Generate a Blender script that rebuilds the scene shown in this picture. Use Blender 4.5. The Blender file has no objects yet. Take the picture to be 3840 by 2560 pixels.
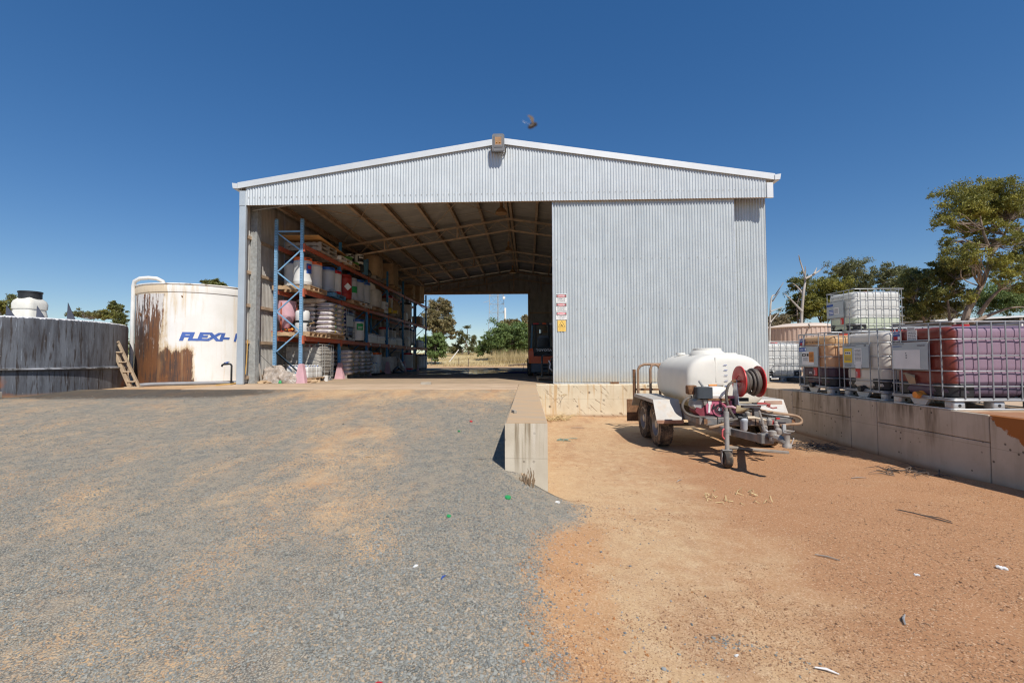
import bpy, math, random
import numpy as np
from mathutils import Vector, Matrix, Euler
random.seed(7); np.random.seed(7)
PI = math.pi; R_ = math.radians
S = bpy.context.scene; C = S.collection

# ------------------------------------------------------------------ camera, sky, sun, exposure
cam = bpy.data.objects.new('camera', bpy.data.cameras.new('camera')); C.objects.link(cam)
cam.data.lens = 16.0; cam.data.sensor_width = 36; cam.data.clip_start = .02; cam.data.clip_end = 3000
cam.location = (0, 0, .695)
yaw, pit, rol = R_(1.97), R_(2.14), R_(.19)
fw = Vector((-math.sin(yaw)*math.cos(pit), math.cos(yaw)*math.cos(pit), math.sin(pit)))
rt = Vector((math.cos(yaw), math.sin(yaw), 0)); up = rt.cross(fw)
rt, up = rt*math.cos(rol)-up*math.sin(rol), up*math.cos(rol)+rt*math.sin(rol)
m3 = Matrix((rt, up, -fw)).transposed(); cam.rotation_euler = m3.to_euler()
S.camera = cam
cam.data.dof.use_dof = True; cam.data.dof.focus_distance = 9; cam.data.dof.aperture_fstop = 5.6
SUN = Vector((.36, -.74, 1.0)).normalized()
w = bpy.data.worlds.new('World'); S.world = w; w.use_nodes = True
nt = w.node_tree; nt.nodes.clear()
sk = nt.nodes.new('ShaderNodeTexSky'); sk.sky_type = 'NISHITA'; sk.sun_disc = False
sk.sun_elevation = math.asin(SUN.z); sk.sun_rotation = math.atan2(SUN.x, SUN.y)
sk.altitude = 600; sk.air_density = 1.0; sk.dust_density = 0; sk.ozone_density = 3
bg = nt.nodes.new('ShaderNodeBackground'); bg.inputs[1].default_value = .107
hs = nt.nodes.new('ShaderNodeHueSaturation'); hs.inputs['Saturation'].default_value = 1.48; hs.inputs['Hue'].default_value = .508
gm_ = nt.nodes.new('ShaderNodeGamma'); gm_.inputs[1].default_value = .75
ow = nt.nodes.new('ShaderNodeOutputWorld')
nt.links.new(sk.outputs[0], gm_.inputs[0]); nt.links.new(gm_.outputs[0], hs.inputs['Color']); nt.links.new(hs.outputs[0], bg.inputs[0]); nt.links.new(bg.outputs[0], ow.inputs[0])
sl = bpy.data.lights.new('sun', 'SUN'); sl.energy = 3.6; sl.angle = R_(.53); sl.color = (1, .955, .88)
so = bpy.data.objects.new('sun', sl); C.objects.link(so); so.rotation_euler = (-SUN).to_track_quat('-Z', 'Y').to_euler()
V = S.view_settings; V.view_transform = 'Standard'; V.look = 'None'; V.exposure = .52; V.gamma = 1; V.use_curve_mapping = False
S.cycles.use_denoising = True; S.cycles.filter_width = 1.2
S.cycles.max_bounces = 10; S.cycles.diffuse_bounces = 6; S.cycles.transparent_max_bounces = 12

# ------------------------------------------------------------------ mesh builder
class B:
    def __init__(s): s.v = []; s.f = []
    def add(s, V_, F_):
        n = len(s.v); s.v += [tuple(p) for p in V_]; s.f += [tuple(i+n for i in f) for f in F_]; return s
    def box(s, c, d, rot=None, ch=0):
        x, y, z = d[0]/2, d[1]/2, d[2]/2
        if ch:
            k = ch; V_ = []
            for sx in (-1, 1):
                for sy in (-1, 1):
                    for sz in (-1, 1):
                        V_ += [(sx*(x-k), sy*(y-k), sz*z), (sx*(x-k), sy*y, sz*(z-k)), (sx*x, sy*(y-k), sz*(z-k))]
            id_ = lambda a, b, c_, t: ((a*2+b)*2+c_)*3+t
            F_ = []
            for a in (0, 1):
                F_ += [(id_(0,0,a,0), id_(1,0,a,0), id_(1,1,a,0), id_(0,1,a,0)), (id_(0,a,0,1), id_(1,a,0,1), id_(1,a,1,1), id_(0,a,1,1)), (id_(a,0,0,2), id_(a,1,0,2), id_(a,1,1,2), id_(a,0,1,2))]
                for b in (0, 1):
                    F_ += [(id_(0,a,b,0), id_(1,a,b,0), id_(1,a,b,1), id_(0,a,b,1)), (id_(a,0,b,0), id_(a,1,b,0), id_(a,1,b,2), id_(a,0,b,2)), (id_(a,b,0,1), id_(a,b,1,1), id_(a,b,1,2), id_(a,b,0,2))]
                    for e in (0, 1): F_.append((id_(a,b,e,0), id_(a,b,e,1), id_(a,b,e,2)))
        else:
            V_ = [(sx*x, sy*y, sz*z) for sx in (-1, 1) for sy in (-1, 1) for sz in (-1, 1)]
            F_ = [(0,1,3,2), (4,6,7,5), (0,4,5,1), (2,3,7,6), (0,2,6,4), (1,5,7,3)]
        c = Vector(c)
        if rot is not None:
            M = Euler(rot).to_matrix() if not isinstance(rot, Matrix) else rot
            V_ = [M @ Vector(p)+c for p in V_]
        else: V_ = [Vector(p)+c for p in V_]
        return s.add(V_, F_)
    def bar(s, p0, p1, w_, h=None, ch=0, upv=(0, 0, 1)):
        p0, p1 = Vector(p0), Vector(p1); d = p1-p0; L = d.length; d.normalize()
        u = Vector(upv)
        if abs(d.dot(u)) > .98: u = Vector((0, 1, 0))
        x = d.cross(u).normalized(); z = x.cross(d)
        return s.box((p0+p1)/2, (w_, L, h or w_), Matrix((x, d, z)).transposed(), ch)
    def tube(s, pts, r, n=8, closed=False):
        P = [Vector(p) for p in pts]; m = len(P); r = r if isinstance(r, (list, tuple)) else [r]*m
        V_ = []; prev = None
        for i in range(m):
            if closed: t = P[(i+1) % m]-P[i-1]
            else: t = P[min(i+1, m-1)]-P[max(i-1, 0)]
            t.normalize()
            if prev is None:
                a = Vector((0, 0, 1)) if abs(t.z) < .9 else Vector((1, 0, 0))
                x = t.cross(a).normalized()
            else: x = (prev-t*prev.dot(t)).normalized()
            prev = x; y = t.cross(x)
            V_ += [P[i]+(x*math.cos(2*PI*k/n)+y*math.sin(2*PI*k/n))*r[i] for k in range(n)]
        F_ = []
        for i in range(m if closed else m-1):
            j = (i+1) % m
            F_ += [(i*n+k, i*n+(k+1) % n, j*n+(k+1) % n, j*n+k) for k in range(n)]
        if not closed: F_ += [tuple(range(n))[::-1], tuple(range((m-1)*n, m*n))]
        return s.add(V_, F_)
    def lathe(s, prof, n=24, c=(0, 0, 0), ax='z', a0=0, a1=2*PI, cap=True):
        full = abs(a1-a0-2*PI) < 1e-6; nn = n if full else n+1; V_ = []; F_ = []
        for (r, z) in prof:
            for k in range(nn):
                a = a0+(a1-a0)*k/n; p = (r*math.cos(a), r*math.sin(a), z)
                if ax == 'x': p = (p[2], p[0], p[1])
                if ax == 'y': p = (p[0], p[2], p[1])
                V_.append((p[0]+c[0], p[1]+c[1], p[2]+c[2]))
        for i in range(len(prof)-1):
            for k in range(n):
                F_.append((i*nn+k, i*nn+(k+1) % nn, (i+1)*nn+(k+1) % nn, (i+1)*nn+k))
        if full and cap:
            if prof[0][0] > 1e-4: F_.append(tuple(range(nn))[::-1])
            if prof[-1][0] > 1e-4: F_.append(tuple(range((len(prof)-1)*nn, len(prof)*nn)))
        return s.add(V_, F_)
    def prism(s, poly, a, b, ax='y'):
        m = len(poly)
        q = {'y': lambda p, t: (p[0], t, p[1]), 'x': lambda p, t: (t, p[0], p[1]), 'z': lambda p, t: (p[0], p[1], t)}[ax]
        V_ = [q(p, a) for p in poly]+[q(p, b) for p in poly]
        F_ = [tuple(range(m))[::-1], tuple(range(m, 2*m))]+[(i, (i+1) % m, (i+1) % m+m, i+m) for i in range(m)]
        return s.add(V_, F_)
    def loft(s, rings, cap=True, closed=True):
        n = len(rings[0]); V_ = [p for r in rings for p in r]; F_ = []
        for i in range(len(rings)-1):
            for k in range(n if closed else n-1):
                F_.append((i*n+k, i*n+(k+1) % n, (i+1)*n+(k+1) % n, (i+1)*n+k))
        if cap: F_ += [tuple(range(n))[::-1], tuple(range((len(rings)-1)*n, len(rings)*n))]
        return s.add(V_, F_)
    def mesh(s, name, mat, smooth=38):
        me = bpy.data.meshes.new(name); me.from_pydata(s.v, [], s.f)
        if mat: me.materials.append(mat)
        import bmesh
        bm = bmesh.new(); bm.from_mesh(me); bmesh.ops.recalc_face_normals(bm, faces=bm.faces); bm.to_mesh(me); bm.free()
        if smooth:
            me.polygons.foreach_set('use_smooth', [True]*len(me.polygons)); me.set_sharp_from_angle(angle=R_(smooth))
        return me
    def o(s, name, mat, parent=None, loc=None, rot=None, smooth=38, **pr):
        return put(s.mesh(name, mat, smooth), name, parent, loc, rot, **pr)

def put(me, name, parent=None, loc=None, rot=None, **pr):
    o = bpy.data.objects.new(name, me); C.objects.link(o)
    if parent is not None: o.parent = parent
    if loc is not None: o.location = loc
    if rot is not None: o.rotation_euler = rot
    for k, v_ in pr.items(): o[k] = v_
    return o
def T(name, label, cat, loc=(0, 0, 0), rz=0, group=None, rot=None):
    o = bpy.data.objects.new(name, None); C.objects.link(o); o.location = loc; o.rotation_euler = rot or (0, 0, rz)
    o.empty_display_size = .1
    o['label'] = label; o['category'] = cat
    if group: o['group'] = group
    return o
def tag(o, label, cat, group=None):
    o['label'] = label; o['category'] = cat
    if group: o['group'] = group
    return o
def struct(o): o['kind'] = 'structure'; return o
def stuff(o): o['kind'] = 'stuff'; return o
def dup(root, loc, rz=0, label=None, group=None, mats=None, scale=None):
    def cp(a, par):
        c = a.copy(); C.objects.link(c); c.parent = par
        for ch in kids.get(a.name, []): cp(ch, c)
        return c
    kids = {}
    def walk(a):
        kids[a.name] = list(a.children)
        for ch in a.children: walk(ch)
    walk(root)
    r = cp(root, None); r.location = loc; r.rotation_euler = (0, 0, rz)
    if label: r['label'] = label
    if group: r['group'] = group
    if scale: r.scale = scale
    return r
ORD = ['first', 'second', 'third', 'fourth', 'fifth', 'sixth', 'seventh', 'eighth', 'ninth', 'tenth', 'eleventh', 'twelfth']

# ------------------------------------------------------------------ materials
class NB:
    def __init__(s, name):
        s.m = bpy.data.materials.new(name); s.m.use_nodes = True; s.t = s.m.node_tree; s.t.nodes.clear()
        s.out = s.n('OutputMaterial')
    def n(s, t, **k):
        x = s.t.nodes.new('ShaderNode'+t)
        for a, b in k.items(): setattr(x, a, b)
        return x
    def set(s, sock, v_):
        if isinstance(v_, bpy.types.NodeSocket): s.t.links.new(v_, sock)
        elif isinstance(v_, (int, float)):
            sock.default_value = v_ if sock.type == 'VALUE' else (v_, v_, v_, 1)[:len(sock.default_value)]
        else: sock.default_value = tuple(v_)+((1,) if len(sock.default_value) == 4 and len(v_) == 3 else ())
    def math(s, op, a, b=0, clamp=False):
        x = s.n('Math', operation=op, use_clamp=clamp); s.set(x.inputs[0], a); s.set(x.inputs[1], b); return x.outputs[0]
    def mix(s, f, a, b, blend='MIX'):
        x = s.n('MixRGB', blend_type=blend); s.set(x.inputs[0], f); s.set(x.inputs[1], a); s.set(x.inputs[2], b); return x.outputs[0]
    def ramp(s, v_, lo, hi):
        x = s.n('MapRange', interpolation_type='SMOOTHSTEP'); s.set(x.inputs[0], v_); s.set(x.inputs[1], lo); s.set(x.inputs[2], hi); return x.outputs[0]
    def noise(s, vec, scale, detail=4, rough=.55, dist=0):
        x = s.n('TexNoise'); s.set(x.inputs['Vector'], vec); x.inputs['Scale'].default_value = scale
        x.inputs['Detail'].default_value = detail; x.inputs['Roughness'].default_value = rough; x.inputs['Distortion'].default_value = dist; return x.outputs[0]
    def vor(s, vec, scale, out='Distance', feat='F1', rnd=1):
        x = s.n('TexVoronoi', feature=feat); s.set(x.inputs['Vector'], vec); x.inputs['Scale'].default_value = scale; x.inputs['Randomness'].default_value = rnd; return x.outputs[out]
    def vmul(s, v_, k):
        x = s.n('VectorMath', operation='MULTIPLY'); s.set(x.inputs[0], v_); s.set(x.inputs[1], k); return x.outputs[0]
    def vadd(s, v_, k):
        x = s.n('VectorMath', operation='ADD'); s.set(x.inputs[0], v_); s.set(x.inputs[1], k); return x.outputs[0]
    def pos(s): return s.n('NewGeometry').outputs['Position']
    def obj(s):
        tc = s.n('TexCoord').outputs['Object']; r = s.n('ObjectInfo').outputs['Random']
        k = s.n('CombineXYZ'); [s.set(k.inputs[i], s.math('MULTIPLY', r, f_)) for i, f_ in enumerate((31, 57, 83))]
        return tc, s.vadd(tc, k.outputs[0])
    def sep(s, v_):
        x = s.n('SeparateXYZ'); s.set(x.inputs[0], v_); return x.outputs
    def bump(s, h, strength=.3, dist=.01, nrm=None):
        x = s.n('Bump'); s.set(x.inputs['Height'], h); x.inputs['Strength'].default_value = strength; x.inputs['Distance'].default_value = dist
        if nrm: s.set(x.inputs['Normal'], nrm)
        return x.outputs[0]
    def pbr(s, col, rough=.6, metal=0, nrm=None, spec=.4, trl=0, trcol=None, **k):
        p = s.n('BsdfPrincipled'); s.set(p.inputs['Base Color'], col); s.set(p.inputs['Roughness'], rough); s.set(p.inputs['Metallic'], metal)
        p.inputs['Specular IOR Level'].default_value = spec
        for a, b in k.items(): s.set(p.inputs[a.replace('_', ' ')], b)
        if nrm: s.set(p.inputs['Normal'], nrm)
        o_ = p.outputs[0]
        if trl:
            tr = s.n('BsdfTranslucent'); s.set(tr.inputs[0], trcol if trcol is not None else col)
            mx = s.n('MixShader'); mx.inputs[0].default_value = trl; s.t.links.new(o_, mx.inputs[1]); s.t.links.new(tr.outputs[0], mx.inputs[2]); o_ = mx.outputs[0]
        s.t.links.new(o_, s.out.inputs[0]); return s.m
def mk(name, col, rough=.6, metal=0, var=.12, vs=5, dirt=None, streak=None, speck=None, bump=None, spec=.4, trl=0, low=None, trcol=None):
    """dirt=(col,lo,hi,scale)  streak=(col,lo,hi,(sx,sy,sz))  speck=(col,scale,thr)  bump=(scale,strength)  low=(col,z0,z1)"""
    b = NB(name); raw, vec = b.obj()
    n1 = b.noise(vec, vs, 5)
    c = b.mix(b.ramp(n1, .3, .7), tuple(x*(1-var) for x in col), tuple(min(1, x*(1+var)) for x in col))
    if low:
        f_ = b.ramp(b.math('ADD', b.sep(raw)[2], b.math('MULTIPLY', b.math('SUBTRACT', b.noise(vec, 4), .5), .5*abs(low[2]-low[1]))), low[2], low[1]); c = b.mix(f_, c, low[0])
    if streak: c = b.mix(b.ramp(b.noise(b.vmul(vec, streak[3]), 1, 5, .6), streak[1], streak[2]), c, streak[0])
    if dirt: c = b.mix(b.ramp(b.noise(vec, dirt[3], 6, .62), dirt[1], dirt[2]), c, dirt[0])
    if speck: c = b.mix(b.ramp(b.vor(vec, speck[1]), speck[2], speck[2]*.6), c, speck[0])
    nr = b.bump(b.noise(vec, bump[0], 4), bump[1]) if bump else None
    return b.pbr(c, rough, metal, nr, spec, trl, trcol)
DUST = (.42, .27, .155)
M = {}
M['galv'] = mk('galvanised_steel', (.52, .54, .56), .42, .55, .1, 12, bump=(40, .04))
M['galv_dull'] = mk('weathered_galvanised', (.34, .335, .32), .65, .15, .18, 9, dirt=(DUST, .6, .85, 5))
M['concrete'] = mk('concrete_plain', (.36, .32, .26), .9, 0, .15, 3, dirt=((.2, .17, .13), .6, .8, 2), bump=(60, .15))
M['blue'] = mk('rack_blue_paint', (.05, .22, .46), .5, 0, .12, 6, dirt=((.26, .36, .44), .55, .8, 9), bump=(30, .05))
M['beam'] = mk('rack_red_paint', (.42, .10, .05), .55, 0, .14, 5, dirt=((.3, .17, .11), .58, .8, 6))
M['pink'] = mk('faded_pink_plastic', (.56, .33, .36), .6, 0, .1, 5, dirt=((.35, .2, .18), .62, .85, 7))
M['wood'] = mk('pallet_timber', (.42, .28, .16), .85, 0, .25, 4, streak=((.2, .13, .08), .55, .8, (6, 30, 30)), bump=(30, .15))
M['wood_grey'] = mk('grey_pallet_timber', (.33, .29, .25), .9, 0, .2, 4, streak=((.17, .14, .11), .5, .8, (6, 30, 30)))
M['wood_white'] = mk('white_painted_timber', (.62, .58, .53), .8, 0, .15, 4, dirt=((.3, .24, .19), .58, .8, 6))
M['wood_blue'] = mk('blue_painted_timber', (.08, .2, .31), .7, 0, .2, 4, dirt=((.2, .2, .2), .55, .8, 6))
M['wood_dark'] = mk('black_plastic_pallet', (.04, .042, .045), .55, 0, .2, 4, dirt=((.2, .15, .1), .6, .85, 5))
M['white_pl'] = mk('white_plastic', (.74, .73, .70), .42, 0, .06, 4, dirt=((.45, .38, .3), .66, .9, 4), trl=.12)
M['grey_pl'] = mk('grey_plastic', (.42, .44, .47), .45, 0, .06, 4, dirt=((.3, .27, .24), .62, .85, 4))
M['orange_pl'] = mk('orange_plastic', (.75, .13, .02), .45, 0, .08, 6)
M['red_pl'] = mk('red_plastic', (.55, .02, .025), .42, 0, .08, 6)
M['blue_pl'] = mk('blue_plastic', (.02, .10, .36), .42, 0, .08, 6)
M['navy_pl'] = mk('navy_plastic', (.015, .03, .12), .45, 0, .1, 6)
M['green_pl'] = mk('green_plastic', (.02, .28, .08), .5, 0, .1, 6)
M['black_pl'] = mk('black_plastic', (.022, .023, .025), .5, 0, .2, 6, dirt=((.1, .08, .06), .6, .85, 6))
M['tyre'] = mk('dusty_tyre', (.06, .05, .042), .9, 0, .2, 8, dirt=((.33, .23, .15), .42, .68, 7), bump=(50, .1))
M['rubber'] = mk('dusty_rubber', (.045, .04, .036), .85, 0, .2, 8, dirt=((.27, .18, .11), .5, .78, 9), bump=(50, .1))
M['red_steel'] = mk('red_steel', (.30, .025, .02), .5, 0, .12, 4, dirt=((.2, .08, .05), .6, .8, 6))
M['card'] = mk('cardboard', (.42, .29, .17), .85, 0, .12, 4, dirt=((.28, .2, .13), .6, .8, 4))
M['wrap'] = mk('clear_stretch_wrap', (.48, .40, .33), .28, 0, .3, 8, dirt=((.66, .62, .58), .5, .7, 14), bump=(18, .5), trl=.25)
M['bulk'] = mk('woven_bulk_bag', (.58, .55, .50), .85, 0, .1, 5, dirt=((.38, .31, .23), .56, .82, 4), bump=(22, .25))
M['tan_bulk'] = mk('tan_wrapped_bulk_bag', (.40, .28, .17), .8, 0, .15, 4, dirt=((.25, .17, .1), .58, .82, 4), bump=(18, .35))
M['ink'] = mk('black_ink', (.02, .02, .022), .6, 0, 0)
M['ink_grey'] = mk('faded_grey_ink', (.18, .18, .2), .6, 0, 0)
M['ink_blue'] = mk('blue_ink', (.03, .09, .34), .55, 0, .05)
M['ink_red'] = mk('red_ink', (.55, .03, .035), .5, 0, .05)
M['ink_white'] = mk('white_ink', (.8, .8, .8), .5, 0, 0)
M['paper'] = mk('white_label_paper', (.72, .71, .69), .6, 0, .05, 5, dirt=((.5, .45, .4), .62, .85, 9))
M['yellow'] = mk('yellow_print', (.75, .50, .03), .55, 0, .05, 5)
M['faded_yellow'] = mk('faded_yellow_sign', (.80, .53, .13), .5, 0, .06, 5)
M['faded_red'] = mk('faded_red_print', (.72, .12, .14), .5, 0, .05)
M['orange_ink'] = mk('orange_label', (.72, .26, .04), .6, 0, .08, 9)
M['rust'] = mk('rusty_steel', (.20, .10, .05), .85, .1, .3, 9, dirt=((.32, .18, .09), .5, .75, 14), bump=(40, .3))
M['frame'] = mk('dusty_trailer_steel', (.20, .19, .18), .6, .25, .2, 6, dirt=((.34, .21, .13), .5, .74, 6), bump=(35, .08))
M['mud'] = mk('dusty_galvanised_guard', (.42, .40, .37), .6, .1, .1, 4, dirt=((.42, .32, .23), .48, .8, 5), low=((.36, .2, .12), .46, .53))
M['chrome'] = mk('worn_bare_metal', (.30, .27, .235), .6, .15, .2, 9, dirt=(DUST, .6, .85, 9))
M['hose'] = mk('grey_rubber_hose', (.11, .095, .08), .6, 0, .2, 9, dirt=((.28, .2, .14), .55, .8, 14))
M['tan_hose'] = mk('dust_covered_hose', (.32, .21, .13), .75, 0, .2, 9)
M['glass_dark'] = mk('dark_glass', (.03, .035, .04), .1, 0, 0)

def txt(s_, w_, h_, loc, rot, mat, parent=None, name='lettering', shear=0, depth=.0008, bold=0):
    """flat printed words, fitted to width w_ and height h_, centred on loc"""
    cu = bpy.data.curves.new(name, 'FONT'); cu.body = s_; cu.align_x = 'CENTER'; cu.size = 1; cu.resolution_u = 2
    cu.shear = shear; cu.offset = bold; cu.space_line = .95
    ob = bpy.data.objects.new(name, cu); C.objects.link(ob)
    me = bpy.data.meshes.new_from_object(ob.evaluated_get(bpy.context.evaluated_depsgraph_get())); bpy.data.objects.remove(ob)
    n = len(me.vertices); a = np.empty(n*3); me.vertices.foreach_get('co', a); a = a.reshape(-1, 3)
    mn, mx = a.min(0), a.max(0)
    a[:, 0] = (a[:, 0]-(mn[0]+mx[0])/2)/(mx[0]-mn[0])*w_; a[:, 1] = (a[:, 1]-(mn[1]+mx[1])/2)/max(1e-6, mx[1]-mn[1])*h_; a[:, 2] = 0
    me.vertices.foreach_set('co', a.ravel()); me.materials.clear(); me.materials.append(mat); me.name = name
    return put(me, name, parent, loc, rot)
FR = (PI/2, 0, 0)         # print that faces the yard (-Y)
LF = (PI/2, 0, -PI/2)     # print that faces -X
def card(w_, h_, loc, rot, mat, parent, name, t=.003):
    return B().box((0, 0, 0), (w_, h_, t)).o(name, mat, parent, loc, rot, smooth=0)
def npmesh(name, V_, F_, mat, smooth=False):
    me = bpy.data.meshes.new(name); V_ = np.asarray(V_, dtype=np.float32); F_ = np.asarray(F_, dtype=np.int32); k = F_.shape[1]
    me.vertices.add(len(V_)); me.vertices.foreach_set('co', V_.ravel())
    me.loops.add(F_.size); me.loops.foreach_set('vertex_index', F_.ravel())
    me.polygons.add(len(F_)); me.polygons.foreach_set('loop_start', np.arange(0, F_.size, k, dtype=np.int32))
    me.polygons.foreach_set('use_smooth', [smooth]*len(F_))
    me.update(calc_edges=True); me.validate(); me.materials.append(mat); return me
# ------------------------------------------------------------------ ground
LOW = -.85
def sst(a, b, x):
    t = np.clip((x-a)/(b-a), 0, 1); return t*t*(3-2*t)
def bnd(y): return np.interp(y, [1.2, 2, 2.6, 3.2, 3.8, 4.2, 4.5, 4.8, 5.0], [.12, .05, 0, .0, .1, .28, .42, .4, .3])
def wob(x, y):
    return .012*np.sin(x*1.7+.6*np.sin(y*1.3))*np.cos(y*1.1)+.007*np.sin(x*4.3+y*3.1)*np.sin(y*5.2-x)
def gz(x, y):
    x = np.asarray(x, float); y = np.asarray(y, float)
    ramp = np.clip(-.0935*(10.45-y), LOW, -.012)
    flat = -.1+0*x
    ramp = np.where(y < 10.45, ramp*(1-sst(-7.5, -10.5, x))+np.maximum(ramp, -.1-.11*np.clip(9-y, 0, 9))*sst(-7.5, -10.5, x), ramp)
    low = LOW+wob(x, y)*.8+.06*sst(4.6, 5.5, x)*sst(6.6, 5.2, y)+.05*sst(2.2, 1.0, y)
    t = sst(-.35, .55, x)
    front = ramp*(1-t)+low*t
    front = np.maximum(front, low-.01)
    z = np.where(y < 4.97, front, np.where(x < -.02, ramp, low))
    z = np.where((x > 0) & (y > 12.4), -.16, z)
    z = np.where((x <= 0) & (y > 10.6), np.where(x < -8.25, -.03, -.16), z)
    yard = -.16*sst(2.5, 4.2, y)+LOW*(1-sst(2.0, 4.2, y))
    z = np.where(x > 5.7, yard, z)
    far = -.03+1.35*sst(34, 66, y)+.012*np.clip(y-60, 0, 200)
    z = np.where(y > 31, far, z)
    z = np.where((x > 20) & (y <= 31), -.05*sst(3, 8, y)+z*(1-sst(20, 24, x))*0+LOW*(1-sst(2, 6, y)), z)
    z = np.where((y < 4.97) & (x <= 5.7), z+wob(x, y)*.7*(1-t), np.where((x < -.02) & (y < 10.45), z+wob(x, y)*.7, z))
    return z
xs = np.concatenate([-np.geomspace(900, 15.5, 26), np.arange(-15, -7, .22), np.arange(-7, -.4, .11), np.arange(-.4, -.05, .05), [-.021, .001], np.arange(.08, 5.6, .1), [5.69, 5.71, 6, 8, 11, 14, 19.9, 20.1, 24], np.geomspace(28, 900, 24)])
ys = np.concatenate([-np.geomspace(300, 2, 10), np.arange(-1, 4.95, .1), [4.965, 4.975], np.arange(5.05, 10.45, .11), [10.449, 10.6, 10.61], np.arange(10.8, 12.35, .15), [12.39, 12.41, 13.5, 16, 20, 25, 30.9, 31.1], np.arange(32, 70, 1.2), np.geomspace(72, 1500, 24)])
X, Y = np.meshgrid(xs, ys); Z = gz(X, Y)
nx, ny = len(xs), len(ys)
idx = np.arange(nx*ny).reshape(ny, nx)
F = np.stack([idx[:-1, :-1].ravel(), idx[:-1, 1:].ravel(), idx[1:, 1:].ravel(), idx[1:, :-1].ravel()], 1)
def masks(x, y):
    dirt = np.where(x < -.1, 0, 1.)*np.where(y < 4.97, 0, 1)+np.where(y < 4.97, sst(-.35, .45, x-bnd(y)), 0)
    dirt = np.where(x > 5.7, 1, dirt)
    tan = .62*sst(7.6, 9.6, y)*sst(-7.6, -4.5, x)*sst(11, 10.5, y)
    tan = np.maximum(tan, .54*np.exp(-((x+2.2+.25*(y-5))/1.1)**2)*sst(2.2, 4, y))
    tan = np.maximum(tan, .46*np.exp(-((x+1.3)/.7)**2-((y-3.5)/1.2)**2))
    tan = np.maximum(tan, .40*np.exp(-((x+2.6)/1.2)**2-((y-2.3)/.5)**2))
    tan = np.maximum(tan, .45*np.exp(-((x+4.4)/.9)**2-((y-4.3)/.5)**2))
    tan = np.maximum(tan, .36-.22*sst(-1.6, -.7, x)*sst(8.5, 6.5, y))
    dirt = np.maximum(dirt, np.where(x < 0, tan, 0))
    dirt = np.where((y > 10.45), 1, dirt)
    org = np.exp(-((x-bnd(y)-.25)/.38)**2)*sst(4.6, 4.0, y)+.5*np.exp(-((x+.9)/.7)**2-((y-9.6)/.9)**2)
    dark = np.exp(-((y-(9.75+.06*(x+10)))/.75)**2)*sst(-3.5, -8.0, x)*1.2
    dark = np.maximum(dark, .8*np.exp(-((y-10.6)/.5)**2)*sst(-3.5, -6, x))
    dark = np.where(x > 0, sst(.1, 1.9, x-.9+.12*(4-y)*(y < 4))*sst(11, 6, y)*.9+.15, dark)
    dry = sst(37, 44, y)
    return dirt, np.clip(org, 0, 1), np.clip(dark, 0, 1), dry
b = NB('yard_ground'); P = b.pos()
at = b.n('Attribute', attribute_name='mask'); mR, mG, mB = [b.n('SeparateColor') for _ in range(1)][0], None, None
b.t.links.new(at.outputs['Color'], mR.inputs[0]); a_d, a_o, a_k = mR.outputs[0], mR.outputs[1], mR.outputs[2]; a_g = at.outputs['Alpha']
fine = b.noise(P, 90, 3, .7); mid = b.noise(P, 7, 6, .65); big = b.noise(P, .9, 4, .6); trk = b.noise(b.vmul(P, (1.2, .5, 1)), 1.6, 5, .6)
wl = b.noise(b.vadd(P, (7.3, 2.2, 0)), .45, 3)
dcol = b.mix(b.ramp(big, .3, .7), (.54, .365, .20), (.47, .28, .145))
dcol = b.mix(b.ramp(mid, .35, .75), dcol, (.58, .41, .24))
dcol = b.mix(b.math('MULTIPLY', b.ramp(trk, .5, .72), .55), dcol, (.33, .165, .085))
px_ = b.ramp(b.sep(P)[0], -.1, .1)
redm = b.math('MULTIPLY', px_, b.ramp(b.math('ADD', a_k, b.math('MULTIPLY', b.math('SUBTRACT', b.noise(b.vmul(P, (.8, 1.3, 1)), 1.5, 6, .7), .5), 1.5)), .2, .95))
dcol = b.mix(b.math('MULTIPLY', redm, .95), dcol, (.40, .205, .10))
ofn = b.ramp(b.math('ADD', a_o, b.math('MULTIPLY', b.math('SUBTRACT', b.noise(P, 3.2, 7, .72), .5), 2.1)), .35, .95)
dcol = b.mix(b.math('MULTIPLY', ofn, .6), dcol, (.44, .215, .09))
cl = b.n('SeparateColor'); b.t.links.new(b.vor(P, 120, 'Color'), cl.inputs[0])
dcol = b.mix(b.math('MULTIPLY', b.ramp(cl.outputs[0], .6, .95), .42), dcol, (.25, .125, .06)); dcol = b.mix(b.math('MULTIPLY', b.ramp(cl.outputs[1], .8, 1.0), .5), dcol, (.68, .50, .33))
dcol = b.mix(b.ramp(b.vor(P, 55, 'Distance'), .2, .08), dcol, (.26, .145, .08))
dcol = b.mix(b.math('MULTIPLY', b.ramp(fine, .45, .8), .35), dcol, (.24, .13, .075))
dcol = b.mix(b.ramp(b.vor(P, 14, 'Distance'), .06, .03), dcol, (.62, .55, .46))
vc = b.n('SeparateColor'); b.t.links.new(b.vor(P, 100, 'Color'), vc.inputs[0]); vd = b.vor(P, 100, 'Distance')
gcol = b.mix(vc.outputs[0], (.22, .215, .19), (.41, .385, .325))
gcol = b.mix(b.ramp(vc.outputs[1], .86, .9), gcol, (.42, .36, .27))
gcol = b.mix(b.ramp(vd, .38, .62), gcol, (.12, .118, .105))
gcol = b.mix(b.math('MULTIPLY', b.ramp(mid, .3, .7), .6), gcol, (.45, .355, .245))
edge = b.math('ADD', a_d, b.math('MULTIPLY', b.math('SUBTRACT', b.noise(b.vmul(P, (1, .55, 1)), 1.9, 6, .68), .5), 1.15))
edge = b.math('ADD', edge, b.math('MULTIPLY', b.math('SUBTRACT', vc.outputs[2], .5), .38))
col = b.mix(b.ramp(edge, .4, .62), gcol, dcol)
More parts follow.
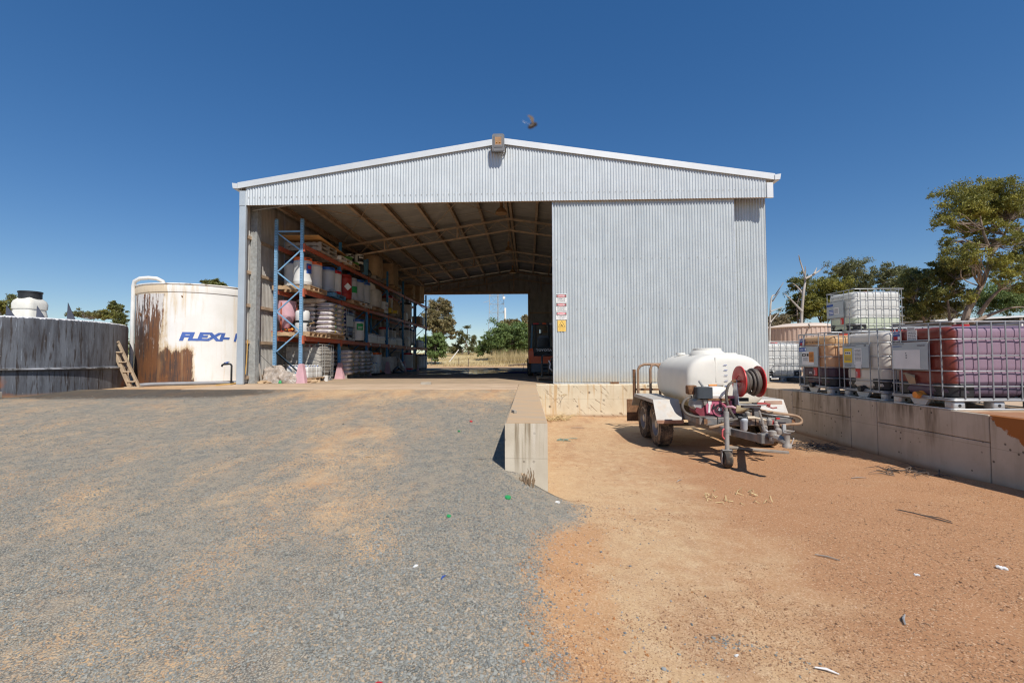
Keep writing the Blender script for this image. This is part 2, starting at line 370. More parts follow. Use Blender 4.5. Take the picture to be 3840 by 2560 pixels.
col = b.mix(b.math('MULTIPLY', b.math('MULTIPLY', b.math('SUBTRACT', 1, px_), b.ramp(b.math('ADD', a_k, b.math('MULTIPLY', b.math('SUBTRACT', mid, .5), .9)), .3, .8)), .75), col, (.045, .034, .028))
grs = b.mix(b.noise(b.vmul(P, (1, .3, 1)), 2.5, 6), (.42, .33, .17), (.62, .49, .27))
col = b.mix(b.ramp(b.math('ADD', a_g, b.math('MULTIPLY', b.math('SUBTRACT', wl, .5), .8)), .35, .65), col, grs)
hh = b.math('ADD', b.math('MULTIPLY', b.math('SUBTRACT', 1, vd), b.ramp(edge, .65, .35)), b.math('ADD', b.math('MULTIPLY', fine, .35), b.math('MULTIPLY', mid, .6)))
M['ground'] = b.pbr(col, .95, 0, b.bump(hh, .55, .02), .2)
me = npmesh('ground', np.stack([X.ravel(), Y.ravel(), Z.ravel()], 1), F, M['ground'], True)
d_, o_, k_, g_ = masks(X.ravel(), Y.ravel())
ca = me.color_attributes.new('mask', 'FLOAT_COLOR', 'POINT'); ca.data.foreach_set('color', np.stack([d_, o_, k_, g_], 1).astype(np.float32).ravel())
struct(put(me, 'ground'))

# loose stones: real little rocks scattered by geometry nodes
def stones(name, pts, sz, cols, seed):
    me = bpy.data.meshes.new(name); me.vertices.add(len(pts)); me.vertices.foreach_set('co', np.asarray(pts, np.float32).ravel())
    a = me.attributes.new('sz', 'FLOAT', 'POINT'); a.data.foreach_set('value', np.asarray(sz, np.float32)); me.update()
    b = NB(name+'_material'); r = b.n('ObjectInfo').outputs['Random']; cr = b.n('ValToRGB'); b.t.links.new(r, cr.inputs[0])
    e = cr.color_ramp.elements; e[0].color = cols[0]+(1,); e[1].color = cols[-1]+(1,)
    for i, c in enumerate(cols[1:-1]): e.new((i+1)/(len(cols)-1)).color = c+(1,)
    n1 = b.noise(b.n('TexCoord').outputs['Object'], 2.2, 3)
    mt = b.pbr(b.mix(b.math('MULTIPLY', b.ramp(n1, .45, .7), .35), cr.outputs[0], (.34, .27, .2)), .9, spec=.25)
    o = put(me, name); g = bpy.data.node_groups.new(name, 'GeometryNodeTree')
    g.interface.new_socket('Geometry', in_out='INPUT', socket_type='NodeSocketGeometry'); g.interface.new_socket('Geometry', in_out='OUTPUT', socket_type='NodeSocketGeometry')
    N = g.nodes.new; L = g.links.new; gi = N('NodeGroupInput'); go = N('NodeGroupOutput'); ico = N('GeometryNodeMeshIcoSphere'); ico.inputs['Radius'].default_value = 1; ico.inputs['Subdivisions'].default_value = 1
    sp = N('GeometryNodeSetPosition'); nz = N('ShaderNodeTexNoise'); nz.inputs['Scale'].default_value = 1.3
    vs = N('ShaderNodeVectorMath'); vs.operation = 'SUBTRACT'; vs.inputs[1].default_value = (.5, .5, .5); L(nz.outputs['Color'], vs.inputs[0]); v2 = N('ShaderNodeVectorMath'); v2.operation = 'SCALE'; v2.inputs['Scale'].default_value = 1.5; L(vs.outputs[0], v2.inputs[0])
    L(ico.outputs[0], sp.inputs[0]); L(v2.outputs[0], sp.inputs['Offset']); sm = N('GeometryNodeSetMaterial'); sm.inputs['Material'].default_value = mt; L(sp.outputs[0], sm.inputs[0])
    m2p = N('GeometryNodeMeshToPoints'); L(gi.outputs[0], m2p.inputs[0]); ip = N('GeometryNodeInstanceOnPoints'); L(m2p.outputs[0], ip.inputs[0]); L(sm.outputs[0], ip.inputs['Instance'])
    rr = N('FunctionNodeRandomValue'); rr.data_type = 'FLOAT_VECTOR'; rr.inputs[0].default_value = (-.45, -.45, 0); rr.inputs[1].default_value = (.45, .45, 6.28); L(rr.outputs[0], ip.inputs['Rotation'])
    na = N('GeometryNodeInputNamedAttribute'); na.data_type = 'FLOAT'; na.inputs[0].default_value = 'sz'
    r2 = N('FunctionNodeRandomValue'); r2.data_type = 'FLOAT_VECTOR'; r2.inputs[0].default_value = (.9, .65, .4); r2.inputs[1].default_value = (1.4, 1.1, .85)
    v3 = N('ShaderNodeVectorMath'); v3.operation = 'SCALE'; L(r2.outputs[0], v3.inputs[0]); L(na.outputs[0], v3.inputs['Scale']); L(v3.outputs[0], ip.inputs['Scale'])
    L(ip.outputs[0], go.inputs[0]); md = o.modifiers.new('scatter', 'NODES'); md.node_group = g
    return stuff(o)
rng = np.random.default_rng(11)
def vnoise(x, y, s, seed):
    r = np.random.default_rng(seed); G = r.random((64, 64)); xi = x*s+200; yi = y*s+200
    x0 = np.floor(xi).astype(int); y0 = np.floor(yi).astype(int); fx = xi-x0; fy = yi-y0; fx = fx*fx*(3-2*fx); fy = fy*fy*(3-2*fy)
    g = lambda a, c: G[a % 64, c % 64]
    return (g(x0, y0)*(1-fx)+g(x0+1, y0)*fx)*(1-fy)+(g(x0, y0+1)*(1-fx)+g(x0+1, y0+1)*fx)*fy
def scatter(n, y0, y1, pw=1.0):
    u = rng.random(n); y = y0*(y1/y0)**(u**pw); x = y*rng.uniform(-1.25, 1.22, n); return x, y
x, y = scatter(330000, 1.35, 9.5)
d = masks(x, y)[0]; nn = .55*vnoise(x, y, 1.9, 1)+.3*vnoise(x, y, 5, 2)+.15*vnoise(x, y, 14, 3)
keep = (d+(nn-.5)*1.3 < .5+rng.normal(0, .10, len(x))) & ~((x > -.27) & (y > 4.9)) & (x < 1.5)
x, y = x[keep], y[keep]; sz = np.clip(rng.lognormal(np.log(.0042), .34, len(x))*(1+.2*(x > -1.2)), .0025, .013)
stones('gravel', np.stack([x, y, gz(x, y)+sz*.25], 1), sz, [(.145, .152, .142), (.205, .212, .195), (.26, .264, .24), (.32, .32, .285), (.42, .31, .20)], 1)
x, y = scatter(260000, 1.35, 9); d = masks(x, y)[0]
nn = .5*vnoise(x, y, 1.1, 5)+.5*vnoise(x, y, 4, 6)
keep = (d > .55) & (x < 5.4) & (x > -.2) & ~((x < .24) & (y > 4.9)) & (nn+.16*(x-1.2)/np.maximum(y, 1)+rng.normal(0, .09, len(x)) > .5)
x, y = x[keep], y[keep]; sz = np.clip(rng.lognormal(np.log(.0023), .45, len(x)), .0012, .010)
stones('ironstone_pebbles', np.stack([x, y, gz(x, y)+sz*.2], 1), sz, [(.22, .11, .055), (.31, .165, .085), (.40, .225, .115), (.17, .10, .065), (.50, .33, .19)], 2)
x, y = scatter(30000, 1.35, 5.2); d = masks(x, y)[0]
keep = (d > .3) & (x < bnd(y)+1.1*rng.random(len(x))**2.0+.1) & (x > -.4) & ~((x > -.27) & (y > 4.9))
x, y = x[keep], y[keep]; sz = np.clip(rng.lognormal(np.log(.0042), .45, len(x)), .002, .012)
stones('stray_gravel', np.stack([x, y, gz(x, y)+sz*.25], 1), sz, [(.12, .13, .135), (.2, .22, .225), (.3, .31, .30), (.44, .20, .075), (.38, .17, .06), (.5, .28, .12)], 3)

# ------------------------------------------------------------------ concrete slabs and walls
def conc(name, c1, c2, stains, joints=None):
    b = NB(name); P = b.pos(); c = b.mix(b.ramp(b.noise(P, 1.6, 6, .6), .3, .72), c1, c2)
    for (col, lo, hi, sc, am) in stains:
        c = b.mix(b.math('MULTIPLY', b.ramp(b.noise(b.vmul(P, sc), 1, 6, .62), lo, hi), am), c, col)
    h = b.math('ADD', b.noise(P, 70, 4, .6), b.math('MULTIPLY', b.ramp(b.vor(P, 11), .12, .05), -2.2))
    c = b.mix(b.math('MULTIPLY', b.ramp(b.vor(P, 11), .1, .06), .7), c, (.07, .055, .04))
    return b, c, h
b, c, h = conc('floor_concrete', (.34, .25, .165), (.43, .31, .20), [((.16, .12, .09), .55, .75, (.6, 1.6, 1), .5), ((.5, .38, .25), .55, .8, (2, .7, 1), .5)])
pz = b.sep(b.pos()); wet = b.math('MULTIPLY', b.ramp(b.noise(b.pos(), .55, 4, .6), .44, .6), b.ramp(pz[1], 18.5, 21.5))
spill = b.math('MULTIPLY', wet, b.ramp(pz[0], -6.4, -5.4)); spill = b.math('MULTIPLY', spill, b.ramp(pz[0], -.2, -1.5))
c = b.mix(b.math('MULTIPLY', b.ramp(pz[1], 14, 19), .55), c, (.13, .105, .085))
c = b.mix(spill, c, (.035, .032, .032))
rg = b.mix(b.ramp(spill, .45, .8), .9, .04)
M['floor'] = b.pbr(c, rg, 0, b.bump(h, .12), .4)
b, c, h = conc('yard_concrete', (.45, .32, .21), (.54, .40, .27), [((.2, .15, .1), .58, .8, (.7, 1.2, 1), .45)])
pz = b.sep(b.pos()); om = b.math('ADD', b.math('SUBTRACT', 6.1, pz[1]), b.math('MULTIPLY', b.math('SUBTRACT', b.noise(b.pos(), 2, 5), .5), .8))
c = b.mix(b.math('MULTIPLY', b.ramp(om, -.1, .25), .8), c, (.30, .12, .05)); M['yard'] = b.pbr(c, .9, 0, b.bump(h, .12), .3)
def wallmat(name, c1, c2, drips, extra=None, pits=9):
    b = NB(name); P = b.pos(); z = b.sep(P)[2]; top = b.ramp(b.math('ADD', z, b.math('MULTIPLY', b.math('SUBTRACT', b.noise(b.vmul(P, (5, 5, .4)), 1, 4), .5), 1.1)), -.55, .05)
    c = b.mix(b.ramp(b.noise(P, 2.2, 6, .6), .3, .7), c1, c2)
    for (col, lo, hi, f_, am) in drips:
        s_ = b.ramp(b.noise(b.vmul(P, (f_, f_, .35)), 1, 5, .65), lo, hi); c = b.mix(b.math('MULTIPLY', b.math('MULTIPLY', s_, b.math('ADD', b.math('MULTIPLY', top, .8), .2)), am), c, col)
    hj = b.math('LESS_THAN', b.math('ABSOLUTE', b.math('ADD', z, b.math('ADD', .385, b.math('MULTIPLY', b.math('SUBTRACT', b.noise(P, 3, 2), .5), .012)))), .005); c = b.mix(b.math('MULTIPLY', hj, .25), c, (.17, .13, .09))
    pit = b.math('MULTIPLY', b.ramp(b.vor(P, pits), .17, .09), b.ramp(b.noise(P, 1.7, 3), .38, .55))
    c = b.mix(b.math('MULTIPLY', pit, .8), c, (.06, .045, .035))
    c = b.mix(b.ramp(z, LOW+.1, LOW-.02), c, (.34, .2, .11))
    if extra: c = extra(b, P, z, c)
    return b.pbr(c, .92, 0, b.bump(b.math('SUBTRACT', b.noise(P, 60, 4), b.math('MULTIPLY', pit, 2.5)), .2), .25)
def orange_spill(b, P, z, c):
    y_ = b.sep(P)[1]; e = b.math('ADD', b.math('SUBTRACT', b.math('MULTIPLY', b.math('SUBTRACT', 5.72, y_), 1.55), b.math('MULTIPLY', z, -1.9)), b.math('MULTIPLY', b.math('SUBTRACT', b.noise(P, 7, 6, .65), .5), .6))
    return b.mix(b.ramp(e, 0, .06), c, (.36, .13, .035))
M['wall_conc'] = wallmat('retaining_wall_concrete', (.46, .385, .295), (.56, .475, .375), [((.12, .085, .05), .48, .66, 2.4, .88), ((.24, .17, .1), .52, .72, 5, .7)], orange_spill)
M['ramp_conc'] = wallmat('ramp_wall_concrete', (.50, .43, .33), (.60, .53, .42), [((.22, .165, .10), .5, .66, 7, .95), ((.70, .66, .6), .6, .8, 9, .5), ((.26, .2, .13), .56, .62, 12, .6)], lambda b, P, z, c: b.mix(b.ramp(z, -.012, -.003), c, b.mix(b.ramp(b.noise(b.vmul(P, (1.2, 3, 1)), 1.5, 5), .35, .65), (.50, .34, .2), (.44, .33, .22))))
def scars(b, P, z, c):
    sp_ = b.sep(P); cv = b.n('CombineXYZ'); b.set(cv.inputs[0], b.math('MULTIPLY', b.math('ADD', sp_[0], b.math('MULTIPLY', sp_[2], 1.1)), 13)); b.set(cv.inputs[2], b.math('MULTIPLY', b.math('SUBTRACT', sp_[2], b.math('MULTIPLY', sp_[0], .5)), 3.2))
    s_ = b.math('MULTIPLY', b.ramp(b.noise(cv.outputs[0], 1, 6, .7), .55, .63), b.ramp(b.noise(P, 2.3, 3), .44, .58)); c = b.mix(b.math('MULTIPLY', s_, .9), c, (.17, .095, .05))
    return b.mix(b.math('MULTIPLY', b.ramp(b.noise(b.vmul(P, (9, 1, .6)), 1, 4), .52, .66), .75), c, (.50, .32, .15))
M['dock_conc'] = wallmat('stained_dock_concrete', (.58, .49, .345), (.66, .58, .43), [((.44, .27, .12), .5, .7, 6, .75)], scars, 4)
def slab(name, x0, x1, y0, y1, z, mat, t=.14):
    return struct(B().box(((x0+x1)/2, (y0+y1)/2, z-t/2), (x1-x0, y1-y0, t), ch=.008).o(name, mat))
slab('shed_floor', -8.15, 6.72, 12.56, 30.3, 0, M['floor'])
slab('concrete_apron', -8.15, -.252, 10.45, 12.555, -.003, M['yard'])
slab('rear_apron', -8.15, 6.72, 30.31, 31.6, -.006, M['floor'])
slab('yard_slab', 5.93, 19.5, 3.4, 27, -.004, M['yard'])
slab('loading_edge', 6.725, 19.5, 27.01, 30.5, -.006, M['yard'])
bm = B(); rw = random.Random(4)
yl = [4.97, 5.7, 6.6, 7.5, 8.4, 9.3, 10.45, 12.14]   # slightly uneven left edge where the gravel rubs it
rings = []
for y_ in yl: rings.append([(-.247+rw.uniform(-.006, .006), y_, -1.2), (-.247+rw.uniform(-.006, .006), y_, -.012), (-.235, y_, 0), (.199, y_, 0), (.211, y_, -.012), (.211, y_, -1.2)])
tag(bm.loft(rings).o('ramp_wall', M['ramp_conc'], smooth=0), 'thick concrete wall end standing between the gravel ramp and the sunken dirt bay', 'wall')
tag(B().box((2.87, 12.35, -.6), (5.31, .40, 1.2), ch=.015).o('dock_wall', M['dock_conc'], smooth=0), 'cream dock wall with rust scars under the sliding door', 'wall')
W = T('retaining_wall', 'stained grey concrete retaining wall under the row of caged tanks', 'wall', (5.52, 3.4, 0))
B().box((.23, 4.37, -.6), (.36, 8.76, 1.19)).o('wall_core', M['wall_conc'], W)
yy = [3.4, 4.55, 5.68, 7.44, 8.03, 9.73, 10.9, 12.14]
for i in range(7):
    a, c_ = yy[i]-3.4+.005, yy[i+1]-3.4-.005
    for (z0, z1) in (((-1.2, -.335), (-.327, 0)) if i in (2, 4, 6) else ((-1.2, 0),)):
        B().box((.025, (a+c_)/2, (z0+z1)/2), (.05, c_-a, z1-z0), ch=.006).o('wall_panel', M['wall_conc'], W, smooth=0)
B().box((.235, 4.37, -.035), (.35, 8.74, .078), ch=.01).o('coping', M['yard'], W, smooth=0)
# ------------------------------------------------------------------ the shed
XL, XR, XM = -8.06, 6.63, -.72; YF, YB = 12.35, 30.1; ZB = 5.01
SL = (6.62-5.50)/(XM-XL)
def roofz(x): return 6.62-SL*abs(x-XM)
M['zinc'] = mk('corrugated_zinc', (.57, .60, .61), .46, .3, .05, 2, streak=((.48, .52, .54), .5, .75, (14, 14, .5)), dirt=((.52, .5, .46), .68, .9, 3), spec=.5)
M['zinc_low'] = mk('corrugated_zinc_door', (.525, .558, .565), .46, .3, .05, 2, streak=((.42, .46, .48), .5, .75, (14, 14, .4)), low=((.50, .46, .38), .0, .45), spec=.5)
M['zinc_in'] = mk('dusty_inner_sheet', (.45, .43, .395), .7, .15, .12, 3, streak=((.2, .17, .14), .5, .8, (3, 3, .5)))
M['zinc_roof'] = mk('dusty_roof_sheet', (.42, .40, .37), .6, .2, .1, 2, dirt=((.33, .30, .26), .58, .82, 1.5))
M['trim'] = mk('white_flashing', (.62, .64, .65), .45, .15, .04, 2)
M['trim_grey'] = mk('grey_flashing', (.44, .49, .53), .5, .2, .05, 2, dirt=((.38, .34, .28), .62, .9, 2))
M['steelwork'] = mk('dusty_shed_steel', (.50, .37, .255), .7, .1, .2, 4, dirt=((.28, .18, .11), .6, .85, 3))
M['col'] = mk('mottled_galvanised_column', (.40, .41, .40), .55, .3, .15, 14, dirt=((.3, .28, .25), .5, .75, 9))
PT = .0762
def corr(fn, W_, z0, z1, mat, parent, name='cladding_sheet', amp=.0112, seg=8, ph=0):
    n = max(2, round(W_/PT*seg)); V_ = []
    for i in range(n+1):
        u = W_*i/n; o_ = amp*math.sin(2*PI*(u/PT)+ph)
        V_ += [fn(u, o_, z0(u) if callable(z0) else z0), fn(u, o_, z1(u) if callable(z1) else z1)]
    b_ = B(); b_.v = V_; b_.f = [(2*i, 2*i+2, 2*i+3, 2*i+1) for i in range(n)]
    me = bpy.data.meshes.new(name); me.from_pydata(b_.v, [], b_.f); me.materials.append(mat)
    me.polygons.foreach_set('use_smooth', [True]*len(me.polygons))
    return put(me, name, parent) if parent is not None else me
shed = T('farm_shed', 'large corrugated zinc farm shed with gable front, half open with pallet racks inside', 'shed', (0, 0, 0))
def sheets(x0, x1, mk_): 
    k = 0; u = x0
    while u < x1-.01:
        mk_(u, min(.762, x1-u), k); u += .762; k += 1
def front(x, w_, k, y, z0, z1, mat, par, sg=1):
    e = .0012*(k % 2)
    corr(lambda u, o_, z: (x+u, y-e+sg*o_, z), w_, (lambda u: z0) if not callable(z0) else (lambda u: z0(x+u)), (lambda u: z1) if not callable(z1) else (lambda u: z1(x+u)), mat, par)
sheets(XL+.17, XR-.17, lambda x, w_, k: front(x, w_, k, YF, ZB, lambda X_: roofz(X_)+.01, M['zinc'], shed))
# gable corner flashings, barge caps, gutter ends
for x_ in (XL+.085, XR-.085): B().box((x_, YF, (ZB-.02+roofz(x_)-.1)/2), (.17, .05, roofz(x_)-.1-ZB+.02), ch=.006).o('corner_flashing', M['trim_grey' if x_ < 0 else 'trim'], shed, smooth=0)
for sx in (-1, 1):
    xe = XL-.04 if sx < 0 else XR+.04
    b_ = B().prism([(XM+.001*sx, roofz(XM)-.02), (xe, roofz(xe)-.02), (xe, roofz(xe)+.145), (XM+.001*sx, roofz(XM)+.145)], YF-.055, YF-.025)
    b_.prism([(XM+.001*sx, roofz(XM)+.13), (xe, roofz(xe)+.13), (xe, roofz(xe)+.148), (XM+.001*sx, roofz(XM)+.148)], YF-.03, YF+.16)
    b_.o('barge_capping', M['trim'], shed, smooth=0)
    xg = xe+sx*.06
    B().box((xg, YF+8.9, roofz(xe)+.03), (.11, 17.9, .12)).o('gutter', M['trim_grey' if sx < 0 else 'trim'], shed, smooth=0)
    B().prism([(xg-sx*.075, roofz(xe)-.03), (xg+sx*.06, roofz(xe)-.02), (xg+sx*.085, roofz(xe)+.13), (xg-sx*.075, roofz(xe)+.11)], YF-.075, YF-.06).o('gutter_end', M['trim'], shed, smooth=0)
b_ = B()
x = XL+.26
while x < XR-.2: b_.box((x, YF-.011, ZB+.22), (.014, .012, .014)); x += PT*2
stuff(b_.o('screws', M['galv_dull'], shed, smooth=0))
B().box(((XL+XR)/2, YF+.06, ZB+.10), (XR-XL-.02, .06, .18)).o('door_head', M['steelwork'], shed, smooth=0)
# sliding door
YD = 12.44; DX0, DX1 = .715, 5.62
door = B().box(((DX0+DX1)/2, YD+.04, .03), (DX1-DX0, .05, .06)).box((DX0-.012, YD+.02, 2.56), (.03, .075, 5.1)).box(((DX0+DX1)/2, YD+.05, 5.02), (DX1-DX0, .05, .1)).box((DX1, YD+.03, 2.56), (.02, .05, 5.1))
for z_ in (1.3, 2.6, 3.9): door.box(((DX0+DX1)/2, YD+.045, z_), (DX1-DX0-.05, .05, .1))
door = door.o('sliding_door', M['galv'], shed, smooth=0); door['label'] = 'corrugated sliding door pushed to one side'
sheets(DX0+.005, DX1, lambda x, w_, k: front(x, w_, k, YD, .055, ZB+.08, M['zinc_low'], door))
b_ = B()
for z_ in (2.05, 3.42, .75):
    x = DX0+.1; k = 0
    while x < DX1: b_.box((x, YD-.011, z_+(.006 if k % 2 else 0)), (.013, .012, .013)); x += PT*(3 if k % 3 else 4); k += 1
stuff(b_.o('door_screws', M['galv_dull'], door, smooth=0))
B().box((2.35, YD+.0, .028), (.22, .04, .05)).o('door_guide', M['rust'], door, smooth=0)
sheets(DX1-.15, XR-.02, lambda x, w_, k: front(x, w_, k, YD+.30, .03, ZB+.15, M['zinc_low'], shed))
# side walls
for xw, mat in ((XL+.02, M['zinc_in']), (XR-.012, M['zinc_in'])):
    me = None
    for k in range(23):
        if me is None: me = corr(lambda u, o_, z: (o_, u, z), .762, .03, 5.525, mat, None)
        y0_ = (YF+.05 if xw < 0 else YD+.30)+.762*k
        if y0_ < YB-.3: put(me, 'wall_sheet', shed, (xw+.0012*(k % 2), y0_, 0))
# roof sheets (ridge to eave) and purlins
for sx in (-1, 1):
    xe = XL-.05 if sx < 0 else XR+.05; Lr = abs(xe-XM)
    me = corr(lambda u, o_, t: (sx*t, u, -SL*t+o_), .762, 0.0, Lr, M['zinc_roof'], None, 'roof_sheet', amp=.0085)
    for k in range(24):
        if YF+.762*k < YB-.03: put(me, 'roof_sheet', shed, (XM, YF-.02+.762*k, 6.62+.012+.0014*(k % 2)))
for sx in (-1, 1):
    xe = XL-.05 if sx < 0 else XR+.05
    me = B().bar((0, 0, 0), (xe-XM, 0, -SL*abs(xe-XM)), .022, .006).mesh('lap_edge', mk('bright_lap_edge', (.62, .57, .50), .5, .3) if sx < 0 else bpy.data.materials['bright_lap_edge'], 0)  # added pale strips: light caught along the sheet laps, put into their colour
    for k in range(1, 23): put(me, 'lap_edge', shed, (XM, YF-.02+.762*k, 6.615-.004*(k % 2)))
def csec(x, sx, L_):
    a = math.atan(SL)*(1 if sx < 0 else -1); h_, w_ = .21, .095
    P = [(0, 0), (w_, 0), (w_, -.02), (w_-.004, -.02), (w_-.004, -.004), (.004, -.004), (.004, -h_+.004), (w_-.004, -h_+.004), (w_-.004, -h_+.02), (w_, -h_+.02), (w_, -h_), (0, -h_)]
    ca, sa = math.cos(a), math.sin(a)
    P = [(p[0]*(-sx)*ca-p[1]*sa*1.0, p[0]*(-sx)*sa+p[1]*ca) for p in P]
    return B().prism(P, 0, L_)
pme = {sx: csec(0, sx, YB-YF-.15).mesh('purlin', M['steelwork'], 0) for sx in (-1, 1)}
for sx, xs_ in ((-1, (-.86, -1.86, -2.86, -3.86, -4.86, -5.86, -6.9, -7.75)), (1, (-.56, .44, 1.44, 2.44, 3.44, 4.44, 5.4, 6.3))):
    for x in xs_: put(pme[sx], 'purlin', shed, (x, YF+.1, roofz(x)-.004))
B().box((XM, YF+8.8, 6.56), (.2, 17.4, .015)).o('ridge_flashing', M['zinc_in'], shed, smooth=0)
B().tube([(XM-.03, YF+.1, 6.40), (XM-.03, YB-.1, 6.40)], .018, 6).o('cable_conduit', M['steelwork'], shed)
# trusses
def truss(y, n_=7, dep=.46):
    t = B()
    for sx in (-1, 1):
        xe = XL+.1 if sx < 0 else XR-.1
        t.bar((XM, y, roofz(XM)-.25), (xe, y, roofz(xe)-.25), .09, .07)
    tr = t.o('roof_truss', M['steelwork'], shed, smooth=0); lo = B(); wb = B()
    for sx in (-1, 1):
        xe = XL+.1 if sx < 0 else XR-.1
        lo.bar((XM, y, roofz(XM)-.25-dep), (xe, y, roofz(xe)-.25-dep), .07, .06)
        n = n_*2; 
        for i in range(n):
            xa, xb = XM+(xe-XM)*i/n, XM+(xe-XM)*(i+1)/n
            za, zb = roofz(xa)-.27-(0 if i % 2 else dep-.03), roofz(xb)-.27-(dep-.03 if i % 2 else 0)
            wb.tube([(xa, y, za), (xb, y, zb)], .011, 5)
    lo.o('bottom_chord', M['steelwork'], tr, smooth=0); wb.o('web_bracing', M['steelwork'], tr)
    fb = B()
    for xf in (-2.86, -5.86, 2.44, 5.4): fb.bar((xf, y+.05, roofz(xf)-.2), (xf+.06, y+.45, roofz(xf)-.62), .045, .02).bar((xf, y-.05, roofz(xf)-.2), (xf+.06, y-.4, roofz(xf)-.2), .04, .02).bar((xf, y, roofz(xf)-.2), (xf, y, roofz(xf)-.72), .05, .03)
    fb.o('fly_brace', M['steelwork'], tr, smooth=0)
for y in (18.35, 24.0, 29.8): truss(y)
for y in (12.92, 18.35, 24.0, 29.8):
    for x_ in (XL+.14, XR-.14):
        b_ = B().box((x_, y, 2.62), (.012, .19, 5.24)).box((x_-.085, y, 2.62), (.012, .2, 5.24)).box((x_+.085, y, 2.62), (.012, .2, 5.24)).box((x_, y-.1, 2.62), (.19, .012, 5.24))
        b_.o('column', M['col'], shed, smooth=0)
B().box((XL+.092, YF+.03, 2.505), (.184, .09, 5.0), ch=.008).o('door_jamb', M['trim_grey'], shed, smooth=0)
for z_ in (.18, 1.19, 2.24, 3.19, 4.2):
    for x_, g0 in ((XL+.055, YF+.2), (XR-.055, YD+.45)): B().box((x_, (g0+YB-.1)/2, z_), (.045, YB-.1-g0, .09)).o('girt', M['steelwork'], shed, smooth=0)
b_ = B()
for a, c_ in (((-7.6, 12.6, 5.35), (-3.9, 18.2, 5.93)), ((-3.9, 12.6, 5.93), (-7.6, 18.2, 5.35)), ((-3.9, 12.6, 5.93), (-.9, 18.2, 6.38)), ((-.9, 12.6, 6.38), (-3.9, 18.2, 5.93)), ((-7.6, 24.1, 5.33), (-3.9, 29.7, 5.9)), ((-3.9, 24.1, 5.9), (-7.6, 29.7, 5.33))):
    m_ = (Vector(a)+Vector(c_))/2-Vector((0, 0, .05)); b_.tube([a, m_, c_], .012, 5)
b_.o('brace_rod', M['steelwork'], shed)
B().tube([(-7.9, 12.7, 4.98), (-5.0, 12.7, 5.35)], .022, 6).o('knee_brace', M['galv_dull'], shed)
# rear gable: head panel, closed panel beside the opening
OX0, OX1, OZ = -7.75, .03, 4.96
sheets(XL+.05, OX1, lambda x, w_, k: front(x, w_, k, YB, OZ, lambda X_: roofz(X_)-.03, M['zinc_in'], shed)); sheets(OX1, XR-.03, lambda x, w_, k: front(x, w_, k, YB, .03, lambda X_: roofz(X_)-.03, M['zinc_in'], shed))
B().box(((OX0+OX1)/2, YB-.06, OZ+.09), (OX1-OX0+.3, .09, .18)).box((OX1+.06, YB-.06, OZ/2), (.12, .1, OZ)).box((OX0-.06, YB-.06, OZ/2), (.12, .1, OZ)).o('rear_door_frame', M['steelwork'], shed, smooth=0)
b_ = B()
for z_ in (1.2, 2.45, 3.7): b_.box(((OX1+XR)/2, YB-.05, z_), (XR-OX1-.2, .05, .09))
for x in (-6.4, -4.6, -2.7, -.9, .9, 2.7): b_.box((x, YB-.05, (OZ+roofz(x))/2), (.06, .05, roofz(x)-OZ-.3))
b_.o('rear_girt', M['steelwork'], shed, smooth=0)
# a yellow hose and a loose cable hang on the column
tag(B().tube([(-7.93, 12.62, 1.25), (-7.935, 12.6, .7), (-7.95, 12.58, .3), (-8.0, 12.5, .08), (-8.2, 12.45, .02), (-8.6, 12.3, -.01)], .014, 6).o('hose', mk('yellow_hose', (.55, .33, .09), .6)), 'thin yellow hose dangling beside the grey shed column', 'hose')
tag(B().tube([(-7.83, 12.95, 1.3), (-7.8, 12.98, .85), (-7.6, 13.05, .62), (-7.3, 13.1, .35)], .006, 5).o('cable', M['black_pl']), 'thin dark cable sagging from the column towards the racks', 'cable')
tag(B().bar((-7.72, 12.98, .01), (-7.84, 13.02, .58), .02, .05).o('timber_offcut', M['wood_grey']), 'grey timber offcut leaning against the inner column foot', 'timber')

# floodlight on the gable peak
fl = T('floodlight', 'grey floodlight with amber glass on the gable peak', 'light', (-.77, 12.17, 6.53))
tilt = Matrix.Rotation(R_(7), 3, 'X')
def tl(p): return tuple(tilt @ Vector(p))
rings = []
for (y_, sx, sz) in ((-.10, .165, .235), (-.04, .165, .235), (.02, .15, .21), (.07, .11, .15)):
    rings.append([tl((sx*cx*(1 if abs(cz) < .9 else .88), y_, sz*cz)) for cx, cz in ((-1, -.85), (-.88, -1), (.88, -1), (1, -.85), (1, .85), (.88, 1), (-.88, 1), (-1, .85))])
fg = mk('grey_lamp_housing', (.19, .195, .205), .6, .1, .1); B().loft(rings).o('housing', fg, fl)
B().box((0, -.108, .03), (.235, .012, .30), ch=.005).o('bezel', fg, fl, rot=(R_(7), 0, 0))
M['amber'] = mk('amber_reflector', (.42, .25, .13), .5, .0, .15, 6, low=((.45, .5, .62), -.07, -.05))
B().box((0, -.117, .04), (.17, .006, .21)).o('glass', M['amber'], fl, rot=(R_(7), 0, 0))
b_ = B()
for x_ in (-.04, .045): b_.tube([(x_-.018, -.122, .0), (x_+.018, -.122, .0)], .012, 8)
b_.o('lamp_tube', mk('lamp_gold', (.5, .25, .05), .3, .3), fl, rot=(R_(7), 0, 0))
B().box((0, -.105, -.18), (.27, .02, .085), ch=.006).o('control_cover', fg, fl, rot=(R_(7), 0, 0))
b_ = B().bar((-.19, .15, -.17), (-.19, -.02, -.1), .03, .008).bar((.19, .15, -.17), (.19, -.02, -.1), .03, .008).bar((-.19, .155, -.17), (.19, .155, -.17), .04, .01).bar((.17, .15, -.17), (.08, .14, -.27), .02, .01)
b_.o('bracket', M['frame'], fl, smooth=0)

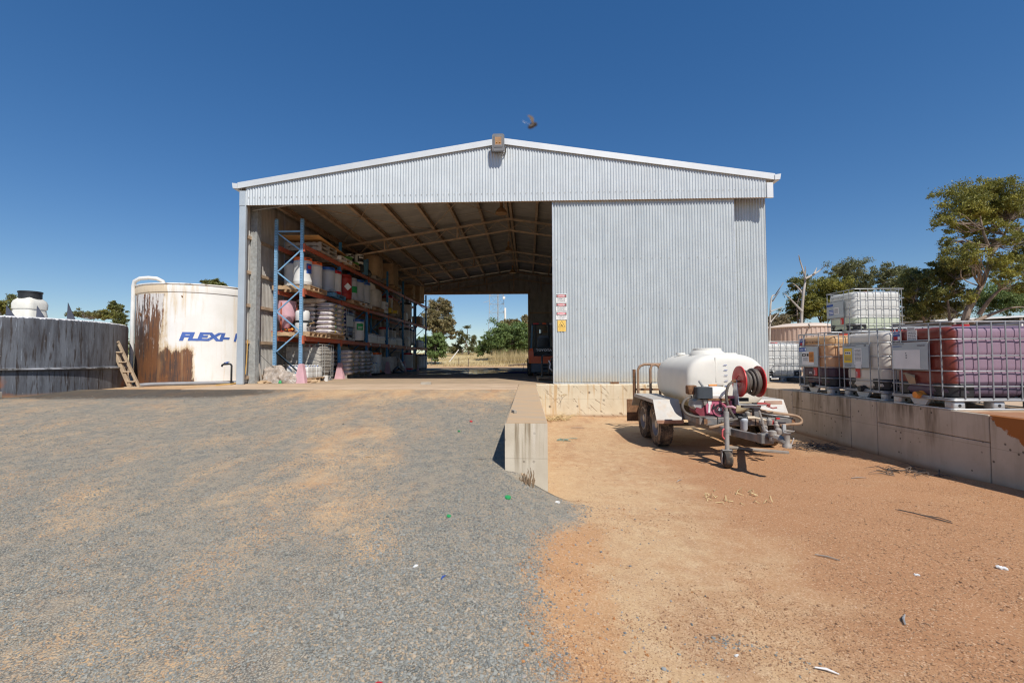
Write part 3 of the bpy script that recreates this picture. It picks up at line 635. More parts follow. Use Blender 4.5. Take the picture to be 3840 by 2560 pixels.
# high bay lamps
M['bell'] = mk('dusty_lamp_bell', (.30, .17, .075), .5, .2, .15, 8); M['bell_in'] = mk('lamp_reflector', (.6, .52, .42), .35, .4, .1)
def bay(y, z, label, s=1.0):
    t = T('high_bay_lamp', label, 'lamp', (-.84, y, z), 0, 'lamps hanging along the shed ridge')
    B().lathe([(.20*s, 0), (.202*s, .012), (.19*s, .05), (.15*s, .12), (.10*s, .18), (.07*s, .2), (.001, .2)], 20).o('shade', M['bell'], t)
    B().lathe([(.196*s, .002), (.15*s, .10), (.08*s, .16), (.001, .17)], 20).o('reflector', M['bell_in'], t)
    B().lathe([(.05*s, .2), (.055*s, .22), (.055*s, .27), (.03*s, .28)], 12).box((0, 0, .36), (.10, .09, .15), ch=.01).o('ballast', M['bell'], t)
    B().tube([(0, 0, .43), (0, 0, 6.38-z)], .009, 6).o('hanger', M['steelwork'], t)
bay(14.7, 5.42, 'brown bell lamp nearest the yard, close under the shed ridge'); bay(20.2, 5.49, 'bell lamp hanging mid way down the shed, between two roof trusses', .92); bay(26, 5.6, 'smallest looking bell lamp, near the rear gable of the shed', .95)

# signs on the sliding door
YS = YD-.012
def sign(z0, h_, words, label, col_red, ink_, x=.925):
    t = T('danger_sign', label, 'sign', (x, YS, z0), 0, 'danger signs on the sliding door')
    w_ = .30; B().box((0, -.002, h_/2), (w_, .004, h_-.008), ch=.001).o('sign_plate', M['paper'], t, smooth=0)
    B().box((0, -.0046, h_-.062), (w_-.022, .001, .082)).o('header_panel', M['ink'], t, smooth=0)
    e = [(.132*math.cos(a), h_-.062+.036*math.sin(a)) for a in np.linspace(0, 2*PI, 29)[:-1]]; B().prism([(p[0]*1.0, p[1]) for p in e], -.0062, -.0052).o('oval', M['ink_white'], t, smooth=0)
    e = [(.127*math.cos(a), h_-.062+.032*math.sin(a)) for a in np.linspace(0, 2*PI, 29)[:-1]]; B().prism(e, -.0072, -.0064).o('oval_fill', M[col_red], t, smooth=0)
    txt('DANGER', .19, .036, (0, -.0078, h_-.062), FR, M['ink_white'], t, bold=.03)
    for (s_, ww, hh, zz) in words: txt(s_, ww, hh, (0, -.0048, zz), FR, M[ink_], t, bold=.01)
sign(2.218, .24, (('CHEMICAL', .225, .036, .105), ('STORAGE', .205, .036, .05)), 'topmost white danger sign reading CHEMICAL STORAGE on the sliding door', 'ink_red', 'ink')
sign(1.978, .238, (('NO ENTRY', .235, .038, .10), ('AUTHORISED', .165, .018, .058), ('PERSONNEL ONLY', .225, .02, .03)), 'white danger sign reading NO ENTRY, between two other danger signs', 'ink_red', 'ink')
sign(1.742, .234, (('FLAMMABLE', .23, .034, .10), ('LIQUIDS', .155, .034, .045)), 'faded white danger sign reading FLAMMABLE LIQUIDS above the yellow forklift sign', 'faded_red', 'ink_grey')
t = T('forklift_sign', 'faded yellow warning sign with black triangle and forklift pictogram', 'sign', (.93, YS, 1.425))
B().box((0, -.002, .155), (.222, .004, .305), ch=.001).o('sign_plate', M['faded_yellow'], t, smooth=0)
def triring(o_, i_, y_): 
    V_ = [(p[0], y_, p[1]) for p in o_+i_]; b_ = B(); b_.v = V_; b_.f = [(k, (k+1) % 3, (k+1) % 3+3, k+3) for k in range(3)]; return b_
triring([(-.095, .125), (.095, .125), (0, .295)], [(-.082, .132), (.082, .132), (0, .28)], -.0046).o('triangle', M['ink'], t, smooth=0)
b_ = B().prism([(-.022, .158), (.026, .158), (.026, .172), (.008, .176), (-.004, .196), (-.014, .196), (-.010, .176), (-.022, .172)], -.0052, -.0044).prism([(-.034, .15), (-.03, .15), (-.026, .212), (-.03, .212)], -.0052, -.0044)
for x_, r_ in ((-.014, .009), (.02, .011)): b_.prism([(x_+r_*math.cos(a), .156+r_*math.sin(a)) for a in np.linspace(0, 2*PI, 13)[:-1]], -.006, -.0053)
b_.prism([(-.05, .149), (-.034, .149), (-.034, .153), (-.05, .153)], -.0052, -.0044).o('pictogram', M['ink'], t, smooth=0)
for k, (s_, ww) in enumerate((('FORKLIFTS', .13), ('OPERATING IN', .165), ('THIS AREA', .13))): txt(s_, ww, .017, (0, -.0048, .093-.032*k), FR, mk('faded_sign_ink', (.42, .27, .07), .6) if k == 0 else bpy.data.materials['faded_sign_ink'], t)
# ------------------------------------------------------------------ pallet racking along the left wall
RX0, RX1, RY, BAY = -7.46, -6.68, 13.15, 2.74
SH = [0, 1.37, 2.76, 4.10]
rack = T('pallet_rack', 'long blue and red pallet rack running down the left wall of the shed', 'rack', (0, 0, 0))
def post(x, sx):
    b_ = B().box((0, 0, 2.43), (.086, .012, 4.86)).box((-.04, .03, 2.43), (.008, .06, 4.86)).box((.04, .03, 2.43), (.008, .06, 4.86)).box((0, .03, .006), (.13, .12, .012))
    return b_
pm_ = post(0, 1).mesh('upright', M['blue'], 0)
sb = B()
for k in range(62): sb.box((-.02, -.008, .2+.076*k), (.012, .006, .022)).box((.02, -.008, .2+.076*k), (.012, .006, .022))
slot_me = sb.mesh('slots', M['ink'], 0)
LB = mk('rack_light_blue', (.19, .36, .54), .5, .1, .14, 6, dirt=((.45, .5, .54), .55, .8, 9), speck=((.3, .3, .3), 16, .13))
pm1 = pm_.copy(); pm1.materials.clear(); pm1.materials.append(LB)
nodes = [(0, .91), (1, .30), (0, .91), (1, 1.52), (0, 2.10), (1, 2.73), (0, 3.28), (1, 3.92), (0, 4.44)]
for i in range(7):
    y = RY+BAY*i
    for x in (RX0, RX1):
        p = put(pm1 if i == 0 else pm_, 'upright', rack, (x, y, 0))
        if i == 0: stuff(put(slot_me, 'slots', p))
    mt = LB if i == 0 else M['blue']
    for k in range(len(nodes)-1):
        if k == 0: continue
        a, c_ = nodes[k], nodes[k+1]
        B().bar(((RX0+.04, RX1-.04)[a[0]], y+.03, a[1]), ((RX0+.04, RX1-.04)[c_[0]], y+.03, c_[1]), .03, .035).o('diagonal_brace', mt, rack, smooth=0)
    B().bar((RX0+.04, y+.03, .91), (RX1-.04, y+.03, .30), .03, .035).o('diagonal_brace', mt, rack, smooth=0)
    for z_ in (.27, 4.49): B().bar((RX0+.04, y+.03, z_), (RX1-.04, y+.03, z_), .03, .04).o('horizontal_brace', mt, rack, smooth=0)
bm1 = B().box((0, BAY/2, -.065), (.045, BAY-.1, .13), ch=.004).mesh('beam', M['beam'], 0)
bc = B().box((0, 0, -.08), (.05, .07, .24)).mesh('beam_connector', M['beam'], 0)
for i in range(6):
    for z_ in SH[1:]:
        for x in (RX0+.0, RX1+.055): put(bm1, 'beam', rack, (x, RY+BAY*i+.03, z_))
for i in range(7):
    for z_ in SH[1:]: put(bc, 'beam_connector', rack, (RX1+.068, RY+BAY*i+.03, z_-.02))
gd = B().loft([[(-.17, -.12, 0), (.15, -.12, 0), (.15, .08, 0), (-.17, .08, 0)], [(-.16, -.11, .03), (.14, -.11, .03), (.14, .07, .03), (-.16, .07, .03)], [(-.07, -.10, .5), (.07, -.10, .5), (.07, .04, .5), (-.07, .04, .5)], [(-.05, -.085, .56), (.05, -.085, .56), (.05, .03, .56), (-.05, .03, .56)]]).mesh('post_guard', M['pink'], 30)
for i in range(6): put(gd, 'post_guard', rack, (RX1+.07, RY+BAY*i-.02, 0))
for k, (i, d_) in enumerate(((2, .3), (2, 1.5), (3, .3), (3, .9), (4, .5))): card(.14, .075, (RX1+.081, RY+BAY*i+d_, SH[1]-.06), (PI/2, 0, PI/2), M['paper'], rack, 'bay_label')

# ---- builders for goods
def pallet(loc, label, mat='wood', rz=0, L_=1.16, W_=1.16, h_=.14, n=7):
    t = T('pallet', label, 'pallet', loc, rz, 'pallets'); rr = random.Random(sum(map(ord, label)) % 999)
    me1 = B().box((0, 0, 0), (L_, .1, .02), ch=.002).mesh('deck_board', M[mat], 0); me2 = B().box((0, 0, 0), (.045, W_, h_-.04), ch=.003).mesh('bearer', M[mat], 0)
    for k in range(n): put(me1, 'deck_board', t, (rr.uniform(-.008, .008), -W_/2+.05+(W_-.1)*k/(n-1), h_-.01), (0, 0, rr.uniform(-.01, .01)))
    for k in range(3): put(me2, 'bearer', t, (-L_/2+.0225+(L_-.045)*k/2, 0, h_/2))
    for k in (0, 1, 2): put(me1, 'base_board', t, (0, -W_/2+.05+(W_-.1)*k/2, .01))
    return t
def pallet_x(loc, label, mat='wood', **k): return pallet(loc, label, mat, PI/2, **k)
LIDS = {}
def drum(loc, r, h, body, lid, label, band=None, grp='plastic drums on the racks', base='black_pl', cat='drum', lidh=.10):
    t = T('drum', label, cat, loc, 0, grp)
    z0 = .05 if base else 0
    pf = [(r*.9, z0), (r*.97, z0+.02), (r, z0+.06), (r, h*.16), (r*1.015, h*.17), (r*1.015, h*.19), (r, h*.2), (r*.985, h*.5), (r, h*.8), (r*1.015, h*.81), (r*1.015, h*.83), (r*.99, h*.84), (r*.96, h*.92), (r*.9, h*.95), (r*.9, h-.01), (.001, h-.01)]
    B().lathe(pf, 28).o('body', M[body], t)
    if base: B().lathe([(r*.93, 0), (r*.95, .05), (.001, .052)], 24).o('base', M[base], t)
    if lid:
        b_ = B().lathe([(r*.985, h-lidh), (r*1.0, h-lidh+.01), (r*.99, h-.01), (r*.955, h), (r*.93, h), (r*.92, h-.03), (.001, h-.03)], 28)
        b_.o('lid', M[lid], t)
        for a in (-.55, .65): B().box((r*.985*math.cos(a), r*.985*math.sin(a), h-.045), (.01, .11, .03), (0, 0, a)).o('hand_hole', M['ink'], t, smooth=0)
    if band:
        B().lathe([(r*1.004, h*band[1]), (r*1.004, h*band[2])], 28).o('band', M[band[0]], t)
    return t
def dlabel(t, r, z, w_, h_, mat, a=-.6, name='label_sheet'):
    n = 6; V_ = []; F_ = []
    for k in range(n+1):
        q = a+(k/n-.5)*w_/r; V_ += [((r+.004)*math.cos(q), (r+.004)*math.sin(q), z-h_/2), ((r+.004)*math.cos(q), (r+.004)*math.sin(q), z+h_/2)]
    for k in range(n): F_.append((2*k, 2*k+2, 2*k+3, 2*k+1))
    b_ = B(); b_.v = V_; b_.f = F_; return b_.o(name, M[mat], t)
def rr_ring(x, y, r, z, n=4):
    o_ = []
    for (cx, cy, a0) in ((x-r, y-r, 0), (-x+r, y-r, PI/2), (-x+r, -y+r, PI), (x-r, -y+r, 1.5*PI)):
        for k in range(n+1):
            a = a0+PI/2*k/n; o_.append((cx+r*math.cos(a), cy+r*math.sin(a), z))
    return o_
JM = {}
def jerry(loc, label, grp, rz=0, w_=.19, d_=.24, h_=.36, body='white_pl', cap='ink_blue'):
    t = T('jerrycan', label, 'jerrycan', loc, rz, grp); k = (w_, d_, h_, body)
    if k not in JM:
        x, y = w_/2, d_/2; b_ = B().loft([rr_ring(x*.95, y*.95, .03, 0), rr_ring(x, y, .035, .015), rr_ring(x, y, .035, h_*.40), rr_ring(x*.97, y*.97, .03, h_*.42), rr_ring(x*.97, y*.97, .03, h_*.44), rr_ring(x, y, .035, h_*.46), rr_ring(x, y, .035, h_*.76), rr_ring(x*.86, y*.86, .03, h_*.86), rr_ring(x*.7, y*.8, .025, h_*.88)])
        b_.tube([(0, -y*.62, h_*.86), (0, -y*.55, h_*.97), (0, -y*.2, h_), (0, y*.35, h_), (0, y*.62, h_*.95), (0, y*.72, h_*.84)], [.02, .02, .018, .018, .02, .022], 8)
        JM[k] = b_.mesh('body', M[body])
    put(JM[k], 'body', t)
    B().lathe([(.026, 0), (.027, .03), (.001, .031)], 12, (0, -d_*.31, h_*.87)).o('cap', M[cap], t)
    return t
def place_name(i): return ['the rack bay nearest the yard', 'the second rack bay', 'the third rack bay', 'the fourth rack bay', 'the fifth rack bay', 'the rack bay nearest the rear door'][i]
def shelf(k): return ['on the floor', 'on the lowest shelf', 'on the middle shelf', 'on the top shelf'][k]
def jrow(x, y, n, dy, z, where, grp, x2=None, body='white_pl', h_=.36, cap='ink_blue', d_=.24):
    for k in range(n):
        jerry((x+random.uniform(-.01, .01), y+dy*k, z), f'{ORD[k]} jerrycan from the yard end {where}', grp, rz=random.uniform(-.06, .06), h_=h_, body=body, cap=cap, w_=dy*.95, d_=d_)
BM = {}
def bagmat(kind):
    b = NB('printed_feed_bag_'+kind); raw, vec = b.obj(); s_ = b.sep(raw); x, y, z = s_
    c = b.mix(b.ramp(b.noise(vec, 6, 4), .3, .7), (.46, .42, .41), (.66, .61, .58))
    ab = lambda q: b.math('ABSOLUTE', q)
    box = lambda q, c0, hw: b.math('LESS_THAN', ab(b.math('SUBTRACT', q, c0)), hw)
    AND = lambda p_, q_: b.math('MULTIPLY', p_, q_)
    wig = b.math('MULTIPLY', b.math('SUBTRACT', b.noise(b.vmul(vec, (4, 1, 1)), 3, 2), .5), .03)
    z2 = b.math('ADD', z, wig)
    if kind != 'plain':
        rib = AND(AND(box(z2, -.005, .018), box(x, -.03, .2)), b.math('LESS_THAN', y, -.1)); c = b.mix(rib, c, (.17, .14, .21))
        rib2 = AND(AND(box(z2, -.015, .02), b.math('LESS_THAN', ab(y), .16)), b.math('GREATER_THAN', x, .14)); c = b.mix(rib2, c, (.22, .19, .25))
        tx = AND(AND(box(z2, -.005, .007), box(x, .03, .11)), AND(b.math('LESS_THAN', y, -.1), b.math('GREATER_THAN', b.noise(b.vmul(raw, (60, 1, 20)), 1, 1), .52))); c = b.mix(tx, c, (.6, .55, .6))
    mk_ = AND(AND(box(y, .02+.0, .055), b.math('GREATER_THAN', x, .12)), box(z2, 0, .048))
    tri = b.math('LESS_THAN', ab(b.math('SUBTRACT', b.math('MULTIPLY', ab(b.math('SUBTRACT', y, .02)), 1.1), .02)), .022)
    if kind in ('green', 'yellow'): c = b.mix(AND(mk_, tri), c, (.03, .17, .04) if kind == 'green' else (.62, .47, .02))
    return b.pbr(c, .45, 0, b.bump(b.noise(vec, 16, 4), .35), .45)
for k_ in ('plain', 'green', 'yellow'): M['bag_'+k_] = bagmat(k_)
def pillow(L_, W_, H_, n=9, pw=5, sag=.0, seed=0):
    rr = random.Random(seed); rings = []
    for i in range(n):
        t = -1+2*i/(n-1); e = max(0, 1-abs(t)**pw)**.5; e2 = .86+.14*max(0, 1-abs(t)**4)
        w_, h_ = W_/2*e2, max(.004, H_/2*e); ring = []
        for k in range(14):
            a = 2*PI*k/14; ca, sa = math.cos(a), math.sin(a)
            ring.append((t*L_/2, w_*math.copysign(abs(ca)**.42, ca)+rr.uniform(-.004, .004), h_*math.copysign(abs(sa)**.5, sa)+rr.uniform(-.003, .003)-sag*t*t))
        rings.append(ring)
    return B().loft(rings)
BAGM = {(m, s_): pillow(.60, .58, .155, seed=s_).mesh('bag', M['bag_'+m], 60) for m in ('plain', 'green', 'yellow') for s_ in (1, 2)}
def bagstack(x, y, z, layers, where, grp):
    for l in range(layers):
        for q, (dx, dy, nm) in enumerate(((.29, -.29, 'front corner'), (-.29, -.29, 'wall side'), (.29, .29, 'far side'))):
            if nm == 'far side': dy += .005
            kind = ('yellow', 'green')[l % 2] if q != 1 else 'plain'
            if q == 1 and l % 2 == 0: kind = 'yellow'
            o = put(BAGM[(kind, 1+(l+q) % 2)], 'feed_bag', None, (x+dx+random.uniform(-.02, .02), y+dy+random.uniform(-.012, .012), z+.078+.145*l), (0, random.uniform(-.03, .03), random.uniform(-.05, .05)))
            o.scale = (.98, .99, 1)
            tag(o, f'feed bag at {nm}, {ORD[l]} layer up, {where}', 'bag', grp)

# ---- bay one
i = 0; y0 = RY
pallet_x((-7.05, 13.85, SH[2]), 'pale wooden pallet under two orange lidded drums on the middle shelf', 'wood')
drum((-6.92, 13.72, SH[2]+.14), .265, .90, 'white_pl', 'orange_pl', 'big sunlit white drum with orange lid nearest the yard'); t = bpy.data.objects['drum']; dlabel(t, .265, .56, .2, .3, 'ink_blue', -.35); dlabel(t, .2665, .60, .12, .1, 'ink_red', -.35, 'label_print')
drum((-6.88, 14.36, SH[2]+.14), .25, .90, 'white_pl', 'orange_pl', 'shaded white drum with orange lid behind the sunlit one')
drum((-7.4, 14.05, SH[2]+.14), .25, .88, 'white_pl', 'navy_pl', 'white drum with dark blue lid tucked at the wall behind orange lids')
pallet_x((-7.02, 15.3, SH[2]), 'blue painted pallet under the grey drum with blue lid', 'wood_blue')
drum((-6.80, 15.12, SH[2]+.14), .265, .88, 'grey_pl', 'blue_pl', 'grey drum with blue lid on the blue pallet')
drum((-7.35, 15.2, SH[2]+.14), .25, .86, 'grey_pl', 'blue_pl', 'grey drum with blue lid half hidden behind on the blue pallet')
t = drum((-6.80, 15.72, SH[2]+.14), .235, .88, 'white_pl', 'red_pl', 'slim white drum with red lid beside the red steel drum'); B().lathe([(.238, .05), (.238, .16)], 28).o('band', M['red_pl'], t)
tag(B().lathe([(.13, 0), (.14, .13), (.135, .14), (.12, .14), (.118, .02), (.001, .02)], 20).tube([(-.135, 0, .12), (-.1, -.03, .23), (0, -.04, .26), (.1, -.03, .23), (.135, 0, .12)], .006, 6).o('bucket', M['wood_blue'], None, (-6.50, 14.90, SH[2]+.0)), 'small blue bucket with wire handle on the blue pallet edge', 'bucket')
# top shelf: empty pallets and sheets
pallet_x((-7.05, 14.55, SH[3]), 'grey pallet lowest on the top shelf nearest the yard', 'wood_grey')
P2 = pallet_x((-6.92, 15.22+.52, SH[3]), 'pale grey pallet overhanging the top shelf beside the second post', 'wood_white', W_=1.1, L_=1.0)
pallet_x((-7.05, 14.55, SH[3]+.14), 'second grey pallet stacked on the lowest one of the top shelf', 'wood_grey')
ply = T('plywood_sheet', 'orange tinted plywood sheet lying on top of the stacked grey pallets', 'plywood', (-7.0, 14.75, SH[3]+.285)); B().box((0, 0, 0), (1.15, 2.3, .02), (-.045, 0, .03)).o('sheet', mk('orange_plywood', (.55, .30, .11), .7, 0, .15, 3), ply, (0, 0, .05))
for k in range(3): tag(B().box((0, 0, 0), (.9, .2, .03), (-.05, .02, PI/2-.1+.07*k)).o('timber_board', M['wood_grey'], None, (-6.62-.1*k, 15.3+.1*k, SH[3]+.17+.045*k)), ['grey board lowest in the loose boards', 'grey board in the middle of the loose boards', 'grey board topmost in the loose boards'][k]+' over the white pallet', 'board', 'loose boards on the top shelf')
# lowest shelf: hopper, sprayer tank, feed bags
pallet_x((-7.05, 13.85, SH[1]), 'sunlit wooden pallet under the pink hopper and small white tank', 'wood')
hp = T('induction_hopper', 'pink cone bottomed mixing hopper on a red stand', 'hopper', (-7.42, 13.72, SH[1]+.14)); hm = mk('faded_pink_hopper', (.60, .36, .40), .5, 0, .06)
B().lathe([(.05, .12), (.10, .14), (.27, .48), (.275, .52), (.275, .93), (.285, .94), (.285, .96), (.26, .96), (.25, .54), (.04, .2)], 28).o('hopper_cone', hm, hp)
for a in (.6, 2.7, 4.7):
    B().tube([(.29*math.cos(a), .29*math.sin(a), .90), (.29*math.cos(a), .29*math.sin(a), .2), (.24*math.cos(a), .24*math.sin(a), .02)], .02, 6).o('leg', M['beam'], hp)
B().box((0, 0, .02), (.6, .6, .03)).o('base_plate', M['red_steel'], hp, smooth=0)
B().tube([(0, 0, .13), (0, 0, .06), (.2, -.12, .07), (.3, -.2, .1)], [.05, .05, .04, .035], 8).o('outlet_valve', M['orange_ink'], hp)
B().tube([(.12, -.2, .12), (.2, -.28, .05), (.12, -.3, .03)], .02, 6).o('outlet_hose', M['black_pl'], hp)
wt = T('spray_tank', 'small white tank with black band and brass fittings on the sunlit pallet', 'tank', (-6.86, 13.62, SH[1]+.14))
B().lathe([(.20, 0), (.215, .03), (.21, .26), (.19, .28)], 26).o('lower_tank', M['white_pl'], wt); B().lathe([(.195, .26), (.195, .35)], 26).o('band', M['black_pl'], wt)
B().lathe([(.19, .34), (.2, .36), (.2, .62), (.17, .66), (.06, .68), (.05, .71), (.001, .71)], 26).o('upper_tank', M['white_pl'], wt)
b_ = B()
for k in range(7): q = (.24+.03*(k % 2), -.16+.05*k, .2+.035*((k*3) % 5)); b_.lathe([(.03, -.03), (.034, 0), (.02, .05), (.001, .05)], 8, q)
b_.o('valve_cluster', M['black_pl'], wt); b_ = B()
for k in range(4): b_.lathe([(.018, -.02), (.026, .02), (.001, .03)], 8, (.29, -.12+.08*k, .25+.02*k), 'x')
b_.o('brass_fittings', mk('brass', (.6, .42, .22), .4, .6), wt)
pallet_x((-6.98, 15.1, SH[1]), 'bright wooden pallet under the shrink wrapped feed bags on the lowest shelf', 'wood')
bagstack(-6.86, 14.98, SH[1]+.14, 7, 'tall stack on the lowest shelf', 'feed bags stacked on the lowest shelf')
tag(pillow(.9, .62, .16, seed=5).o('empty_bag', M['wrap'], None, (-7.0, 14.5, SH[1]+.14+1.06), (.02, -.05, .4)), 'crumpled clear plastic draped on the tall feed bag stack', 'plastic wrap')
# ------------------------------------------------------------------ caged bulk containers
def ibc_bottle(n=6):
    X_, Y_, r = .565, .465, .12; rows = []; zs = []
    rails = [.31, .51, .71, .93]
    zz = [(.165, .86, .72), (.175, .95, .9), (.20, .99, .99)]+[(z_, 1, 1) for z_ in np.linspace(.225, 1.035, 40)]+[(1.06, .995, .99), (1.085, .97, .95), (1.10, .92, .88), (1.108, .80, .72)]
    per = []
    for (cx, cy, a0) in ((1, 1, 0), (-1, 1, PI/2), (-1, -1, PI), (1, -1, 1.5*PI)):
        for k in range(7):
            a = a0+PI/2*k/6; per.append((cx*(X_-r)+r*math.cos(a), cy*(Y_-r)+r*math.sin(a)))
        # straight run to next corner gets extra points for the pillowed panels
        nx_, ny_ = {0: (-1, 1), 1: (-1, -1), 2: (1, -1), 3: (1, 1)}[len(rows)]
        rows.append(0); a1 = a0+PI/2; p0 = per[-1]; p1 = (nx_*(X_-r)+r*math.cos(a1), ny_*(Y_-r)+r*math.sin(a1))
        for k in range(1, 20): per.append((p0[0]+(p1[0]-p0[0])*k/20, p0[1]+(p1[1]-p0[1])*k/20))
    rings = []
    for (z_, sx, sy) in zz:
        ring = []
        for (x, y) in per:
            d = 0
            if .22 < z_ < 1.05:
                g = sum(math.exp(-((z_-q)/.022)**2) for q in rails); d -= .016*g
                if abs(x) > X_-.01 or abs(y) > Y_-.01:
                    t = y if abs(x) > X_-.01 else x; h_ = (Y_ if abs(x) > X_-.01 else X_)
                    bars = [k_*.178 for k_ in (-2.5, -1.5, -.5, .5, 1.5, 2.5)]
                    d -= .010*sum(math.exp(-((t-q)/.02)**2) for q in bars); d += .012*max(0, 1-(t/h_)**2)
            nx_ = x/abs(X_) if abs(x) > X_-r else 0; ny_ = y/abs(Y_) if abs(y) > Y_-r else 0; l = math.hypot(nx_, ny_) or 1
            ring.append((x*sx+nx_/l*d, y*sy+ny_/l*d, z_))
        rings.append(ring)
    return B().loft(rings).lathe([(.11, 1.10), (.115, 1.118), (.10, 1.125), (.001, 1.125)], 16)
IB = ibc_bottle(); IBM = {}
def bottle_mat(name, c_hi, c_lo=None, lvl=.5, band=None, trl=.3, rough=.32, lo2=None, cloud=.1, side=None):
    b = NB(name); raw, vec = b.obj(); z = b.sep(raw)[2]; wv = b.math('MULTIPLY', b.math('SUBTRACT', b.noise(b.vmul(vec, (7, 7, 1.2)), 1, 4), .5), cloud)
    z = b.math('ADD', z, wv); c = b.mix(b.noise(vec, 3, 3), tuple(k*.94 for k in c_hi), c_hi)
    if band: c = b.mix(b.ramp(z, band[1], band[2]), band[0], c)
    if c_lo: c = b.mix(b.ramp(z, lvl-.012, lvl+.012), c_lo, c)
    if lo2: c = b.mix(b.ramp(z, lo2[1]-.02, lo2[1]+.02), lo2[0], c)
    if side: # valve-end wall reddened: shaded, translucent look of that face put into the colour
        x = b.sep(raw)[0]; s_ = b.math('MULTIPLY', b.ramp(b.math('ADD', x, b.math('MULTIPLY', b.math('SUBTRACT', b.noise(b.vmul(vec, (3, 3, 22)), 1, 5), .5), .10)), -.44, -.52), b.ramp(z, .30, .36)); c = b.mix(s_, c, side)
    return b.pbr(c, rough, 0, b.bump(b.noise(vec, 5, 3), .06), .45, trl)
M['ibc_white'] = bottle_mat('white_bottle', (.80, .80, .78)); M['ibc_cream'] = bottle_mat('cream_bottle', (.78, .73, .66), cloud=.02)
M['ibc_green'] = bottle_mat('clear_bottle_pale_liquid', (.80, .80, .77), (.68, .74, .58), .47, cloud=.01)
M['ibc_brown'] = bottle_mat('stained_bottle_dark_liquid', (.80, .52, .27), (.10, .06, .09), .50, band=((.74, .46, .27), .78, 1.0), trl=.35, cloud=.05)
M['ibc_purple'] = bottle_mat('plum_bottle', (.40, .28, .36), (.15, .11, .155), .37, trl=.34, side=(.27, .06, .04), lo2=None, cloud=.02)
M['ibc_dull'] = bottle_mat('dull_grey_bottle', (.50, .47, .42), (.40, .37, .33), .6, trl=.2); M['ibc_blue'] = bottle_mat('dark_blue_bottle', (.02, .05, .17), trl=.15)
M['cage'] = mk('cage_tube', (.31, .32, .33), .45, .35, .12, 9, dirt=((.3, .28, .25), .62, .85, 8))
M['corner'] = mk('black_corner_guard', (.028, .028, .03), .45, 0, .2, 5, dirt=((.12, .1, .09), .6, .85, 5))
M['placard'] = mk('grey_steel_placard', (.40, .44, .46), .5, .15, .06, 4, dirt=((.5, .5, .5), .6, .85, 6))
M['foot'] = mk('galvanised_foot', (.42, .43, .44), .45, .4, .1, 8, dirt=((.36, .33, .3), .6, .85, 7))
_c = {}
def part(key, fn):
    if key not in _c: _c[key] = fn()
    return _c[key]
def ring_tube(z_, X_=.60, Y_=.50, r=.0095, rc=.06):
    return B().tube([(p[0], p[1], z_) for p in rr_ring(X_, Y_, rc, 0, 3)], r, 7, True)
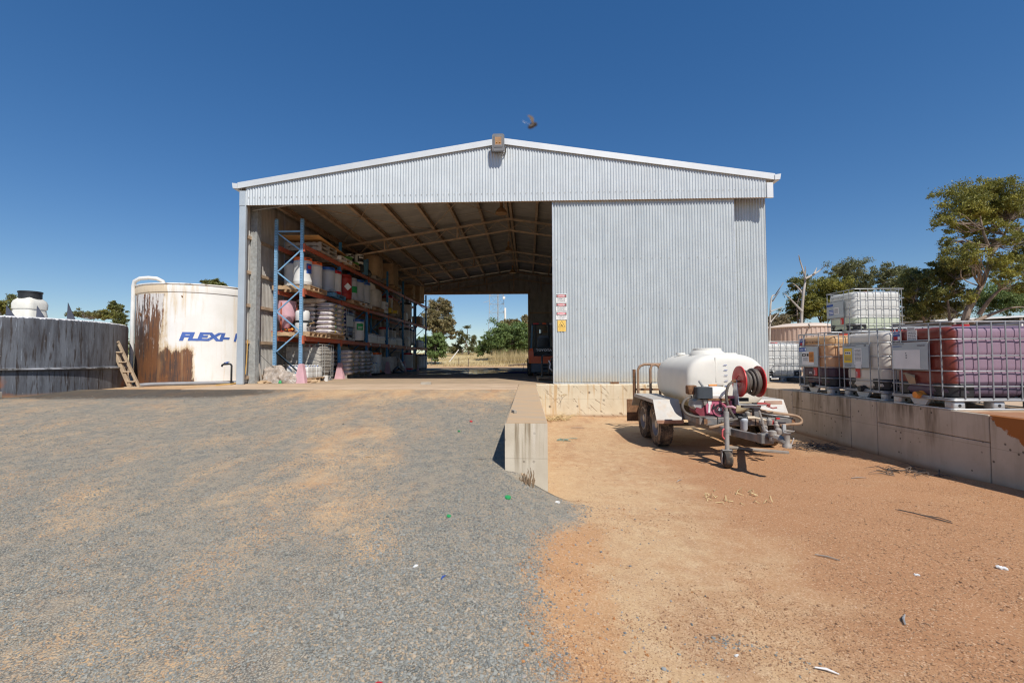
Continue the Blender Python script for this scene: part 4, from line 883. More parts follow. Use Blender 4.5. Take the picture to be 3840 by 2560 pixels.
def ibc(loc, label, mat, placard=None, rz=0, low=False, valve='black_pl', grp='caged bulk containers', corners=True, dull=False, lever='paper'):
    t = T('bulk_container', label, 'bulk container', loc, rz, grp); cg = M['cage'] if not dull else M['galv_dull']
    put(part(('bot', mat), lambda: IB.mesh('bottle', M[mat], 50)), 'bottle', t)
    put(part('cap', lambda: B().lathe([(.09, 1.125), (.095, 1.15), (.001, 1.152)], 14).mesh('cap', M['red_pl'])), 'cap', t)
    for k, z_ in enumerate((.15, .31, .51, .71, .93, 1.155)):
        put(part(('ring', k, dull), lambda: ring_tube(z_, r=.0105 if k in (0, 5) else .009).mesh('cage_rail', cg)), 'cage_rail', t)
    bar = part(('bar', dull), lambda: B().tube([(0, 0, .15), (0, 0, 1.155)], .0085, 6).mesh('cage_bar', cg))
    for x in (-.445, -.267, -.089, .089, .267, .445):
        for y in (-.513, .513): put(bar, 'cage_bar', t, (x, y, 0))
    for y in (.42, .27, -.20, -.38):
        for x in (-.613, .613): put(bar, 'cage_bar', t, (x, y, 0))
    put(part(('deck', dull), lambda: B().tube([(p[0], p[1], .128) for p in rr_ring(.60, .50, .05, 0, 3)], .014, 6, True).box((0, 0, .145), (1.1, .9, .012)).mesh('base_tray', cg)), 'base_tray', t)
    put(part('skid', lambda: B().tube([(p[0], p[1], .012) for p in rr_ring(.59, .49, .05, 0, 3)], .012, 6, True).mesh('skid_rail', M['foot'])), 'skid_rail', t)
    ft = part('foot', lambda: B().loft([rr_ring(.075, .06, .03, 0, 3), rr_ring(.085, .07, .03, .02, 3), rr_ring(.085, .07, .03, .095, 3), rr_ring(.07, .055, .03, .118, 3)]).mesh('foot', M['foot']))
    hole = part('hole', lambda: B().lathe([(.02, 0), (.021, .004), (.001, .004)], 12, (0, 0, 0), 'y').mesh('foot_hole', M['ink']))
    for x in (-.50, 0, .50):
        for y in (-.42, .42):
            f_ = put(ft, 'foot', t, (x, y, .006)); put(hole, 'foot_hole', f_, (0, -.0735, .055))
    if corners:
        cp = part('cp', lambda: B().loft([[(x*sc, y*sc, z_) for (x, y) in [(.569-.135+.135*math.cos(a), .469-.135+.135*math.sin(a)) for a in np.linspace(-.05, PI/2+.05, 9)]+[(.30, .474), (.30, .44), (.42, .40), (.50, .32), (.54, .2), (.573, .2)]] for (z_, sc) in ((.16, .96), (.18, 1.0), (.335, 1.003), (.345, .99))]).mesh('corner_guard', M['corner'], 30))
        for sx in (-1, 1):
            for sy in (-1, 1):
                o_ = put(cp, 'corner_guard', t); o_.scale = (sx, sy, 1)
    # outlet valve at the end that faces -X
    put(part('chute', lambda: B().prism([(-.19, .165), (.19, .165), (.09, .03), (-.09, .03)], -.60, -.56, 'x').mesh('valve_recess', M['placard'], 0)), 'valve_recess', t)
    v_ = put(part(('valve', valve), lambda: B().lathe([(.045, -.66), (.05, -.64), (.05, -.60), (.036, -.59), (.036, -.45)], 14, (0, 0, .165), 'x').lathe([(.05, -.05), (.05, .05), (.03, .06), (.02, .085), (.001, .085)], 12, (-.54, 0, .17)).mesh('valve', M[valve])), 'valve', t)
    put(part(('lever', lever), lambda: B().box((-.55, .0, .263), (.03, .13, .015), ch=.004).mesh('valve_lever', M[lever], 0)), 'valve_lever', v_)
    if placard is not False:
        pl = put(part('pl', lambda: B().box((-.626, .115, .715), (.004, .62, .39)).mesh('placard', M['placard'], 0)), 'placard', t)
        t['pl'] = 1
    return t, (pl if placard is not False else None)
def pc(pl, w_, h_, y, z, mat, name='label_sheet', lift=1): return card(w_, h_, (-.628-.0016*lift, y, z), LF, M[mat], pl, name, .001)
def pt(pl, s_, w_, h_, y, z, mat, lift=2, x=-.6292, **k): return txt(s_, w_, h_, (x-.0012*lift, y, z), LF, M[mat], pl, **k)
# ---- yard containers
G1 = 'caged containers along the retaining wall'
def marks(par, w_, h_, y, z, mat, rows, lift=2, x=-.6285, seed=1):
    """rows of small printed dashes: lettering too worn and small to read"""
    rr = random.Random(seed); b_ = B(); rh = h_/rows
    for k in range(rows):
        q = -w_/2
        while q < w_/2-.008:
            d = min(rr.uniform(.012, .05)*max(.5, rh/.03), w_/2-q)
            b_.box((x-.0012*lift, y-(q+d/2), z+h_/2-rh*(k+.5)), (.0008, d*.86, rh*.5)); q += d+rh*.12
    return b_.o('printed_lines', M[mat], par, smooth=0)
def brand(t, y, z, s_=1):
    card(.16*s_, .145*s_, (-.588, y, z), LF, M['ink_blue'], t, 'brand_label', .002); txt('SCH\u00dcTZ', .135*s_, .036*s_, (-.5908, y, z+.04*s_), LF, M['ink_white'], t, bold=.02)
    card(.08*s_, .055*s_, (-.5906, y+.025*s_, z-.035*s_), LF, M['ink_red'], t, 'label_stripe', .001); card(.05*s_, .055*s_, (-.5906, y-.045*s_, z-.035*s_), LF, M['ink_white'], t, 'label_stripe', .001)
def sticker(t, y, z):
    card(.11, .155, (-.588, y, z), LF, M['ink_red'], t, 'warning_sticker', .002); marks(t, .035, .10, y+.02, z-.015, 'ink_white', 5, 1, -.5895, 4); marks(t, .02, .1, y+.043, z-.015, 'ink', 4, 1, -.5895, 6)
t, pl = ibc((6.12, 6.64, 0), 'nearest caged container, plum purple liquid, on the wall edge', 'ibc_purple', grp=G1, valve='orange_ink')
pc(pl, .47, .27, .165, .665, 'paper'); marks(pl, .2, .03, .30, .89, 'ink_grey', 2); marks(pl, .17, .022, .32, .852, 'ink_blue', 1); marks(pl, .13, .035, -.09, .86, 'ink_grey', 2); marks(pl, .03, .1, .16, .72, 'ink_grey', 3, 3)
brand(t, .37, 1.01, .9); c_ = card(.17, .16, (-.590, .10, 1.0), LF, M['paper'], t, 'label_sheet', .002); marks(t, .14, .12, .10, 1.0, 'ink_grey', 5, 1, -.5905); card(.13, .05, (-.590, .11, 1.10), LF, M['paper'], t, 'label_sheet', .002); marks(t, .11, .03, .11, 1.10, 'ink_grey', 2, 1, -.5905)
tag(B().loft([[(-.60, -.10, .44), (-.605, .06, .47), (-.607, .13, .455)], [(-.62, -.12, .40), (-.622, .0, .45), (-.62, .05, .445)], [(-.618, -.13, .32), (-.618, -.02, .32), (-.618, -.01, .32)]], cap=False, closed=False).o('hang_tag', M['card'], None, (6.12, 6.80, 0)), 'torn paper tag stuck to the cage of the plum container', 'tag')
t, pl = ibc((6.26, 7.92, 0), 'white caged container with yellow label, between brown and plum ones', 'ibc_cream', grp=G1, lever='ink_blue')
pc(pl, .20, .25, .29, .725, 'yellow'); pc(pl, .15, .055, .29, .77, 'paper', lift=2); marks(pl, .14, .045, .29, .77, 'ink', 1, 3, seed=3); marks(pl, .15, .08, .29, .68, 'ink_grey', 4, seed=8); marks(pl, .16, .06, .29, .565, 'ink_grey', 3)
pc(pl, .18, .28, .05, .71, 'paper'); marks(pl, .15, .25, .05, .71, 'ink_grey', 11, 2, seed=5); pc(pl, .14, .12, .04, .57, 'paper', lift=2); marks(pl, .3, .022, .24, .893, 'ink_grey', 1); marks(pl, .05, .03, -.12, .89, 'ink', 2)
sticker(t, .12, .42)
t, pl = ibc((6.16, 9.08, 0), 'orange stained caged container with dark liquid below, farthest on the wall', 'ibc_brown', grp=G1)
pc(pl, .24, .075, .28, .855, 'ink_blue'); marks(pl, .13, .03, .31, .853, 'ink_white', 1, seed=9); pc(pl, .035, .05, .185, .855, 'ink_white', lift=2)
pc(pl, .38, .26, .11, .68, 'paper'); pc(pl, .15, .20, -.0, .705, 'orange_ink', lift=2); marks(pl, .12, .17, -.0, .70, 'rust', 7, 3, seed=2); pc(pl, .21, .055, .19, .745, 'ink', lift=2); marks(pl, .07, .035, .23, .745, 'ink_white', 1, 3, seed=12); pt(pl, 'X', .04, .05, .155, .745, 'ink_white', 3, bold=.04); marks(pl, .15, .07, .19, .66, 'ink_grey', 4, seed=7)
txt('NOT TO BE TAKEN', .44, .045, (-.590, .03, .99), LF, M['ink'], t, bold=.02); brand(t, .36, 1.0); sticker(t, -.05, .42); marks(t, .09, .05, .10, .40, 'ink_white', 2, 1, -.5895, 3)
t, pl = ibc((8.34, 11.55, 1.165), 'upper container of a stack with pale green liquid, above the others', 'ibc_green', grp=G1)
pc(pl, .24, .06, .30, .84, 'ink_blue'); pc(pl, .17, .13, .25, .66, 'ink_blue'); marks(pl, .14, .1, .25, .66, 'ink_white', 3, seed=4); pc(pl, .19, .17, .06, .69, 'paper'); marks(pl, .15, .12, .06, .69, 'ink_grey', 5, seed=6); txt('NOT TO BE TAKEN', .46, .05, (-.590, .05, 1.0), LF, M['ink_grey'], t); sticker(t, -.08, .42)
ibc((8.36, 11.57, 0), 'lower white container under the one with pale green liquid', 'ibc_white', grp=G1)
t, _ = ibc((7.38, 13.9, 0), 'white caged container beside the shed corner, farthest back on the slab', 'ibc_white', grp='white containers beside the shed'); t.rotation_euler = (0, 0, 0)
t, _ = ibc((8.15, 15.6, .0), 'white container mostly hidden behind the one at the shed corner', 'ibc_white', grp='white containers beside the shed')
pallet((8.05, 12.95, -.002), 'black plastic pallet lying beside the white container near the shed', 'wood_dark', h_=.13)
# ---- rack bays, continued
gb = 'goods containers in the racks'
t, _ = ibc((-7.10, 14.55, 0), 'dull grey caged container half sunlit on the floor under the feed bags', 'ibc_dull', False, grp=gb, dull=True)
t, pl = ibc((-7.16, 16.62, SH[1]), 'caged container of dark blue liquid on the lowest shelf', 'ibc_blue', grp=gb); t.rotation_euler = (0, 0, PI)
pallet_x((-6.95, 13.78, 0), 'wooden pallet on the floor under the white jerrycans', 'wood')
jrow(-6.58, 13.40, 5, .17, .14, 'on the floor pallet nearest the yard', 'jerrycans on the floor pallet', h_=.37)
jrow(-6.83, 13.40, 5, .17, .14, 'of the second row on the first floor pallet', 'jerrycans on the floor pallet', h_=.37)
jrow(-7.08, 13.40, 5, .17, .14, 'of the third row on the first floor pallet', 'jerrycans on the floor pallet', h_=.37)
def heap(name, c, sx, sy, sz, mat, label, cat, seed, amp=.35, n=16):
    rr = np.random.default_rng(seed); V_ = []; F_ = []; m = 2*n; ph = rr.uniform(0, 6, 9)
    for i in range(n+1):
        for k in range(m):
            th = PI/2*i/n; a = 2*PI*k/m; r = math.cos(th); q = 1+amp*(.5*math.sin(3*a+ph[0]+4*th)+.35*math.sin(5*a-6*th+ph[1])+.3*math.sin(9*a+ph[2])*math.sin(7*th+ph[3])+rr.uniform(-.16, .16))
            V_.append((c[0]+sx*r*math.cos(a)*q, c[1]+sy*r*math.sin(a)*q, c[2]+sz*math.sin(th)*(1+amp*.6*math.sin(4*a+ph[4])*r+amp*rr.uniform(-.12, .12))))
    for i in range(n):
        for k in range(m): F_.append((i*m+k, i*m+(k+1) % m, (i+1)*m+(k+1) % m, (i+1)*m+k))
    b_ = B(); b_.v = V_; b_.f = F_; return tag(b_.o(name, mat, smooth=30), label, cat)
heap('plastic_wrap', (-7.36, 13.12, 0), .42, .16, .50, M['wrap'], 'heap of clear plastic wrap behind the front rack foot', 'plastic wrap', 3)
heap('plastic_wrap', (-7.0, 13.05, 0), .34, .14, .32, M['wrap'], 'brownish crumpled wrap spilling between the two front rack posts', 'plastic wrap', 5)
heap('plastic_scrap', (-6.38, 13.28, 0), .24, .14, .10, M['card'], 'flattened scraps beside the pink post guard nearest the yard', 'scrap', 6)
heap('cloth_scrap', (-7.62, 13.0, 0), .2, .12, .09, M['card'], 'brown scraps on the floor between column and rack', 'scrap', 8)
heap('glass_bottle', (-7.14, 12.93, 0), .055, .05, .09, M['green_pl'], 'small greenish plastic lump lying before the front rack foot', 'scrap', 9, .15)
tag(B().lathe([(.08, 0), (.082, .17), (.085, .18), (.06, .185), (.001, .185)], 18).o('paint_tin', M['white_pl'], None, (-6.38, 14.2, 0)), 'white tin standing on the floor before the grey container', 'tin')
# bay two
pallet_x((-7.02, 17.2, SH[2]), 'wooden pallet under the red steel drum on the middle shelf', 'wood', L_=1.16)
t = drum((-6.74, 16.42, SH[2]+.14), .28, .88, 'red_steel', None, 'dark red steel drum with white hazard diamond', base=None); B().prism([(-.14, 0), (0, -.14), (.14, 0), (0, .14)], -.002, .002).o('hazard_diamond', M['paper'], t, (.22, -.185, .42), (0, 0, .80), smooth=0)
drum((-6.74, 17.0, SH[2]+.14), .26, .86, 'grey_pl', None, 'grey drum with green band on the middle shelf', ('green_pl', .34, .62), base=None)
pallet_x((-6.92, 18.05-.1, SH[2]+.001), 'white pallet under the grey drums with blue lids, second bay', 'wood_white', W_=1.0)
drum((-6.72, 17.68, SH[2]+.14), .26, .9, 'grey_pl', 'blue_pl', 'grey drum with blue lid on the white pallet, aisle side, second bay')
drum((-6.64, 18.22, SH[2]+.14), .24, .88, 'grey_pl', 'blue_pl', 'grey drum with blue lid beside the third rack post')
drum((-7.22, 17.8, SH[2]+.14), .25, .86, 'grey_pl', 'navy_pl', 'grey drum with dark lid at the wall, second bay')
pallet_x((-7.0, 16.6, SH[3]), 'orange brown pallet under green bags on the top shelf', 'wood')
gm = mk('green_plastic_bag', (.10, .30, .05), .35, 0, .3, 8, dirt=((.35, .45, .25), .6, .8, 12))
for k, (x, y, z, r) in enumerate(((-6.75, 16.35, .2, .2), (-6.72, 16.9, .2, 1.2), (-7.1, 16.6, .2, .4), (-6.9, 15.95, .2, .1), (-6.85, 16.6, .33, .7))):
    tag(pillow(.62, .42, .16, seed=20+k).o('green_bag', gm, None, (x, y, SH[3]+z), (.1, -.12, r)), ['bright green bag at the yard side', 'bright green bag with its end over the aisle', 'green bag at the wall side', 'green bag beside the second rack post', 'green bag topmost'][k]+' of the top shelf pile', 'bag', 'green bags on the top shelf')
for k, (x, y) in enumerate(((-6.62, 17.55), (-6.95, 17.45))):
    t = drum((x, y, SH[3]+.30), .17, .38, 'white_pl', 'white_pl', ['printed white pail on a dark stand, aisle side of the top shelf', 'plain white pail behind the printed one on the top shelf'][k], grp='pails on the top shelf', base=None, cat='pail', lidh=.04); dlabel(t, .17, .2, .3, .22, 'ink', -.6); dlabel(t, .172, .25, .2, .05, 'paper', -.6, 'label_print')
    tag(B().box((0, 0, .15), (.3, .3, .29), ch=.01).o('crate', M['black_pl'], None, (x, y, SH[3]+.005)), ['dark crate under the printed white pail', 'dark crate under the plain white pail'][k], 'crate')
t = drum((-6.66, 18.2, SH[3]), .17, .62, 'wood_blue', None, 'dull blue gas style cylinder on the top shelf by the third post', base=None, grp='drums on the top shelf')
tag(pillow(.4, .4, .3, seed=31).o('sack', M['black_pl'], None, (-6.72, 18.62, SH[3]+.15)), 'small dark sack between the blue cylinder and the tan bulk bag', 'sack')
t = drum((-6.72, 17.70, SH[1]+.0), .27, .88, 'white_pl', 'blue_pl', 'white drum with blue lid and green label on the lowest shelf'); dlabel(t, .27, .58, .28, .26, 'green_pl', -.75); dlabel(t, .2715, .58, .18, .02, 'paper', -.75, 'label_print'); dlabel(t, .2715, .52, .18, .02, 'paper', -.75, 'label_print')
for k, y in enumerate((16.55, 17.75)):
    pallet_x((-7.0, y, 0), ['dusty floor pallet under the nearer feed bag stack, second bay', 'dusty floor pallet under the farther feed bag stack, second bay'][k], 'wood_grey')
    bagstack(-6.86, y, .14, 6, ['nearer floor stack in the second bay', 'farther floor stack in the second bay'][k], 'feed bags stacked on the floor')
tag(pillow(.5, .5, .22, seed=33).o('sack', M['tan_bulk'], None, (-7.0, 16.9, 1.12), (.2, .1, .6)), 'loose brown sack on top of the floor feed bags', 'sack')
# bay three
def bulk(loc, r, h_, mat, label, seed=0, cat='bulk bag'):
    rr = random.Random(seed); rings = []
    for (z_, k) in ((0, .9), (.04, .98), (h_*.25, 1.03), (h_*.5, 1.04), (h_*.75, 1.02), (h_*.93, .99), (h_, .9)):
        rings.append([(p[0]*k+rr.uniform(-.012, .012), p[1]*k+rr.uniform(-.012, .012), z_) for p in rr_ring(r, r, r*.55, 0, 6)])
    t = T('bulk_bag', label, cat, loc, rr.uniform(-.05, .05)); B().loft(rings).o('bag_body', M[mat], t, smooth=60)
    return t
pallet_x((-6.98, 19.5, SH[2]), 'wooden pallet under the white bulk bag, third bay', 'wood')
bulk((-6.88, 19.5, SH[2]+.14), .46, .80, 'bulk', 'big white bulk bag on the middle shelf behind the third rack post', 2)
tag(pillow(.6, .45, .32, seed=35).o('sack', M['bulk'], None, (-6.82, 19.1, SH[2]+1.06), (.1, .35, .8)), 'crumpled pale sack slumped on top of the white bulk bag', 'sack')
t = tag(B().box((0, 0, .26), (.42, .5, .52), ch=.008).o('white_box', M['paper'], None, (-6.66, 20.55, SH[2]+.02), (0, 0, .05)), 'white carton with red and dark prints on the middle shelf', 'carton')
for k in range(4): card(.1, .1, (.213, -.1+.2*(k % 2), .16+.2*(k//2)), (PI/2, 0, PI/2), M[('ink_red', 'ink_grey', 'ink_grey', 'ink_red')[k]], t, 'hazard_print', .002)
pallet_x((-7.0, 19.55, SH[3]), 'dark pallet under the tan wrapped bulk bag on the top shelf', 'wood_grey')
bulk((-6.88, 19.5, SH[3]+.14), .50, .92, 'tan_bulk', 'big tan wrapped bulk bag on the top shelf', 4)
jrow(-6.64, 18.85, 4, .2, SH[1], 'on the lowest shelf, third bay, beside the third post', 'jerrycans on the lowest shelf', h_=.40); jrow(-6.64, 19.75, 5, .2, SH[1], 'on the lowest shelf, third bay, beside the fourth post', 'jerrycans on the lowest shelf', h_=.38, cap='ink_red')
t = drum((-6.66, 19.72, .1), .26, .88, 'white_pl', 'orange_pl', 'white drum with orange lid and orange foot on the floor, third bay', ('orange_pl', .02, .12)); dlabel(t, .262, .45, .26, .4, 'paper', -.6)
pallet_x((-6.95, 19.6, -.0), 'dark floor pallet under the orange lidded drum, third bay', 'wood_dark', h_=.1)
for k, (x, y) in enumerate(((-6.5, 18.75), (-6.48, 19.02), (-6.46, 19.3))): jerry((x, y, .1), ['white container nearest the third post guard', 'white container in the middle of three before the orange lidded drum', 'white container closest to the orange lidded drum'][k], 'floor jerrycans in the third bay', h_=.46, w_=.24, d_=.26)
tag(pillow(.55, .3, .18, seed=37).o('sack', M['white_pl'], None, (-6.65, 18.8, .72), (.1, -.9, .3)), 'white sack leaning upright behind the floor jerrycans', 'sack')
# bay four
pallet_x((-6.98, 22.2, SH[3]), 'pallet under the wrapped boxes on the top shelf, fourth bay', 'wood')
t = T('wrapped_load', 'tall shrink wrapped brown load on the top shelf', 'load', (-6.84, 21.9, SH[3]+.14))
for k in range(5): B().box((0, random.uniform(-.02, .02), .1+.2*k), (.78, .9, .19), ch=.02).o('box', M['card'], t, (random.uniform(-.02, .02), 0, 0))
B().loft([rr_ring(.42, .48, .08, 0), rr_ring(.43, .49, .1, .5), rr_ring(.41, .47, .1, 1.02)]).o('wrapping', M['tan_bulk'], t)
pallet_x((-6.98, 22.4, SH[2]), 'pallet of mixed goods on the middle shelf, fourth bay', 'wood_grey')
for k, (x, y, z, sx, sy, sz, m_, lab) in enumerate(((-6.7, 21.6, .25, .4, .3, .24, 'yellow', 'yellow carton beside the fourth post'), (-6.62, 22.2, .22, .4, .3, .18, 'yellow', 'yellow carton farther along the middle shelf'), (-6.95, 21.9, .5, .5, .6, .7, 'tan_bulk', 'brown wrapped bundle behind the yellow cartons'))):
    tag(B().box((0, 0, 0), (sx, sy, sz), ch=.02).o('carton', M[m_], None, (x, y, SH[2]+z), (0, 0, .1*k)), lab, 'carton')
heap('tan_sack', (-6.75, 22.75, SH[2]+.14), .35, .4, .75, M['tan_bulk'], 'slumped brown sack on the middle shelf, fourth bay', 'sack', 12, .2)
drum((-6.95, 22.3, SH[2]+.14), .25, .9, 'white_pl', 'red_pl', 'white drum with red lid behind the brown sack, middle shelf')
jrow(-6.64, 21.55, 5, .2, SH[1], 'on the lowest shelf, fourth bay, nearer half', 'jerrycans on the lowest shelf', h_=.34); jrow(-6.64, 22.65, 5, .2, SH[1], 'on the lowest shelf, fourth bay, farther half', 'jerrycans on the lowest shelf', h_=.42)
for k, y in enumerate((21.9, 22.5, 23.1)): drum((-7.0, y, SH[1]), .25, .86, 'white_pl' if k != 1 else 'grey_pl', ('red_pl', 'navy_pl', 'black_pl')[k], ['white drum with red lid behind jerrycans', 'grey drum with navy lid behind jerrycans', 'white drum with black lid behind jerrycans'][k]+' in the fourth bay')
bulk((-6.8, 21.75, .08), .42, .72, 'bulk', 'white bulk container on the floor, fourth bay', 6); heap('plastic_wrap', (-6.55, 22.7, 0), .3, .45, .75, M['wrap'], 'brown plastic wrap slumped over goods on the floor, fourth bay', 'plastic wrap', 14, .25)
tag(B().tube([(-6.35, 21.4, .12), (-6.3, 21.9, .3), (-6.35, 22.3, .2), (-6.2, 22.6, .05), (-6.3, 21.8, .04), (-6.4, 21.5, .03)], .05, 8).o('coiled_hose', M['black_pl']), 'thick black hose lying before the white floor bulk bag', 'hose')
# bay five and six
t = T('box_stack', 'stack of pale cartons on the top shelf, fifth bay', 'carton stack', (-6.7, 25.6, SH[3]))
for k in range(6): B().box((0, 0, .07+.13*k), (.5, .6, .12), ch=.01).o('carton', M['card'], t, (random.uniform(-.02, .02), random.uniform(-.03, .03), 0), (0, 0, random.uniform(-.08, .08)))
pallet_x((-6.75, 25.6, SH[3]+.82), 'pallet balanced on the pale carton stack', 'wood_grey')
for k, y in enumerate((27.1, 27.75)): tag(B().box((0, 0, .5), (.6, .55, 1.0), ch=.01).o('tall_carton', M['card'], None, (-6.72, y, SH[3]+.02)), ['tall upright carton nearer on the top shelf near the rear door', 'tall upright carton farther on the top shelf near the rear door'][k], 'carton', 'tall cartons near the rear door')
t = drum((-6.72, 24.9, SH[2]+.06), .32, .95, 'white_pl', 'black_pl', 'white hopper with dark lid on the middle shelf, fifth bay'); drum((-6.98, 25.7, SH[2]), .27, .9, 'grey_pl', 'navy_pl', 'grey drum with navy lid on the middle shelf, fifth bay')
jrow(-6.62, 24.25, 2, .22, SH[2], 'on the middle shelf, fifth bay', 'jerrycans on the middle shelf', h_=.5)
for k in range(4): tag(B().box((0, 0, .23), (.5, .26, .46+.03*(k % 2)), ch=.008).o('carton', M['card' if k < 2 else 'grey_pl'], None, (-6.68, 27.15+.3*k, SH[2]+.02)), f'{ORD[k]} carton from the yard end of the middle shelf row near the rear door', 'carton', 'cartons on the middle shelf near the rear door')
for k, (y, m_, l_) in enumerate(((24.75, 'white_pl', 'black_pl'), (25.4, 'white_pl', 'navy_pl'), (26.0, 'grey_pl', 'blue_pl'))): drum((-6.76, y, SH[1]+.1), .28, .9, m_, l_, ['tall white drum with black lid', 'tall white drum with navy lid', 'slim grey drum with blue lid'][k]+' on the lowest shelf, fifth bay')
jrow(-6.5, 24.3, 2, .24, SH[1], 'on the lowest shelf, fifth bay', 'jerrycans on the lowest shelf', h_=.52)
jrow(-6.62, 27.1, 6, .24, SH[1], 'on the lowest shelf near the rear door', 'jerrycans on the lowest shelf', h_=.46, body='grey_pl')
t = drum((-6.62, 24.85, .1), .30, .92, 'white_pl', 'red_pl', 'floor drum with red lid and red foot, fifth bay', ('red_pl', .0, .1)); pallet_x((-6.85, 24.9, 0), 'blue floor pallet under the red lidded drum, fifth bay', 'wood_blue', h_=.1)
tag(B().box((0, 0, .5), (.7, .8, .98), ch=.03).o('crate', M['tan_bulk'], None, (-6.9, 26.0, .0)), 'dark wrapped crate on the floor, fifth bay', 'crate')
for k, y in enumerate((27.35, 28.05, 28.7)): drum((-6.66, y, .06), .27, .9, 'white_pl', 'navy_pl', f'{ORD[k]} floor drum with navy lid from the yard end, beside the rear door')
tag(B().box((0, 0, .4), (.4, .4, .8), ch=.02).o('carton', M['card'], None, (-6.72, 26.85, .08)), 'narrow carton on the floor before the navy lidded drums', 'carton')
# ------------------------------------------------------------------ tanks on the left
def tank_mat_white():
    b = NB('rust_stained_white_tank'); raw, vec = b.obj(); x, y, z = b.sep(raw)
    c = b.mix(b.ramp(b.noise(raw, 1.2, 4), .3, .7), (.76, .73, .68), (.84, .82, .79))
    a = b.math('ARCTAN2', y, x)                                   # angle round the tank; rust clings to its left flank
    cyl = b.n('CombineXYZ'); b.set(cyl.inputs[0], b.math('MULTIPLY', a, 1.7)); b.set(cyl.inputs[2], z); q = cyl.outputs[0]
    st = b.noise(b.vmul(q, (9, 1, .5)), 1, 6, .68); st2 = b.noise(b.vmul(q, (22, 1, .8)), 1, 5, .65); bl = b.noise(b.vmul(q, (1.6, 1, 1.1)), 1, 5, .6); s3 = b.noise(b.vmul(q, (7, 1, 1.1)), 1.3, 7, .75)
    wob_ = b.math('MULTIPLY', b.math('SUBTRACT', bl, .5), .5); aw = b.math('ADD', a, wob_)
    left = b.math('MULTIPLY', b.ramp(aw, -1.42, -1.72), .62); blob = b.math('MULTIPLY', b.math('MULTIPLY', b.ramp(aw, -.92, -1.12), b.ramp(b.math('ADD', z, wob_), 1.35, .75)), .55)
    drip = b.math('MULTIPLY', b.math('MULTIPLY', b.ramp(a, -.6, -1.5), b.ramp(z, 1.2, 2.6)), .16)
    f_ = b.math('ADD', b.math('MAXIMUM', left, blob), b.math('ADD', drip, b.math('MULTIPLY', b.math('SUBTRACT', st, .5), .95)))
    f_ = b.math('ADD', f_, b.math('MULTIPLY', b.math('SUBTRACT', b.noise(q, 45, 4, .7), .5), .4))
    pk = b.ramp(f_, .30, .38); halo = b.ramp(f_, .06, .34)
    rim = b.math('GREATER_THAN', z, 2.62)
    c = b.mix(b.math('MULTIPLY', halo, .75), c, (.60, .42, .20))
    rc = b.mix(b.ramp(b.math('ADD', st2, b.math('MULTIPLY', b.math('SUBTRACT', bl, .5), .8)), .4, .65), (.19, .085, .04), (.075, .05, .042)); rc = b.mix(b.ramp(b.noise(b.vmul(q, (30, 1, 6)), 1, 4), .6, .75), rc, (.36, .17, .06))
    rc = b.mix(b.ramp(b.math('ADD', s3, b.math('MULTIPLY', z, .10)), .70, .76), rc, (.62, .58, .54))
    c = b.mix(b.math('MULTIPLY', pk, b.math('SUBTRACT', 1, b.math('MULTIPLY', rim, .85))), c, rc)
    tn = b.math('MULTIPLY', b.ramp(b.noise(b.vmul(q, (3.5, 1, .35)), 1, 5), .55, .75), b.ramp(a, -1.75, -1.3)); c = b.mix(b.math('MULTIPLY', tn, .45), c, (.66, .48, .27))
    return b.pbr(c, .55, 0, b.bump(b.noise(vec, 30, 4), .05), .4)
M['wtank'] = tank_mat_white()
wt_ = T('white_tank', 'tall white round tank with brown rust streaks and blue lettering', 'tank', (-10.45, 14.3, -.03)); R0 = 1.70
B().lathe([(R0, 0), (R0, 2.66), (R0+.02, 2.67), (R0+.03, 2.80), (R0+.015, 2.90), (R0-.03, 2.92), (.5, 3.02), (.001, 3.03)], 96).o('tank_shell', M['wtank'], wt_)
B().tube([(R0*math.cos(a)*1.012, R0*math.sin(a)*1.012, 2.9) for a in np.linspace(0, 2*PI, 65)[:-1]], .025, 6, True).o('rim', mk('stained_white_rim', (.72, .68, .62), .6, 0, .1, 4, dirt=((.2, .13, .09), .52, .72, 5)), wt_)
pa = -2.30
def pp(r, z, da=0): return (r*math.cos(pa+da), r*math.sin(pa+da), z)
B().tube([pp(R0+.07, .1), pp(R0+.07, 1.5), pp(R0+.07, 2.7), pp(R0+.07, 2.9), pp(R0+.05, 3.04, .03), pp(R0-.05, 3.12, .1), pp(R0-.2, 3.14, .22), pp(R0-.32, 3.12, .36), pp(R0-.42, 3.04, .44), pp(R0-.45, 2.9, .46)], .055, 10).o('filler_pipe', M['white_pl'], wt_)
b_ = B().tube([pp(R0+.12, 2.74, -.01), pp(R0, 2.74)], .012, 6).tube([pp(R0+.12, 1.2), pp(R0, 1.2)], .012, 6); b_.o('pipe_bracket', M['galv_dull'], wt_)
b_ = B()
for (a_, z_, r_) in ((-2.03, 2.05, .055), (-1.86, 1.98, .045), (-1.25, 2.55, .02)): b_.lathe([(r_, 0), (r_*.8, .03), (.001, .035)], 12, (0, 0, 0), 'x'); n = 12*2+1; b_.v[-n:] = [((R0-.005+p[0])*math.cos(a_)-p[1]*math.sin(a_), (R0-.005+p[0])*math.sin(a_)+p[1]*math.cos(a_), p[2]+z_) for p in b_.v[-n:]]
b_.o('plug', M['rust'], wt_)
def bend(o, R, a0):
    for v_ in o.data.vertices:
        a = a0+v_.co.x/R; z_ = v_.co.y; v_.co = (R*math.cos(a), R*math.sin(a), z_)
lt = mk('blue_tank_lettering', (.07, .14, .42), .5, 0, .1, 3)
o = txt('FLEXI-', 1.27, .25, (0, 0, 0), (0, 0, 0), lt, wt_, shear=.22, bold=.06); bend(o, R0+.007, -.91); o.location = (0, 0, 1.39)
